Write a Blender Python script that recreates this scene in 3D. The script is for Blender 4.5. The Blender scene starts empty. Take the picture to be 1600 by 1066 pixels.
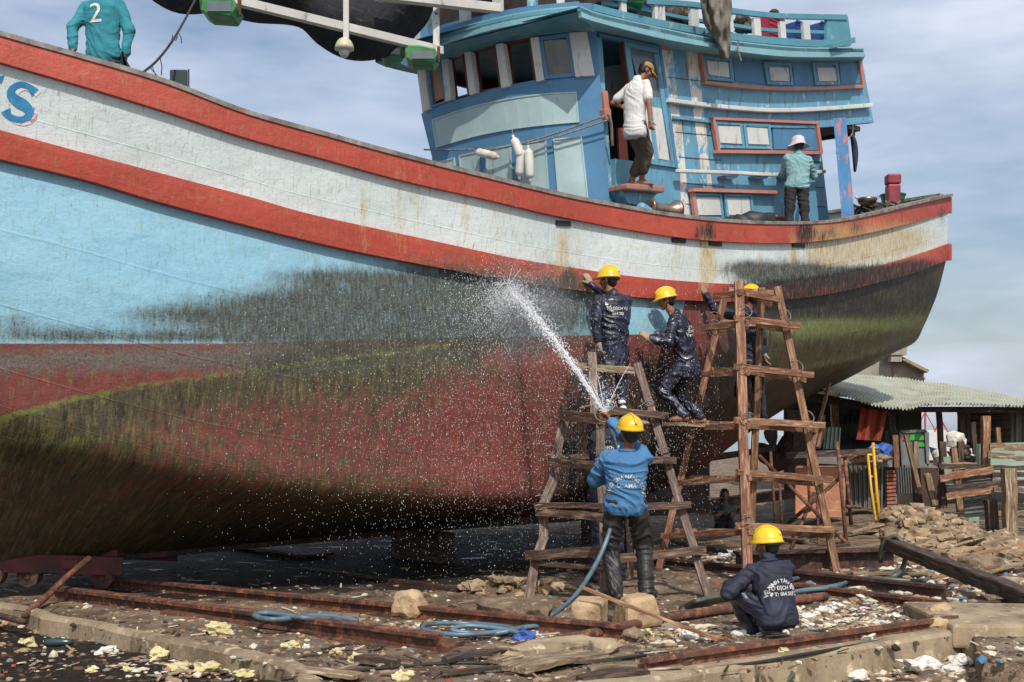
import bpy, bmesh, math, random
from mathutils import Vector, Matrix, noise
from mathutils.bvhtree import BVHTree
R = math.radians
V = Vector
rnd = random.Random(7)
SC = bpy.context.scene
COL = SC.collection
# ------------------------------------------------------------ camera, sky, sun, exposure
FPX, HZ, EYE = 1900.0, 680.0, 1.65          # focal length and horizon row (photo pixels), eye height
cam_d = bpy.data.cameras.new('camera')
cam = bpy.data.objects.new('camera', cam_d)
COL.objects.link(cam)
cam.location = (0, 0, EYE)
cam.rotation_euler = (R(90), 0, 0)
cam_d.sensor_width = 36
cam_d.lens = 36 * FPX / 1600
cam_d.shift_y = (HZ - 533) / 1600
cam_d.clip_start, cam_d.clip_end = 0.1, 6000
SC.camera = cam
SUN_EL, SUN_AZ = 47, 9                      # azimuth: degrees to the right of straight behind the camera
sun_dir = V((math.cos(R(SUN_EL)) * math.sin(R(SUN_AZ)), -math.cos(R(SUN_EL)) * math.cos(R(SUN_AZ)), math.sin(R(SUN_EL))))
sd = bpy.data.lights.new('sun', 'SUN')
sd.energy, sd.angle, sd.color = 3.7, R(0.6), (1.0, 0.95, 0.88)
sun = bpy.data.objects.new('sun', sd)
COL.objects.link(sun)
sun.location = sun_dir * 60
sun.rotation_euler = sun_dir.to_track_quat('Z', 'Y').to_euler()
world = bpy.data.worlds.new('World')
SC.world = world
world.use_nodes = True
wn, wl = world.node_tree.nodes, world.node_tree.links
wn.clear()
w_out = wn.new('ShaderNodeOutputWorld')
w_bg = wn.new('ShaderNodeBackground')
w_bg.inputs['Strength'].default_value = 0.135
w_sky = wn.new('ShaderNodeTexSky')
w_sky.sky_type = 'NISHITA'
w_sky.sun_disc = False
w_sky.sun_elevation = R(SUN_EL)
w_sky.sun_rotation = math.atan2(sun_dir.x, sun_dir.y)
w_sky.altitude = 0
w_sky.air_density, w_sky.dust_density, w_sky.ozone_density = 1.0, 3.0, 1.2
# thin high cloud mixed over the clear sky, laid out by direction in the world
w_tc = wn.new('ShaderNodeTexCoord')
w_map = wn.new('ShaderNodeMapping')
w_map.inputs['Scale'].default_value = (1.3, 1.3, 5.0)
w_map.inputs['Location'].default_value = (0.35, 0.2, 0.1)
w_no = wn.new('ShaderNodeTexNoise')
w_no.inputs['Scale'].default_value = 1.7
w_no.inputs['Detail'].default_value = 5
w_no.inputs['Roughness'].default_value = 0.62
w_mr = wn.new('ShaderNodeMapRange')
w_mr.inputs[1].default_value, w_mr.inputs[2].default_value = 0.36, 0.68
w_mr.inputs[3].default_value, w_mr.inputs[4].default_value = 0.05, 1.0
w_mx = wn.new('ShaderNodeMix')
w_mx.data_type = 'RGBA'
w_mx.inputs[7].default_value = (5.4, 5.9, 7.0, 1)
wl.new(w_tc.outputs['Generated'], w_map.inputs[0]); wl.new(w_map.outputs[0], w_no.inputs['Vector'])
wl.new(w_no.outputs[0], w_mr.inputs[0]); wl.new(w_mr.outputs[0], w_mx.inputs[0])
wl.new(w_sky.outputs[0], w_mx.inputs[6]); wl.new(w_mx.outputs[2], w_bg.inputs[0])
wl.new(w_bg.outputs[0], w_out.inputs[0])
SC.view_settings.view_transform = 'Standard'
SC.view_settings.look = 'None'
SC.view_settings.exposure = 0.0
SC.view_settings.gamma = 1

# ------------------------------------------------------------ geometry helpers
def P(px, py, Y):
    return V(((px - 800) / FPX * Y, Y, EYE - (py - HZ) / FPX * Y))
def G(px, py, z=0.0):
    return P(px, py, (EYE - z) * FPX / (py - HZ))
def pix(p):
    return 800 + FPX * p.x / p.y, HZ - FPX * (p.z - EYE) / p.y
def lerp(a, b, t):
    return a + (b - a) * t
def interp(pts, x):
    """piecewise cubic (Catmull) through (x, y) pairs, linear beyond the ends"""
    n = len(pts)
    if x <= pts[0][0]:
        (x0, y0), (x1, y1) = pts[0], pts[1]
        return y0 + (y1 - y0) * (x - x0) / (x1 - x0)
    if x >= pts[-1][0]:
        (x0, y0), (x1, y1) = pts[-2], pts[-1]
        return y1 + (y1 - y0) * (x - x1) / (x1 - x0)
    for i in range(n - 1):
        if x <= pts[i + 1][0]:
            break
    (x0, y0), (x1, y1) = pts[i], pts[i + 1]
    h = x1 - x0
    d = (y1 - y0) / h
    def sl(k):
        if k <= 0 or k >= n - 1:
            k = min(max(k, 0), n - 1)
            return (pts[1][1] - pts[0][1]) / (pts[1][0] - pts[0][0]) if k == 0 else (pts[-1][1] - pts[-2][1]) / (pts[-1][0] - pts[-2][0])
        return (pts[k + 1][1] - pts[k - 1][1]) / (pts[k + 1][0] - pts[k - 1][0])
    m0, m1 = sl(i), sl(i + 1)
    t = (x - x0) / h
    t2, t3 = t * t, t * t * t
    return (2 * t3 - 3 * t2 + 1) * y0 + (t3 - 2 * t2 + t) * h * m0 + (-2 * t3 + 3 * t2) * y1 + (t3 - t2) * h * m1
def lin(pts, x):
    if x <= pts[0][0]: return pts[0][1]
    for (x0, y0), (x1, y1) in zip(pts, pts[1:]):
        if x <= x1:
            return y0 + (y1 - y0) * (x - x0) / (x1 - x0)
    return pts[-1][1]
def plerp(poly, t):
    """point at fraction t of a pixel polyline, smooth"""
    n = len(poly)
    if n == 2:
        return lerp(poly[0][0], poly[1][0], t), lerp(poly[0][1], poly[1][1], t)
    xs = [0.0]
    for a, b in zip(poly, poly[1:]):
        xs.append(xs[-1] + math.hypot(b[0] - a[0], b[1] - a[1]))
    L = xs[-1]
    return interp([(x / L, p[0]) for x, p in zip(xs, poly)], t), interp([(x / L, p[1]) for x, p in zip(xs, poly)], t)

WL = {}
class MB:
    def __init__(s):
        s.v, s.f, s.lc, s.mi, s.m = [], [], [], [], 0
    def add(s, verts, faces, lc=None):
        o = len(s.v)
        s.v += [V(p) for p in verts]
        s.lc += [V(p) for p in (lc or verts)]
        for f in faces:
            s.f.append([i + o for i in f]); s.mi.append(s.m)
        return s
    def box(s, c, sx, sy, sz, ax=None, taper=1.0, jit=0.0):
        c = V(c)
        X, Y_, Z = ax or (V((1, 0, 0)), V((0, 1, 0)), V((0, 0, 1)))
        vs, lc = [], []
        for k in (-1, 1):
            t = taper if k > 0 else 1
            for i, j in ((-1, -1), (1, -1), (1, 1), (-1, 1)):
                l = V((i * sx / 2 * t, j * sy / 2 * t, k * sz / 2))
                if jit: l += V((rnd.uniform(-jit, jit), rnd.uniform(-jit, jit), rnd.uniform(-jit, jit)))
                lc.append(l + V((c.x * 3.7, c.y * 1.3, c.z)))
                vs.append(c + X * l.x + Y_ * l.y + Z * l.z)
        return s.add(vs, [(0, 3, 2, 1), (4, 5, 6, 7), (0, 1, 5, 4), (1, 2, 6, 5), (2, 3, 7, 6), (3, 0, 4, 7)], lc)
    def beam(s, a, b, w, h, up=None, n=5, jit=0.0, taper=1.0, bow=0.0):
        """rectangular timber a->b, w across, h along 'up'"""
        a, b = V(a), V(b)
        d = (b - a); L = d.length; d = d.normalized()
        up = V(up) if up else V((0, 0, 1))
        if abs(d.dot(up)) > 0.95: up = V((0, -1, 0))
        side = d.cross(up).normalized(); up = side.cross(d).normalized()
        vs, lc, fs = [], [], []
        sh = rnd.uniform(0, 50)
        for i in range(n + 1):
            t = i / n
            c = a + d * L * t + up * bow * math.sin(math.pi * t)
            k = lerp(1, taper, t)
            jx, jy = rnd.uniform(-jit, jit), rnd.uniform(-jit, jit)
            for (p, q) in ((-1, -1), (1, -1), (1, 1), (-1, 1)):
                x = p * w / 2 * k + jx + rnd.uniform(-jit, jit) * .5; y = q * h / 2 * k + jy + rnd.uniform(-jit, jit) * .5
                vs.append(c + side * x + up * y)
                lc.append(V((L * t + sh, x + sh, y)))
        for i in range(n):
            for j in range(4):
                q0, q1 = i * 4 + j, i * 4 + (j + 1) % 4
                fs.append((q0, q1, q1 + 4, q0 + 4))
        fs += [(3, 2, 1, 0), tuple(n * 4 + j for j in range(4))]
        return s.add(vs, fs, lc)
    def tube(s, path, r, n=8, closed=False, flat=1.0):
        path = [V(p) for p in path]
        m = len(path)
        vs, lc, fs = [], [], []
        L = 0; prev = None
        for i, p in enumerate(path):
            t = (path[min(i + 1, m - 1)] - path[max(i - 1, 0)])
            if t.length < 1e-9: t = V((0, 0, 1))
            t.normalize()
            if prev is None:
                a = V((0, 0, 1)) if abs(t.z) < .9 else V((1, 0, 0))
                nrm = (a - t * a.dot(t)).normalized()
            else:
                nrm = (prev - t * prev.dot(t)).normalized()
            prev = nrm; bi = t.cross(nrm)
            if i: L += (p - path[i - 1]).length
            ri = r[i] if isinstance(r, (list, tuple)) else r
            for k in range(n):
                a = 2 * math.pi * k / n
                vs.append(p + nrm * math.cos(a) * ri * flat + bi * math.sin(a) * ri)
                lc.append(V((L, math.cos(a) * .1, math.sin(a) * .1)))
        for i in range(m - 1):
            for k in range(n):
                k2 = (k + 1) % n
                fs.append((i * n + k, i * n + k2, (i + 1) * n + k2, (i + 1) * n + k))
        fs += [tuple(range(n))[::-1], tuple((m - 1) * n + k for k in range(n))]
        return s.add(vs, fs, lc)
    def loft(s, rings, caps=True):
        n = len(rings[0]); vs = [p for r in rings for p in r]; fs = []
        for i in range(len(rings) - 1):
            for k in range(n):
                k2 = (k + 1) % n
                fs.append((i * n + k, i * n + k2, (i + 1) * n + k2, (i + 1) * n + k))
        if caps:
            fs += [tuple(range(n))[::-1], tuple((len(rings) - 1) * n + k for k in range(n))]
        return s.add(vs, fs)
    def cap(s, a, b, ra, rb, n=12, k=4):
        """tapered capsule"""
        a, b = V(a), V(b)
        d = (b - a); L = max(d.length, 1e-5); d = d / L
        e = V((0, 0, 1)) if abs(d.z) < .9 else V((1, 0, 0))
        x = d.cross(e).normalized(); y = d.cross(x)
        rings = []
        for i in range(k + 1):
            t = math.pi / 2 * (1 - i / k); r = max(ra * math.cos(t), ra * .05)
            rings.append([a - d * ra * math.sin(t) + (x * math.cos(q) + y * math.sin(q)) * r for q in [2 * math.pi * j / n for j in range(n)]])
        for i in range(k + 1):
            t = math.pi / 2 * i / k; r = max(rb * math.cos(t), rb * .05)
            rings.append([b + d * rb * math.sin(t) + (x * math.cos(q) + y * math.sin(q)) * r for q in [2 * math.pi * j / n for j in range(n)]])
        return s.loft(rings)
    def ell(s, c, rx, ry, rz, ax=None, n=14, m=8, top=1.0, ns=0.0, nf=3.0, cut=None):
        """ellipsoid; top<1 keeps only the upper part down to cos; ns = lumpy noise"""
        c = V(c); X, Y_, Z = ax or (V((1, 0, 0)), V((0, 1, 0)), V((0, 0, 1)))
        rings = []
        for i in range(m + 1):
            t = math.pi * (0.02 + .96 * i / m) if cut is None else lerp(.03, cut, i / m)
            ring = []
            for k in range(n):
                a = 2 * math.pi * k / n
                q = V((math.sin(t) * math.cos(a), math.sin(t) * math.sin(a), math.cos(t)))
                if ns: q = q * (1 + ns * noise.noise(q * nf + c * 5.3))
                ring.append(c + X * q.x * rx + Y_ * q.y * ry + Z * q.z * rz)
            rings.append(ring[::-1])
        return s.loft(rings)
    def grid(s, rows, lc=None, flip=False):
        n = len(rows[0]); vs = [p for r in rows for p in r]; fs = []
        for i in range(len(rows) - 1):
            for k in range(n - 1):
                q = (i * n + k, i * n + k + 1, (i + 1) * n + k + 1, (i + 1) * n + k)
                fs.append(q[::-1] if flip else q)
        return s.add(vs, fs, [p for r in lc for p in r] if lc else None)
    def slab(s, front, back):
        """closed solid between two grids of equal size"""
        nr, nc = len(front), len(front[0])
        vs = [p for r in front for p in r] + [p for r in back for p in r]
        o = nr * nc; fs = []
        for i in range(nr - 1):
            for k in range(nc - 1):
                a, b, c, d = i * nc + k, i * nc + k + 1, (i + 1) * nc + k + 1, (i + 1) * nc + k
                fs.append((a, d, c, b)); fs.append((a + o, b + o, c + o, d + o))
        for k in range(nc - 1):
            fs.append((k, k + 1, k + 1 + o, k + o)); e = (nr - 1) * nc
            fs.append((e + k + 1, e + k, e + k + o, e + k + 1 + o))
        for i in range(nr - 1):
            a = i * nc; b = a + nc
            fs.append((b, a, a + o, b + o)); a += nc - 1; b = a + nc
            fs.append((a, b, b + o, a + o))
        return s.add(vs, fs)
    def rock(s, c, r, sq=(1, 1, 1), ns=.35, sub=2, rot=None):
        bm = bmesh.new(); bmesh.ops.create_icosphere(bm, subdivisions=sub, radius=1)
        M_ = Matrix.Rotation(rnd.uniform(0, 6.28) if rot is None else rot, 3, 'Z') @ Matrix.Rotation(rnd.uniform(-.3, .3), 3, 'X')
        off = V((rnd.uniform(0, 99), rnd.uniform(0, 99), 0))
        vs = []
        for v in bm.verts:
            p = v.co.copy(); p = V([math.copysign(abs(t) ** .8, t) for t in p])
            p *= 1 + ns * noise.noise(p * 1.3 + off) + ns * .5 * noise.noise(p * 3.1 + off)
            p = V((p.x * sq[0], p.y * sq[1], p.z * sq[2])) * r
            vs.append(V(c) + M_ @ p)
        s.add(vs, [[q.index for q in f.verts] for f in bm.faces]); bm.free()
        return s

def setp(o, label=None, cat=None, group=None, kind=None):
    if label: o['label'] = label
    if cat: o['category'] = cat
    if group: o['group'] = group
    if kind: o['kind'] = kind
    return o
def thing(name, label, cat, loc=(0, 0, 0), group=None):
    o = bpy.data.objects.new(name, None)
    o.empty_display_size = .2
    COL.objects.link(o); o.location = loc; WL[o.name] = V(loc)
    return setp(o, label, cat, group)
def fin(mb, name, mats, parent=None, smooth=False, label=None, cat=None, group=None, kind=None, fields=None, bevel=0, recalc=True, vis_attr=True, origin=None):
    """turn an MB (or a ready mesh) into one object"""
    if isinstance(mb, MB):
        me = bpy.data.meshes.new(name)
        org = WL[parent.name] if parent else (V(origin) if origin is not None else (sum(mb.v, V()) / max(1, len(mb.v))))
        if not parent and origin is None: org.z = min(p.z for p in mb.v)
        me.from_pydata([p - org for p in mb.v], [], mb.f)
        at = me.attributes.new('lc', 'FLOAT_VECTOR', 'POINT')
        at.data.foreach_set('vector', [c for p in mb.lc for c in p])
        if fields:
            for k, arr in fields.items():
                me.attributes.new(k, 'FLOAT', 'POINT').data.foreach_set('value', arr)
        if not isinstance(mats, (list, tuple)): mats = [mats]
        for m in mats: me.materials.append(m)
        if len(mats) > 1: me.polygons.foreach_set('material_index', mb.mi)
        if recalc:
            bm = bmesh.new(); bm.from_mesh(me); bmesh.ops.recalc_face_normals(bm, faces=bm.faces); bm.to_mesh(me); bm.free()
    else:
        me = mb; org = WL[parent.name] if parent else V(origin or (0, 0, 0))
        me.transform(Matrix.Translation(-org))
        if not isinstance(mats, (list, tuple)): mats = [mats]
        me.materials.clear()
        for m in mats: me.materials.append(m)
    if smooth:
        me.polygons.foreach_set('use_smooth', [True] * len(me.polygons))
    me.update()
    o = bpy.data.objects.new(name, me)
    COL.objects.link(o)
    if parent:
        o.parent = parent; WL[o.name] = org
    else:
        o.location = org; WL[o.name] = V(org)
    if bevel:
        b = o.modifiers.new('bevel', 'BEVEL'); b.width = bevel; b.segments = 2; b.limit_method = 'ANGLE'
    return setp(o, label, cat, group, kind)
def dup(root, loc, rotz=0, scale=1, label=None):
    r = root.copy(); COL.objects.link(r); r.location = loc; r.rotation_euler = (0, 0, rotz); r.scale = (scale,) * 3
    if label: r['label'] = label
    for ch in list(root.children):
        c = ch.copy(); COL.objects.link(c); c.parent = r
    return r

# ------------------------------------------------------------ material helpers
def c(r, g, b):
    return tuple((x / 255 / 12.92) if x / 255 <= .04045 else ((x / 255 + .055) / 1.055) ** 2.4 for x in (r, g, b)) + (1,)
class NB:
    def __init__(s, name):
        s.mat = bpy.data.materials.new(name); s.mat.use_nodes = True
        s.n, s.l = s.mat.node_tree.nodes, s.mat.node_tree.links
        s.n.clear()
        s.out = s.n.new('ShaderNodeOutputMaterial'); s.b = s.n.new('ShaderNodeBsdfPrincipled')
        s.l.new(s.b.outputs[0], s.out.inputs[0])
        s.tc = s.n.new('ShaderNodeTexCoord').outputs['Object']; s._lc = None
    @property
    def lc(s):
        if s._lc is None:
            a = s.n.new('ShaderNodeAttribute'); a.attribute_name = 'lc'; s._lc = a.outputs['Vector']
        return s._lc
    def attr(s, name):
        a = s.n.new('ShaderNodeAttribute'); a.attribute_name = name; return a.outputs['Fac']
    def noise(s, co, scale, detail=4, rough=.6, vec=(1, 1, 1), dist=0):
        m = s.n.new('ShaderNodeMapping'); m.inputs['Scale'].default_value = vec; s.l.new(co, m.inputs[0])
        t = s.n.new('ShaderNodeTexNoise'); t.inputs['Scale'].default_value = scale; t.inputs['Detail'].default_value = detail
        t.inputs['Roughness'].default_value = rough; t.inputs['Distortion'].default_value = dist
        s.l.new(m.outputs[0], t.inputs['Vector']); return t.outputs[0]
    def math(s, op, a, b=None, clamp=False):
        m = s.n.new('ShaderNodeMath'); m.operation = op; m.use_clamp = clamp
        for i, x in enumerate((a, b)):
            if x is None: continue
            if isinstance(x, (int, float)): m.inputs[i].default_value = x
            else: s.l.new(x, m.inputs[i])
        return m.outputs[0]
    def rng(s, v, a, b, lo=0, hi=1):
        m = s.n.new('ShaderNodeMapRange'); m.inputs[1].default_value, m.inputs[2].default_value = a, b
        m.inputs[3].default_value, m.inputs[4].default_value = lo, hi
        s.l.new(v, m.inputs[0]); return m.outputs[0]
    def mix(s, f, a, b, mode='MIX'):
        m = s.n.new('ShaderNodeMix'); m.data_type = 'RGBA'; m.blend_type = mode
        for i, x in ((0, f), (6, a), (7, b)):
            if isinstance(x, (int, float, tuple)): m.inputs[i].default_value = x
            else: s.l.new(x, m.inputs[i])
        return m.outputs[2]
    def set(s, k, v):
        if isinstance(v, (int, float, tuple)): s.b.inputs[k].default_value = v
        else: s.l.new(v, s.b.inputs[k])
    def bump(s, h, strength=.3, dist=.02):
        b = s.n.new('ShaderNodeBump'); b.inputs['Strength'].default_value = strength; b.inputs['Distance'].default_value = dist
        s.l.new(h, b.inputs['Height']); s.l.new(b.outputs[0], s.b.inputs['Normal'])
def mat(name, base, rough=.75, layers=(), co='obj', bump=(12, .3, .01), metal=0, var=.12, spec=None, rvar=0, rnd_val=0, coat=0):
    """layered paint / wood / rust material. layer: (colour, amount -0.5..0.5, scale, softness, stretch)"""
    b = NB(name); co = b.lc if co == 'lc' else b.tc
    n = b.noise(co, 2.3, 3)
    col = b.mix(b.rng(n, .3, .7), base, tuple(x * (1 - var * 1.6) for x in base[:3]) + (1,))
    lr = None
    for (cl, amt, sc, soft, st) in layers:
        f = b.rng(b.noise(co, sc, 6, .65, st), .5 - amt - soft, .5 - amt + soft)
        col = b.mix(f, col, cl)
        lr = f if lr is None else b.math('MAXIMUM', lr, f)
    if rnd_val:
        oi = b.n.new('ShaderNodeObjectInfo')
        hs = b.n.new('ShaderNodeHueSaturation'); b.l.new(col, hs.inputs['Color'])
        b.l.new(b.rng(oi.outputs['Random'], 0, 1, 1 - rnd_val, 1 + rnd_val), hs.inputs['Value']); col = hs.outputs[0]
    b.set('Base Color', col)
    rn = b.noise(co, 9, 3)
    b.set('Roughness', b.rng(rn, .3, .7, max(0, rough - rvar), min(1, rough + rvar)) if rvar else rough)
    b.set('Metallic', metal)
    if spec is not None: b.set('Specular IOR Level', spec)
    if coat: b.set('Coat Weight', coat)
    if bump:
        h = b.noise(co, bump[0], 5, .6, bump[3] if len(bump) > 3 else (1, 1, 1))
        b.bump(h, bump[1], bump[2])
    return b.mat
S1 = (1, 1, 1)
GR = (1.2, 14, 14)            # wood grain along lc.x
def wood(name, a, d, pale=None, rough=.8, wet=0, rv=.18):
    return mat(name, a, rough, [(d, .02, 3, .14, GR), (d, -.13, 2.2, .1, S1)] + ([(pale, -.08, 5, .08, (.8, 8, 8))] if pale else []), 'lc', (7, .5, .01, GR), rnd_val=rv, rvar=.1)
M = {}
M['scaf_red'] = wood('reddish_timber', c(148, 100, 72), c(92, 60, 44), c(176, 138, 106))
M['scaf_tan'] = wood('tan_timber', c(158, 116, 84), c(100, 70, 50), c(186, 150, 116))
M['scaf_wet'] = wood('wet_timber', c(104, 78, 64), c(56, 42, 35), c(146, 120, 100), .55)
M['plank'] = wood('weathered_plank', c(150, 128, 100), c(92, 74, 56), c(184, 168, 142))
M['darkwood'] = wood('dark_timber', c(78, 62, 52), c(40, 33, 29), c(112, 92, 76))
M['ply'] = mat('plywood', c(186, 128, 96), .75, [(c(150, 98, 70), -.04, 2, .1, S1), (c(206, 160, 128), -.1, 5, .05, (1, 1, 4))], bump=(20, .1, .004))
M['rust'] = mat('rusted_steel', c(104, 66, 50), .8, [(c(58, 40, 34), .0, 5, .12, S1), (c(146, 92, 62), -.08, 13, .08, S1), (c(168, 140, 116), -.17, 20, .04, S1)], bump=(30, .5, .006), rvar=.12)
M['rust_dark'] = mat('dark_rusted_steel', c(74, 50, 42), .7, [(c(40, 30, 27), .0, 5, .12, S1), (c(112, 72, 54), -.1, 13, .08, S1)], bump=(30, .5, .006), rvar=.15)
M['concrete'] = mat('stained_concrete', c(164, 146, 118), .9, [(c(112, 96, 76), -.02, 1.6, .12, (1, 1, .35)), (c(74, 62, 52), -.13, 3.5, .06, (2, 2, .5)), (c(190, 174, 146), -.12, 9, .05, S1)], bump=(16, .5, .02))
M['stone'] = mat('pale_stone', c(186, 160, 124), .9, [(c(140, 112, 84), -.03, 5, .1, S1), (c(96, 78, 62), -.14, 9, .05, S1)], bump=(9, .8, .03))
M['stone_grey'] = mat('grey_rubble', c(146, 126, 100), .92, [(c(102, 84, 64), .0, 5, .1, S1), (c(180, 166, 146), -.12, 9, .05, S1)], bump=(12, .7, .02), rnd_val=.25)
M['foam'] = mat('yellow_foam', c(208, 198, 150), .85, [(c(176, 152, 98), -.06, 8, .08, S1), (c(110, 88, 54), -.17, 12, .04, S1)], bump=(25, .6, .01), rnd_val=.12)
M['white_junk'] = mat('white_plastic_scrap', c(222, 218, 208), .7, [(c(160, 148, 130), -.06, 7, .08, S1), (c(100, 86, 70), -.17, 12, .04, S1)], bump=(25, .5, .01), rnd_val=.1)
M['hose'] = mat('blue_rubber_hose', c(92, 116, 130), .4, [(c(60, 70, 76), -.1, 6, .1, S1)], bump=None, rvar=.08)
M['hose_g'] = mat('olive_rubber_hose', c(92, 96, 82), .45, [(c(60, 62, 52), -.05, 6, .1, S1)], bump=None)
M['black'] = mat('black_rubber', c(36, 35, 35), .55, [(c(70, 64, 58), -.15, 7, .1, S1)], bump=(20, .2, .005))
M['rope'] = mat('grey_rope', c(150, 144, 132), .9, [(c(100, 94, 84), 0, 20, .1, S1)], bump=(60, .6, .004))
# ------------------------------------------------------------ the boat: frame of reference (s = metres forward of the stern, b = metres towards the near side)
U, W = V((math.cos(R(43)), math.sin(R(43)), 0)), V((math.sin(R(43)), -math.cos(R(43)), 0))
C0 = V((6.27, 23.03, 0))
def B(s, b, z):
    p = C0 - U * s + W * b
    return V((p.x, p.y, z))
BG = [(-.01, 2.1), (1, 2.27), (3, 2.52), (6, 2.76), (9, 2.83), (12, 2.64), (14, 2.3), (15.5, 1.93), (17, 1.4), (18.5, .75), (19.8, .12)]
def bfun(ratio):
    return lambda s: interp(BG, s) * (lin(ratio, s) if isinstance(ratio, list) else ratio)
def solve_s(px, bf):
    k = (px - 800) / FPX; lo, hi = -.6, 19.7
    def g(s):
        p = B(s, bf(s), 0); return p.x / p.y - k
    if g(hi) > 0: return None
    for _ in range(40):
        m = (lo + hi) / 2
        if g(m) > 0: lo = m
        else: hi = m
    return (lo + hi) / 2
def row_from_px(pts, bf, extra):
    out = []
    for x, y in pts:
        s = solve_s(x, bf)
        if s is None: continue
        out.append((s, EYE - (y - HZ) / FPX * B(s, bf(s), 0).y))
    return sorted(out + extra)
PX_G0 = [(-60, 40), (0, 59), (125, 94), (250, 131), (375, 178), (500, 213), (625, 247), (750, 278), (875, 308), (969, 326), (1040, 338), (1136, 348), (1231, 351), (1295, 347.6), (1359, 336), (1423, 320), (1480, 307)]
PX_G1 = [(-60, 82), (0, 101), (125, 137), (250, 175), (375, 216), (500, 250), (625, 284), (750, 312), (875, 341), (1040, 370), (1136, 379), (1231, 380.5), (1295, 375), (1359, 363.5), (1423, 348.6), (1480, 332.6)]
PX_W0 = [(-60, 192), (0, 208), (125, 242), (250, 275), (375, 308), (462, 333), (560, 355), (700, 385), (800, 406), (894, 421), (987, 434), (1081, 442), (1148, 445), (1199, 443), (1263, 436), (1327, 426), (1391, 410), (1480, 381)]
PX_W1 = [(-60, 238), (0, 253), (125, 283), (250, 320), (430, 367), (560, 397), (700, 424), (800, 441), (894, 455), (981, 465), (1081, 471), (1150, 472), (1231, 468), (1295, 459), (1359, 444), (1423, 427), (1480, 406)]
PX_CH = [(-60, 632), (0, 658), (200, 715), (400, 757), (600, 778), (835, 784), (900, 768), (980, 722), (1060, 668), (1150, 622), (1250, 590), (1350, 566), (1429, 535)]
r_w = [(0, .995), (9, 1.0), (14, .97), (17, .9), (20, .8)]
r_w1 = [(0, .985), (9, 1.0), (14, .96), (17, .87), (20, .75)]
r_ch = [(0, .70), (2, .80), (5, .86), (9, .93), (12, .93), (14, .9), (16, .8), (18, .6), (20, .4)]
bg, bw0, bw1, bch = bfun(1), bfun(r_w), bfun(r_w1), bfun(r_ch)
Z_G0 = row_from_px(PX_G0, bg, [(18.0, 5.75), (19.8, 6.4)])
Z_G1 = row_from_px(PX_G1, bg, [(18.0, 5.45), (19.8, 6.1)])
Z_W0 = row_from_px(PX_W0, bw0, [(18.0, 4.65), (19.8, 5.2)])
Z_W1 = row_from_px(PX_W1, bw1, [(18.0, 4.35), (19.8, 4.9)])
Z_CH = row_from_px(PX_CH, bch, [(17.8, 2.2), (19.8, 3.2)])
Z_K = [(-.01, 2.72), (1.12, 2.39), (2.42, 1.99), (3.35, 1.6), (4.3, 1.15), (5.2, .85), (6.5, .6), (9, .46), (12, .40), (15, .36), (17, .45), (18.5, 1.2), (19.8, 3.0)]
def zf(tab):
    return lambda s: interp(tab, s)
zg0, zg1, zw0, zw1, zch, zk = map(zf, (Z_G0, Z_G1, Z_W0, Z_W1, Z_CH, Z_K))
def section(s):
    """control points gunwale -> keel"""
    g, w0, w1, ch = bg(s), bw0(s), bw1(s), bch(s)
    z0, z1, z2, z3, zc, zq = zg0(s), zg1(s), zw0(s), zw1(s), zch(s), zk(s)
    zc = max(zc, zq + .12)
    f = lin([(0, .42), (4, .5), (8, .8), (15, .72), (19, .4)], s)
    mid = lambda t: lerp(w1, ch, t) + f * .17 * math.sin(math.pi * t)
    pts = [(g, z0), (g, z1), (w0, z2), (w1, z3), (mid(.4), lerp(z3, zc, .42)), (mid(.78), lerp(z3, zc, .80)), (ch, zc),
           (lerp(ch, .1, .28), lerp(zc, zq, .26)), (lerp(ch, .1, .62), lerp(zc, zq, .62)), (.1, zq)]
    return pts
def sect_pt(pts, v):
    """v in 0..len-1, Catmull below the wale, straight above"""
    n = len(pts); i = min(int(v), n - 2); t = v - i
    if i < 3:
        return lerp(pts[i][0], pts[i + 1][0], t), lerp(pts[i][1], pts[i + 1][1], t)
    out = []
    for d in (0, 1):
        p0 = pts[max(i - 1, 3)][d]; p1 = pts[i][d]; p2 = pts[i + 1][d]; p3 = pts[min(i + 2, n - 1)][d]
        out.append(.5 * (2 * p1 + (p2 - p0) * t + (2 * p0 - 5 * p1 + 4 * p2 - p3) * t * t + (3 * p1 - p0 - 3 * p2 + p3) * t ** 3))
    return out[0], out[1]
VS = []
for i, k in enumerate((4, 14, 5, 26, 24, 18, 12, 10, 10)):
    VS += [i + j / k for j in range(k)]
VS.append(9.0)
NS = 620
SS = [19.8 * (i / NS) for i in range(NS + 1)]
rowsN, rowsF, lcN = [], [], []
for s in SS:
    pts = section(s)
    sp = [sect_pt(pts, v) for v in VS]
    rowsN.append([B(s, b, z) for b, z in sp]); rowsF.append([B(s, -b, z) for b, z in sp])
    lcN.append([V((s, z, 0)) for b, z in sp])
nv = len(VS)
hull_bvh = BVHTree.FromPolygons([p for r in rowsN for p in r], [(i * nv + k, i * nv + k + 1, (i + 1) * nv + k + 1, (i + 1) * nv + k) for i in range(NS) for k in range(nv - 1)])
EYEP = V((0, 0, EYE))
def hull_hit(px, py, off=0.0):
    d = (P(px, py, 1) - EYEP).normalized()
    h = hull_bvh.ray_cast(EYEP, d)
    if h[0] is None: return None
    n = h[1] if h[1].dot(d) < 0 else -h[1]
    return h[0] + n * off
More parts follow.
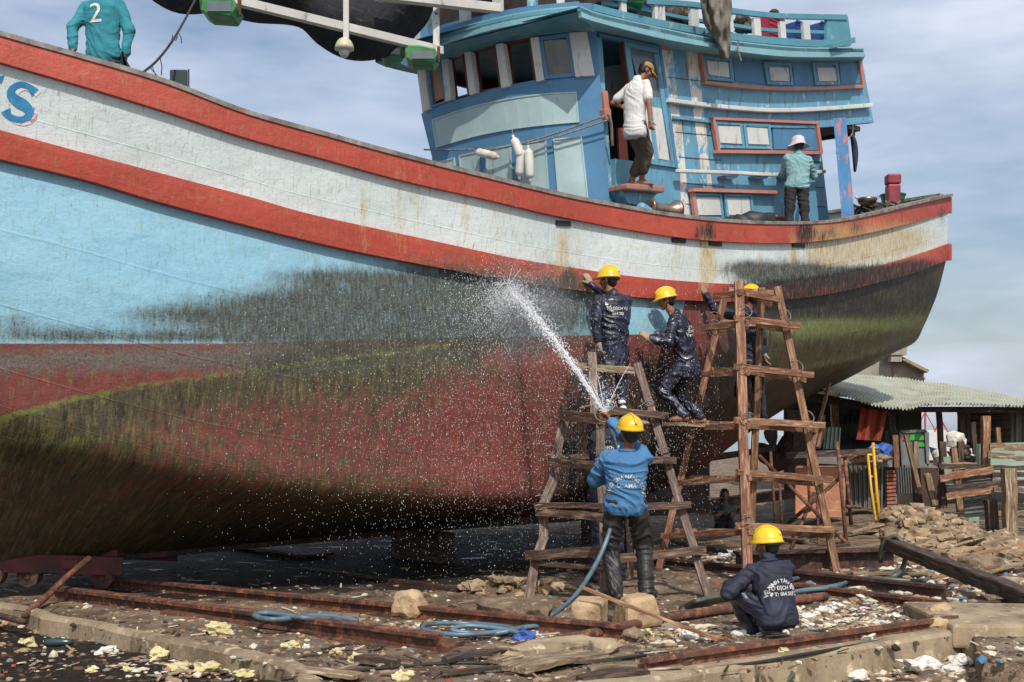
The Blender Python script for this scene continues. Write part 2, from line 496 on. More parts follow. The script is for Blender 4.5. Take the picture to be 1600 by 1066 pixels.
# ---- where the paint, growth, stains and painted stern-run shade lie: fields over the planking, signed about 0
def gs(px, py, L):
    t = 0
    for cx, cy, rx, ry, a in L:
        q = ((px - cx) / rx) ** 2 + ((py - cy) / ry) ** 2
        if q < 9: t += a * math.exp(-q)
    return t
BB = [(0, 537), (350, 537), (480, 534), (700, 528), (870, 525), (1040, 522), (1058, 518), (1072, 466), (1200, 460), (1300, 446), (1400, 424), (1480, 400), (1600, 380)]
LIME = [(-60, 668), (0, 650), (120, 618), (250, 594), (360, 580), (420, 572), (520, 558), (600, 550), (700, 535), (760, 560), (900, 640), (1000, 700)]
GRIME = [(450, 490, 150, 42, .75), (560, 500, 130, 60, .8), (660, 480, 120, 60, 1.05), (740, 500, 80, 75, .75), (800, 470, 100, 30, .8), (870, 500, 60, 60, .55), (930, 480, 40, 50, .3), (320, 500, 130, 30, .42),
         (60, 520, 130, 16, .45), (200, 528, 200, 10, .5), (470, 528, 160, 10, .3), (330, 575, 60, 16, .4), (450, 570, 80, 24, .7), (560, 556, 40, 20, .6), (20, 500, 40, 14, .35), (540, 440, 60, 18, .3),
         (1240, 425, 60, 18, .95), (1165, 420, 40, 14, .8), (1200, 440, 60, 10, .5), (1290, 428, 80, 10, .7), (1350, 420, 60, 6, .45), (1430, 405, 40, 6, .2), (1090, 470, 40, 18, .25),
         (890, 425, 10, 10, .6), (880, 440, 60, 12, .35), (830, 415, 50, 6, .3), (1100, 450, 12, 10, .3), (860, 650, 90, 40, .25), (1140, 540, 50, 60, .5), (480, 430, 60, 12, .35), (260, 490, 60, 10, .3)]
SMEAR_SHADE = [(1165, 458, 40, 16, .75), (1240, 455, 60, 18, 1.2), (1310, 446, 60, 16, 1.15), (1380, 430, 60, 18, 1.1), (1440, 418, 40, 12, .6), (1440, 412, 30, 7, .35), (1450, 455, 40, 22, .75), (1330, 480, 90, 24, 1.1), (1220, 490, 50, 24, .95),
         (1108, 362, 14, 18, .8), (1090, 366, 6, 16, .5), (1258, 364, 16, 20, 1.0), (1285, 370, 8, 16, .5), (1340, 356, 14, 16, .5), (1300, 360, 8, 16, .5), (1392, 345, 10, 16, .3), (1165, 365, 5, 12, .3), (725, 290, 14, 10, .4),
         (640, 500, 40, 80, .22), (740, 560, 14, 40, .4), (1150, 610, 70, 60, 1.0), (965, 740, 110, 70, 1.1), (1050, 650, 60, 60, 1.1), (900, 640, 26, 80, .75), (1010, 590, 40, 50, .7), (560, 262, 6, 10, .3), (1471, 335, 7, 16, .55), (430, 575, 40, 12, .35), (520, 545, 40, 12, .3)]  # the broad blobs on the lower stern run paint in shade along with tar
RUSTY = [(568, 330, 7, 60, .6), (625, 330, 14, 70, .42), (652, 320, 6, 60, .4), (728, 345, 6, 45, .65), (780, 350, 20, 40, .3), (880, 385, 9, 36, .62), (870, 400, 40, 30, .3), (905, 380, 5, 40, .3), (1060, 400, 14, 35, .4), (1100, 410, 9, 50, .85),
         (1115, 408, 12, 40, .6), (1188, 410, 4, 40, .5), (1240, 400, 8, 40, .75), (1275, 395, 12, 34, .8), (1300, 392, 30, 34, .65), (1345, 385, 50, 34, .8), (1400, 375, 44, 30, .7), (1290, 380, 30, 30, .4), (1440, 372, 30, 26, .3), (375, 235, 4, 40, .25), (95, 190, 3, 30, .2), (500, 300, 30, 40, .12), (1000, 388, 22, 5, .5), (340, 300, 60, 20, .08)]
REDF = [(1070, 480, 40, 10, .0)]
def fields_at(px, py):
    yb = lin(BB, px)
    f = {}
    yw = interp(PX_W1, px) if -60 < px < 1490 else 400
    f['f_blue'] = (py - (yw - 6)) / 10
    f['f_red'] = (py - yb) / 10
    f['f_grey'] = (.75 - abs(py - 562 - (px - 200) * -.02) / 34 if px < 520 else -1) * 1.0 - .25
    yl = lin(LIME, px)
    d = py - yl
    f['f_olive'] = (-1.2 if d < -14 else (lerp(-1.2, .55, (d + 14) / 28) if d < 14 else lerp(.5, -.12, min(1, (d - 14) / 60)))) - max(0, (px - 600)) / 420 + gs(px, py, [(60, 690, 200, 60, .5), (500, 620, 160, 50, .12), (640, 600, 60, 60, .3), (700, 500, 50, 60, .2)]) + (max(0, py - 700) / 260)
    if px > 1100: f['f_olive'] = max(f['f_olive'], min((px - 1150) / 60, .8))
    f['f_lime'] = .68 * math.exp(-((d - 3) / 7) ** 2) * (1 if px < 720 else 0) - .85 + .30 * math.exp(-((d - 20) / 24) ** 2) * (px < 700)
    if px < 170: f['f_lime'] += .2 * math.exp(-((d - 14) / 16) ** 2)
    f['f_green'] = -.5 + min(.72, gs(px, py, [(1340, 508, 100, 12, .8), (1440, 500, 40, 12, .45), (1240, 515, 50, 15, .5), (1300, 525, 60, 12, .3), (1340, 575, 90, 20, .12), (740, 470, 60, 40, .1), (60, 690, 140, 16, .35)]))
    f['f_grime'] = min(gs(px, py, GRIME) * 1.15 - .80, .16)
    f['f_smear_shade'] = min(gs(px, py, SMEAR_SHADE) - .5, .26)
    f['f_rust'] = min(gs(px, py, RUSTY) - .5, .2) if py < yw else -1
    f['f_pink'] = gs(px, py, [(1350, 475, 60, 8, .5), (1440, 470, 30, 10, .5), (850, 560, 80, 20, .5), (780, 560, 40, 30, .35), (760, 720, 80, 50, .4), (300, 560, 120, 12, .35), (640, 700, 90, 60, .12)]) - .45
    return f
def fields_for(vs):
    out = {}
    for p in vs:
        px, py = pix(p)
        px = min(max(px, -200), 1700)
        for k, val in fields_at(px, py).items():
            out.setdefault(k, []).append(val)
    return out
def hull_mat(name, base, red_only=False):
    b = NB(name); lc = b.lc
    fine = b.noise(lc, 38, 8, .72)
    mid = b.noise(lc, 9, 8, .7)
    streak = b.noise(lc, 9, 8, .7, (3.2, .55, 1))
    vfine = b.noise(lc, 26, 8, .75, (2.2, .6, 1))
    big = b.noise(lc, .8, 5, .6)
    fmix = b.math('MULTIPLY', b.math('ADD', b.noise(lc, 58, 5, .7, (1, .8, 1)), b.noise(lc, 15, 6, .75, (1, .7, 1))), .5)
    vmix = b.math('MULTIPLY', b.math('ADD', vfine, b.noise(lc, 7, 7, .7, (1.4, .7, 1))), .5)
    def mask(field, n, amp, soft):
        return b.rng(b.math('ADD', b.math('MULTIPLY', b.math('SUBTRACT', n, .5), amp), b.attr(field)), -soft, soft)
    if red_only:
        col = b.mix(b.rng(big, .35, .65), c(176, 72, 56), c(158, 62, 50))
        col = b.mix(b.rng(mid, .56, .72), col, c(134, 60, 50))
        col = b.mix(b.rng(fine, .66, .74), col, c(214, 116, 96))
        col = b.mix(b.rng(b.noise(lc, 5, 9, .8, (1, 2.5, 1)), .63, .70), col, c(74, 50, 44))
    else:
        col = b.mix(b.rng(big, .35, .7), c(206, 216, 214), c(186, 198, 196))
        col = b.mix(b.rng(mid, .6, .8), col, c(170, 180, 172))
        blue = b.mix(b.rng(big, .3, .7), c(124, 172, 192), c(142, 184, 198))
        blue = b.mix(b.rng(b.noise(lc, 3, 7, .7, (.5, 2, 1)), .5, .8), blue, c(108, 156, 178))
        col = b.mix(mask('f_blue', fine, .05, .08), col, blue)
    spk = b.rng(b.noise(lc, 6, 10, .85), .70, .74)
    col = b.mix(spk, col, c(96, 88, 78))
    col = b.mix(b.math('MULTIPLY', mask('f_rust', streak, 2.2, .32), .8), col, c(188, 164, 108))
    col = b.mix(b.math('MULTIPLY', b.rng(b.math('ADD', b.math('MULTIPLY', b.math('SUBTRACT', b.noise(lc, 14, 8, .75, (3.4, .4, 1)), .5), 2.8), b.attr('f_rust')), .22, .6), .8), col, c(128, 84, 44))
    if not red_only:
        red = b.mix(b.rng(mid, .35, .65), c(126, 62, 56), c(94, 48, 44))
        red = b.mix(mask('f_pink', streak, 2.4, .4), red, c(150, 84, 76))
        col = b.mix(mask('f_red', fine, .25, .08), col, b.mix(b.rng(vfine, .5, .7), red, c(88, 56, 48)))
        olive = b.mix(b.rng(vfine, .38, .62), c(50, 46, 33), c(80, 70, 50))
        olive = b.mix(b.rng(b.noise(lc, 8, 8, .75, (3, .4, 1)), .5, .68), olive, c(116, 102, 66))
        olive = b.mix(b.rng(b.noise(lc, 5, 8, .75, (2.4, .5, 1)), .54, .64), olive, c(36, 32, 26))
        oc = b.mix(mask('f_olive', vmix, 3.6, .22), col, olive)
        col = b.mix(b.rng(b.attr('f_red'), -.1, .1), col, oc)
        grey = b.mix(b.rng(fine, .35, .65), c(118, 104, 96), c(72, 62, 58))
        gf = b.math('MULTIPLY', b.rng(b.attr('f_red'), -.02, .05), mask('f_grey', mid, 1.4, .25))
        col = b.mix(gf, col, grey)
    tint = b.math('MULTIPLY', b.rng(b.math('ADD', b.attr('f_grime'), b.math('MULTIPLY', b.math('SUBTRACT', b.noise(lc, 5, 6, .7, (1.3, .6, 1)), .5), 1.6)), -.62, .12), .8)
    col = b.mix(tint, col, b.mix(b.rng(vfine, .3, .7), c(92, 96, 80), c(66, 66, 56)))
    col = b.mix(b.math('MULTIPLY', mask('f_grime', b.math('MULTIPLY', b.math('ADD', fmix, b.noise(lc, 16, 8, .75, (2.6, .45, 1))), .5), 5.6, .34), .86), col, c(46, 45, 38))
    col = b.mix(mask('f_smear_shade', streak, 2.6, .25), col, c(34, 29, 26))
    gr = b.mix(b.rng(vfine, .35, .65), c(84, 96, 44), c(142, 152, 92))
    col = b.mix(mask('f_green', b.noise(lc, 12, 8, .75, (3.4, .4, 1)), 3.0, .4), col, gr)
    col = b.mix(mask('f_lime', b.noise(lc, 11, 9, .8), 3.2, .2), col, c(104, 108, 54))
    sm = b.math('ABSOLUTE', b.math('SUBTRACT', b.math('FRACT', b.math('MULTIPLY', b.attr('f_v'), 1.5)), .5))
    col = b.mix(b.math('MULTIPLY', b.rng(sm, .0, .02, 1, 0), b.rng(b.noise(lc, 1.6, 4), .5, .62, 0, .3)), col, c(60, 56, 50))
    b.set('Base Color', col)
    b.set('Roughness', b.rng(mid, .3, .7, .42, .62))
    b.set('Specular IOR Level', .4)
    h = b.math('ADD', b.math('MULTIPLY', b.noise(lc, 3.5, 5, .55), 2.2), b.math('MULTIPLY', fine, .5))
    seam = b.math('ABSOLUTE', b.math('SUBTRACT', b.math('FRACT', b.math('MULTIPLY', b.attr('f_v'), 1.5)), .5))
    seam = b.rng(seam, .0, .022, 1, 0)
    h = b.math('SUBTRACT', h, b.math('MULTIPLY', seam, .22))
    hg = b.math('MULTIPLY', b.rng(b.attr('f_grime'), -.5, .3), fine)
    b.bump(b.math('ADD', h, hg), .55, .02)
    return b.mat
M['hull'] = hull_mat('hull_paint', None)
M['hull_red'] = hull_mat('red_rail_paint', None, True)

boat = thing('fishing_boat', 'big blue and white wooden fishing boat with red rails hauled out on the slip', 'boat', B(9.5, 0, 0))
mbh = MB()
mbh.grid(rowsN, lcN)
mbh.grid(rowsF, lcN, flip=True)
# transom
tp = rowsN[0]; tq = rowsF[0]
tr = [[lerp(a, q, k / 12) - U * -(.0) for k in range(13)] for a, q in zip(tp, tq)]
mbh.grid(tr, [[V((-.3 - k * .1, a.z, 0)) for k in range(13)] for a in tp])
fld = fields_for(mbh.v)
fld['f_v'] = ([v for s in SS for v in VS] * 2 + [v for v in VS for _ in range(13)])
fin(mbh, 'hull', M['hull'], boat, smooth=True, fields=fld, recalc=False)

def strip(za, zb, ba, bb, off, name, s0=-.0, s1=19.8, n=420, sides=(1, -1)):
    mb = MB()
    for sg in sides:
        front, back, lc = [], [], []
        for i in range(n + 1):
            s = lerp(s0, s1, i / n); col, cb = [], []
            for k in range(5):
                t = k / 4
                o = off * (1 if 0 < k < 4 else .96) * lin([(0, .35), (3, .8), (5, 1)], s)
                col.append(B(s, sg * (lerp(ba(s), bb(s), t) + o), lerp(za(s), zb(s), t)))
                cb.append(B(s, sg * (lerp(ba(s), bb(s), t) - .03), lerp(za(s), zb(s), t)))
            front.append(col); back.append(cb)
        mb.slab(front, back)
    # lc follows the run of the rail
    for i, p in enumerate(mb.v):
        d = p - C0; mb.lc[i] = V((-d.dot(U), p.z, 0))
    # across the stern
    return mb
for nm, za, zb, ba, bb, off in (('gunwale_rail', zg0, zg1, bg, bg, .07), ('rubbing_strake', zw0, zw1, bw0, bw1, .10)):
    mb = strip(za, zb, ba, bb, off, nm, s0=-.03)
    # stern piece
    mb.m = 0
    z0, z1, hb = za(0), zb(0), ba(0) + off * .3
    n0 = len(mb.v)
    mb.beam(B(-.06, hb, (z0 + z1) / 2), B(-.06, -hb, (z0 + z1) / 2), .1, z0 - z1 - .006, n=10)
    for i in range(n0, len(mb.v)):
        d = mb.v[i] - C0; mb.lc[i] = V((-d.dot(U) + d.dot(W) * .3, mb.v[i].z, 0))
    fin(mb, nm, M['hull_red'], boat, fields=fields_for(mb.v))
# grey timber cap along the top of the bulwark, and the decks
M['cap'] = mat('weathered_grey_cap', c(150, 146, 138), .85, [(c(96, 88, 80), .0, 5, .12, S1), (c(170, 92, 70), -.15, 9, .05, S1)], bump=(20, .4, .006))
mb = MB()
for sg in (1, -1):
    front = [[B(s, sg * (bg(s) + .085 - k * .14), zg0(s) + .035) for k in range(3)] for s in [19.8 * i / 160 - .04 for i in range(161)]]
    back = [[p - V((0, 0, .045 if True else 0)) for p in r] for r in front]
    mb.slab(front, back)
mb.beam(B(-.02, 2.0, zg0(0) + .03), B(-.02, -2.0, zg0(0) + .03), .24, .05, n=6)
fin(mb, 'gunwale_cap', M['cap'], boat)
M['deck'] = mat('worn_blue_deck', c(112, 150, 170), .85, [(c(120, 104, 86), .05, 2, .15, S1), (c(70, 62, 54), -.1, 6, .08, S1)], bump=(20, .3, .005))
mb = MB()
rows = []
DK = [(0, .32), (1.6, .45), (3, .75), (10, .78), (12, .65), (15, .45), (19, .3)]
for i in range(80):
    s = .03 + 19.2 * i / 79
    b_ = min(bg(s), bw0(s)) - .14
    rows.append([B(s, lerp(-b_, b_, k / 6), zg0(s) - lin(DK, s)) for k in range(7)])
mb.grid(rows)
fin(mb, 'deck', M['deck'], boat)
# keel, skeg, shaft and propeller
M['keel'] = mat('tarred_keel', c(62, 48, 42), .7, [(c(120, 52, 46), -.1, 4, .1, S1), (c(30, 26, 24), 0, 6, .1, S1)], bump=(12, .5, .02))
mb = MB()
f1 = [[B(s, .1, zk(s) + .1), B(s, .1, min(.38, zk(s) - .06))] for s in [4.2 + 13 * i / 30 for i in range(31)]]
f2 = [[B(s, -.1, zk(s) + .1), B(s, -.1, min(.38, zk(s) - .06))] for s in [4.2 + 13 * i / 30 for i in range(31)]]
mb.slab(f1, f2)
fin(mb, 'keel', M['keel'], boat)
mb = MB()
mb.tube([B(4.3, 0, 1.25), B(2.15, 0, 1.42)], .055, 10)
mb.beam(B(4.2, 0, .5), B(1.2, 0, .62), .2, .16)
fin(mb, 'propeller_shaft', M['rust_dark'], boat)
mb = MB(); hub = B(2.2, 0, 1.42)
mb.cap(hub - U * .1, hub + U * .14, .09, .05)
for k in range(4):
    a = R(20 + 90 * k); d = W * math.cos(a) + V((0, 0, 1)) * math.sin(a); e = d.cross(U)
    rr = [(.06, .06), (.15, .15), (.26, .2), (.36, .19), (.42, .1)]
    fr = [[hub + d * r + e * wd * q + U * (q * wd * .45 + .012) for q in (-1, -.4, .4, 1)] for r, wd in rr]
    bk = [[p - U * .024 for p in r] for r in fr]
    mb.slab(fr, bk)
fin(mb, 'propeller', M['rust_dark'], boat, smooth=False)
mb = MB()
rd = [[B(s, .05, z) for s in (1.0, 1.35, 1.85)] for z in (.75, 1.1, 1.6, 2.1)]
mb.slab(rd, [[p - W * .1 for p in r] for r in rd]); mb.tube([B(1.85, 0, .6), B(1.85, 0, 2.4)], .05)
fin(mb, 'rudder', M['darkwood'], boat)
# scupper slots in the white strake and the loose ledge on the turn of the bilge
for (x0, x1, y) in ((868, 890, 347), (1049, 1070, 374), (1107, 1126, 379), (1237, 1256, 381.5)):
    mb = MB(); a, q = hull_hit(x0, y + 1.5, .012), hull_hit(x1, y + 3, .012)
    mb.beam(a, q, .02, .055)
    fin(mb, 'scupper', M['black'], boat)
# letters painted on the bow
M['letter'] = mat('blue_letter_paint', c(52, 142, 186), .6, [(c(34, 112, 160), 0, 8, .1, S1)], bump=(20, .2, .004))
M['letter_red'] = mat('old_red_outline', c(200, 120, 116), .7, [(c(206, 214, 212), .04, 16, .04, S1)], bump=None)
def text_mesh(body, bold=0.0, size=1.0, align='CENTER'):
    cu = bpy.data.curves.new('t', 'FONT'); cu.body = body; cu.size = size; cu.offset = bold; cu.align_x = align; cu.resolution_u = 4
    o = bpy.data.objects.new('t', cu); COL.objects.link(o)
    dg = bpy.context.evaluated_depsgraph_get(); dg.update()
    me = bpy.data.meshes.new_from_object(o.evaluated_get(dg))
    bpy.data.objects.remove(o); bpy.data.curves.remove(cu)
    return [v.co.copy() for v in me.vertices], [list(p.vertices) for p in me.polygons]
def spath(pts, widths, name, m, off):
    """ribbon along a pixel path laid on the planking"""
    n = 28; fr, bk = [], []
    for i in range(n + 1):
        t = i / n
        x, y = plerp(pts, t); x2, y2 = plerp(pts, min(1, t + .02)); x1, y1 = plerp(pts, max(0, t - .02))
        dx, dy = x2 - x1, y2 - y1; L = math.hypot(dx, dy) or 1; nx, ny = -dy / L, dx / L
        w = lin(widths, t)
        fr.append([hull_hit(x + nx * w * q, y + ny * w * q, off) for q in (-1, 0, 1)]); bk.append([hull_hit(x + nx * w * q, y + ny * w * q, .002) for q in (-1, 0, 1)])
    mb = MB(); mb.slab(fr, bk); fin(mb, name, m, boat)
S_ = [(55, 145), (47, 137), (33, 132), (20, 138), (17, 148), (27, 158), (40, 166), (47, 176), (40, 185), (27, 187), (14, 181), (9, 172)]
spath([(x + 5, y + 3) for x, y in S_], [(0, 5), (.15, 6), (.5, 8), (.85, 6), (1, 5)], 'painted_letter', M['letter_red'], .005)
spath(S_, [(0, 7), (.08, 4.5), (.25, 5), (.5, 9), (.75, 5), (.92, 4.5), (1, 8)], 'painted_letter', M['letter'], .009)
spath([(-14, 119), (-4, 121), (4, 124)], [(0, 5), (.8, 4), (1, 7)], 'painted_letter', M['letter'], .009)
spath([(-30, 118), (-24, 150), (-20, 180)], [(0, 8), (1, 8)], 'painted_letter', M['letter'], .009)
# ------------------------------------------------------------ wheelhouse
class VSurf:
    """upright curved wall given by its plan; 'rake' shifts the plan per metre above zr"""
    def __init__(s, pts, rake=V((0, 0, 0)), zr=6.26):
        s.rake, s.zr = rake, zr
        n = 60; xs = [0.0]
        for a, b in zip(pts, pts[1:]): xs.append(xs[-1] + math.hypot(b[0] - a[0], b[1] - a[1]))
        s.L = xs[-1]
        fx = [(x, p[0]) for x, p in zip(xs, pts)]; fy = [(x, p[1]) for x, p in zip(xs, pts)]
        s.p = [V((interp(fx, -2 + (s.L + 4) * i / n) if len(pts) > 2 else lerp(pts[0][0], pts[1][0], (-2 + (s.L + 4) * i / n) / s.L),
                  interp(fy, -2 + (s.L + 4) * i / n) if len(pts) > 2 else lerp(pts[0][1], pts[1][1], (-2 + (s.L + 4) * i / n) / s.L), 0)) for i in range(n + 1)]
        s.nm = []
        for i in range(n + 1):
            t = (s.p[min(i + 1, n)] - s.p[max(i - 1, 0)]).normalized()
            s.nm.append(V((t.y, -t.x, 0)))
    def hit(s, px, py, off=0.0):
        k = (px - 800) / FPX; z = s.zr; best = None
        q = [p + m * off for p, m in zip(s.p, s.nm)]
        for _ in range(5):
            sh = s.rake * (z - s.zr); best = None
            for a, b in zip(q, q[1:]):
                a2, b2 = a + sh, b + sh
                ga, gb = a2.x - k * a2.y, b2.x - k * b2.y
                if ga * gb <= 0 and ga != gb and a2.y > 0:
                    t = ga / (ga - gb); Y = lerp(a2.y, b2.y, t)
                    if best is None or Y < best: best = Y
            if best is None: return P(px, py, 16.5)
            z = EYE - (py - HZ) / FPX * best
        return P(px, py, best)
FRONT = VSurf([(-1.28, 17.35), (-1.15, 17.07), (-.48, 16.37), (-.025, 15.95), (.438, 15.7), (1.05, 15.6)], -U * .12)
FRONT.p = FRONT.p[:1] + FRONT.p[1:]
SIDE = VSurf([(1.05, 15.6), (5.9, 20.5)])
def patch(mb, S, top, bot, off=.03, th=.06, nx=8, ny=1, off2=None, lcs=1):
    fr, bk = [], []
    for j in range(ny + 1):
        v = j / ny; a, b = [], []
        for i in range(nx + 1):
            u = i / nx
            x0, y0 = plerp(top, u); x1, y1 = plerp(bot, u)
            x, y = lerp(x0, x1, v), lerp(y0, y1, v)
            o = off if off2 is None else lerp(off, off2, v)
            p = S.hit(x, y, o); a.append(p); b.append(S.hit(x, y, 0) + (S.hit(x, y, o - th) - S.hit(x, y, o)) + (p - S.hit(x, y, 0)) if False else None)
        fr.append(a)
        row = []
        for i, p in enumerate(a):
            q = a[min(i + 1, nx)] - a[max(i - 1, 0)]; m = V((q.y, -q.x, 0)).normalized()
            row.append(p - m * th)
        bk.append(row)
    n0 = len(mb.v)
    mb.slab(fr, bk)
    o = rnd.uniform(0, 40)
    for i in range(n0, len(mb.v)):
        p = mb.v[i]; mb.lc[i] = V((math.hypot(p.x, p.y) + o, p.z + o, 0))
    return mb
def bar(mb, S, a, b, w, off, th=None):
    """batten between pixel points, w pixels thick, standing off the wall by off"""
    pts = [a, b] if not isinstance(a, list) else a
    if isinstance(a, list):
        return patch(mb, S, a, [(x, y + w) for x, y in a], off, th or off, nx=14)
    dx, dy = b[0] - a[0], b[1] - a[1]
    if abs(dx) > abs(dy): return patch(mb, S, [a, b], [(a[0], a[1] + w), (b[0], b[1] + w)], off, th or off, nx=4)
    return patch(mb, S, [a, (a[0] + w, a[1])], [b, (b[0] + w, b[1])], off, th or off, nx=1, ny=4)
def paint(name, base, chip=None, rough=.55, amt=-.16, dirt=c(92, 82, 70), damt=-.2, extra=()):
    return mat(name, base, rough, [(tuple(x * .78 for x in base[:3]) + (1,), -.05, 1.8, .15, S1), (dirt, damt, 4, .08, (2.5, 2.5, .6))] + ([(chip, amt, 7, .03, (1, 1, .7))] if chip else []) + list(extra), bump=(10, .35, .008), rvar=.1)
M['wh_blue'] = paint('deep_blue_paint', c(82, 134, 172), None, damt=-.22)
M['wh_blue2'] = paint('sky_blue_paint', c(104, 160, 186), c(168, 186, 190), amt=-.14, damt=-.13)
M['wh_pale'] = paint('pale_panel_paint', c(172, 196, 198), None, damt=-.22)
M['wh_white'] = paint('white_post_paint', c(214, 214, 208), c(140, 96, 70), amt=-.2, damt=-.16)
M['wh_stripe'] = paint('chipped_white_stripe', c(226, 220, 208), c(92, 160, 196), amt=-.06, dirt=c(160, 146, 100), damt=-.1)
M['wh_pink'] = paint('faded_pink_trim', c(196, 130, 112), c(168, 160, 150), amt=-.16)
M['wh_brown'] = paint('red_brown_frame', c(104, 58, 44), None)
M['fascia'] = paint('turquoise_fascia', c(134, 182, 192), None, damt=-.2)
M['rail_teal'] = paint('teal_rail_paint', c(88, 146, 162), c(150, 152, 144), amt=-.14)
M['inside'] = mat('dark_interior_boards', c(72, 58, 50), .8, [(c(40, 34, 31), 0, 3, .1, S1)])
M['glass'] = mat('dark_glass', c(44, 46, 48), .08, [(c(84, 78, 70), -.12, 3, .1, S1)], bump=None, spec=.8, rvar=.05)
M['glass_lite'] = mat('dusty_glass', c(112, 120, 126), .18, [(c(84, 90, 96), 0, 2, .2, S1)], bump=None, spec=.7)
house = thing('wheelhouse_root', '', '')
bpy.data.objects.remove(house)
# body behind the painted faces: floor, far walls with openings, ceiling
wh_mb = MB(); wh_mb.m = 0
SILL = [(658, 178), (675, 169), (744, 147), (797, 133), (853, 123), (928, 119), (937, 118)]
HEAD = [(649, 108), (687, 94), (731, 80), (778, 67), (834, 57), (890, 51), (931, 50)]
patch(wh_mb, FRONT, SILL, [(700, 345), (760, 352), (830, 360), (900, 368), (957, 375)], .0, .08, 18, 6)
patch(wh_mb, FRONT, [(640, 52), (687, 40), (731, 28), (778, 18), (834, 10), (890, 5), (925, 5)], HEAD, .0, .08, 18, 1)
patch(wh_mb, FRONT, [(917, 46), (931, 46)], [(929, 121), (937, 121)], .0, .08, 1, 3)
wh_mb.m = 1
patch(wh_mb, SIDE, [(925, 20), (938, 22)], [(957, 375), (962, 375)], .0, .08, 1, 6)
patch(wh_mb, SIDE, [(936, 20), (1035, 38)], [(938, 56), (1036, 74)], .0, .08, 6, 1)
patch(wh_mb, SIDE, [(961, 248), (1062, 262)], [(964, 375), (1066, 378)], .0, .08, 6, 1)
patch(wh_mb, SIDE, [(1033, 40), (1105, 60), (1180, 72), (1242, 80), (1345, 82)], [(1052, 186), (1120, 194), (1200, 199), (1280, 199), (1365, 192)], .0, .1, 14, 3)
patch(wh_mb, SIDE, [(1050, 184), (1120, 192), (1200, 197), (1279, 197)], [(1070, 380), (1140, 384), (1220, 386), (1300, 384)], -.02, .08, 14, 3)
wh_mb.m = 2
zfl, zcl = 4.15, 7.25
ca, cb_ = V((1.05, 15.6, 0)), V((4.93, 19.52, 0))
cl = V((-1.28, 17.35, 0)); cr = cl + (cb_ - ca)
def at_z(p, z): return V((p.x, p.y, z))
def wallpl(mb, p, q, z0, z1, th=.08):
    n = (q - p).cross(V((0, 0, 1))).normalized() * th
    mb.slab([[at_z(p, z1), at_z(q, z1)], [at_z(p, z0), at_z(q, z0)]], [[at_z(p + n, z1), at_z(q + n, z1)], [at_z(p + n, z0), at_z(q + n, z0)]])
inn = (cl - ca).normalized() * .12
fw = (cb_ - ca).normalized() * .15
# far side wall, with window gaps
F0, F1 = cl - inn * .3 + fw, cr - inn
wallpl(wh_mb, F0, F1, 3.8, 5.95)
wallpl(wh_mb, F0, F1, 6.75, 7.4)
for t0, t1 in ((.0, .03), (.16, .2), (.30, .36), (.48, 1)):
    wallpl(wh_mb, lerp(F0, F1, t0), lerp(F0, F1, t1), 5.95, 6.75)
wallpl(wh_mb, cb_ + inn, cr - inn, 3.8, 7.4)
cb2 = V((5.86, 20.46, 0)); cr2 = cl + (cb2 - ca)
wallpl(wh_mb, cb2 + inn, cr2 - inn, 6.72, 7.9)
wallpl(wh_mb, cr, cr2, 6.72, 7.9)
wh_mb.slab([[at_z(cb_ - fw, 6.78), at_z(cb2, 6.84)], [at_z(cr, 6.78), at_z(cr2, 6.84)]], [[at_z(cb_ - fw, 6.70), at_z(cb2, 6.76)], [at_z(cr, 6.70), at_z(cr2, 6.76)]])
wallpl(wh_mb, lerp(ca, cb_, .46) + inn * 1.2, lerp(cl, cr, .46), 3.9, 7.3)
wh_mb.slab([[at_z(cl + fw, zcl + .12), at_z(ca + fw, zcl + .12)], [at_z(cr, zcl + .12), at_z(cb_, zcl + .12)]], [[at_z(cl + fw, zcl), at_z(ca + fw, zcl)], [at_z(cr, zcl), at_z(cb_, zcl)]])
wh_mb.slab([[at_z(cl + fw, zfl), at_z(ca + fw + inn, zfl)], [at_z(cr, zfl), at_z(cb_ + inn, zfl)]], [[at_z(cl + fw, zfl - .1), at_z(ca + fw + inn, zfl - .1)], [at_z(cr, zfl - .1), at_z(cb_ + inn, zfl - .1)]])
wh = fin(wh_mb, 'wheelhouse', [M['wh_blue'], M['wh_blue2'], M['inside']], boat)
def sub(name, m, fn, parent=wh, label=None, **kw):
    mb = MB(); fn(mb); return fin(mb, name, m, parent, label=label, **kw)
# roof: deck, fascia and soffit
roofm = MB()
ftopF = [(636, 82), (690, 52), (745, 35), (800, 22), (850, 14), (906, 9)]
fbotF = [(640, 98), (690, 72), (745, 53), (800, 40), (850, 31), (909, 27)]
patch(roofm, FRONT, ftopF, fbotF, .42, .05, 18, 1)
ftopS = [(906, 9), (930, 19), (1024, 41), (1105, 58), (1149, 64), (1242, 73), (1349, 75)]
fbotS = [(909, 27), (930, 34), (1024, 58), (1105, 73), (1180, 84), (1242, 89), (1352, 89)]
patch(roofm, SIDE, ftopS, fbotS, .42, .05, 24, 1)
n0 = 24
def ring(S, pts, off, n): return [S.hit(*plerp(pts, i / n), off) for i in range(n + 1)]
a = ring(FRONT, [(x, y - 1.5) for x, y in fbotF], .40, 18); b_ = ring(FRONT, HEAD[:1] + HEAD[1:], .0, 18)
roofm.slab([a, b_], [[p + V((0, 0, .03)) for p in a], [p + V((0, 0, .03)) for p in b_]])
a = ring(SIDE, [(x, y - 1.5) for x, y in fbotS], .40, 24); b_ = ring(SIDE, [(931, 50), (1033, 72), (1105, 86), (1242, 96), (1347, 96)], .0, 24)
roofm.slab([a, b_], [[p + V((0, 0, .03)) for p in a], [p + V((0, 0, .03)) for p in b_]])
roof = fin(roofm, 'roof', M['fascia'], wh)
mb = MB()
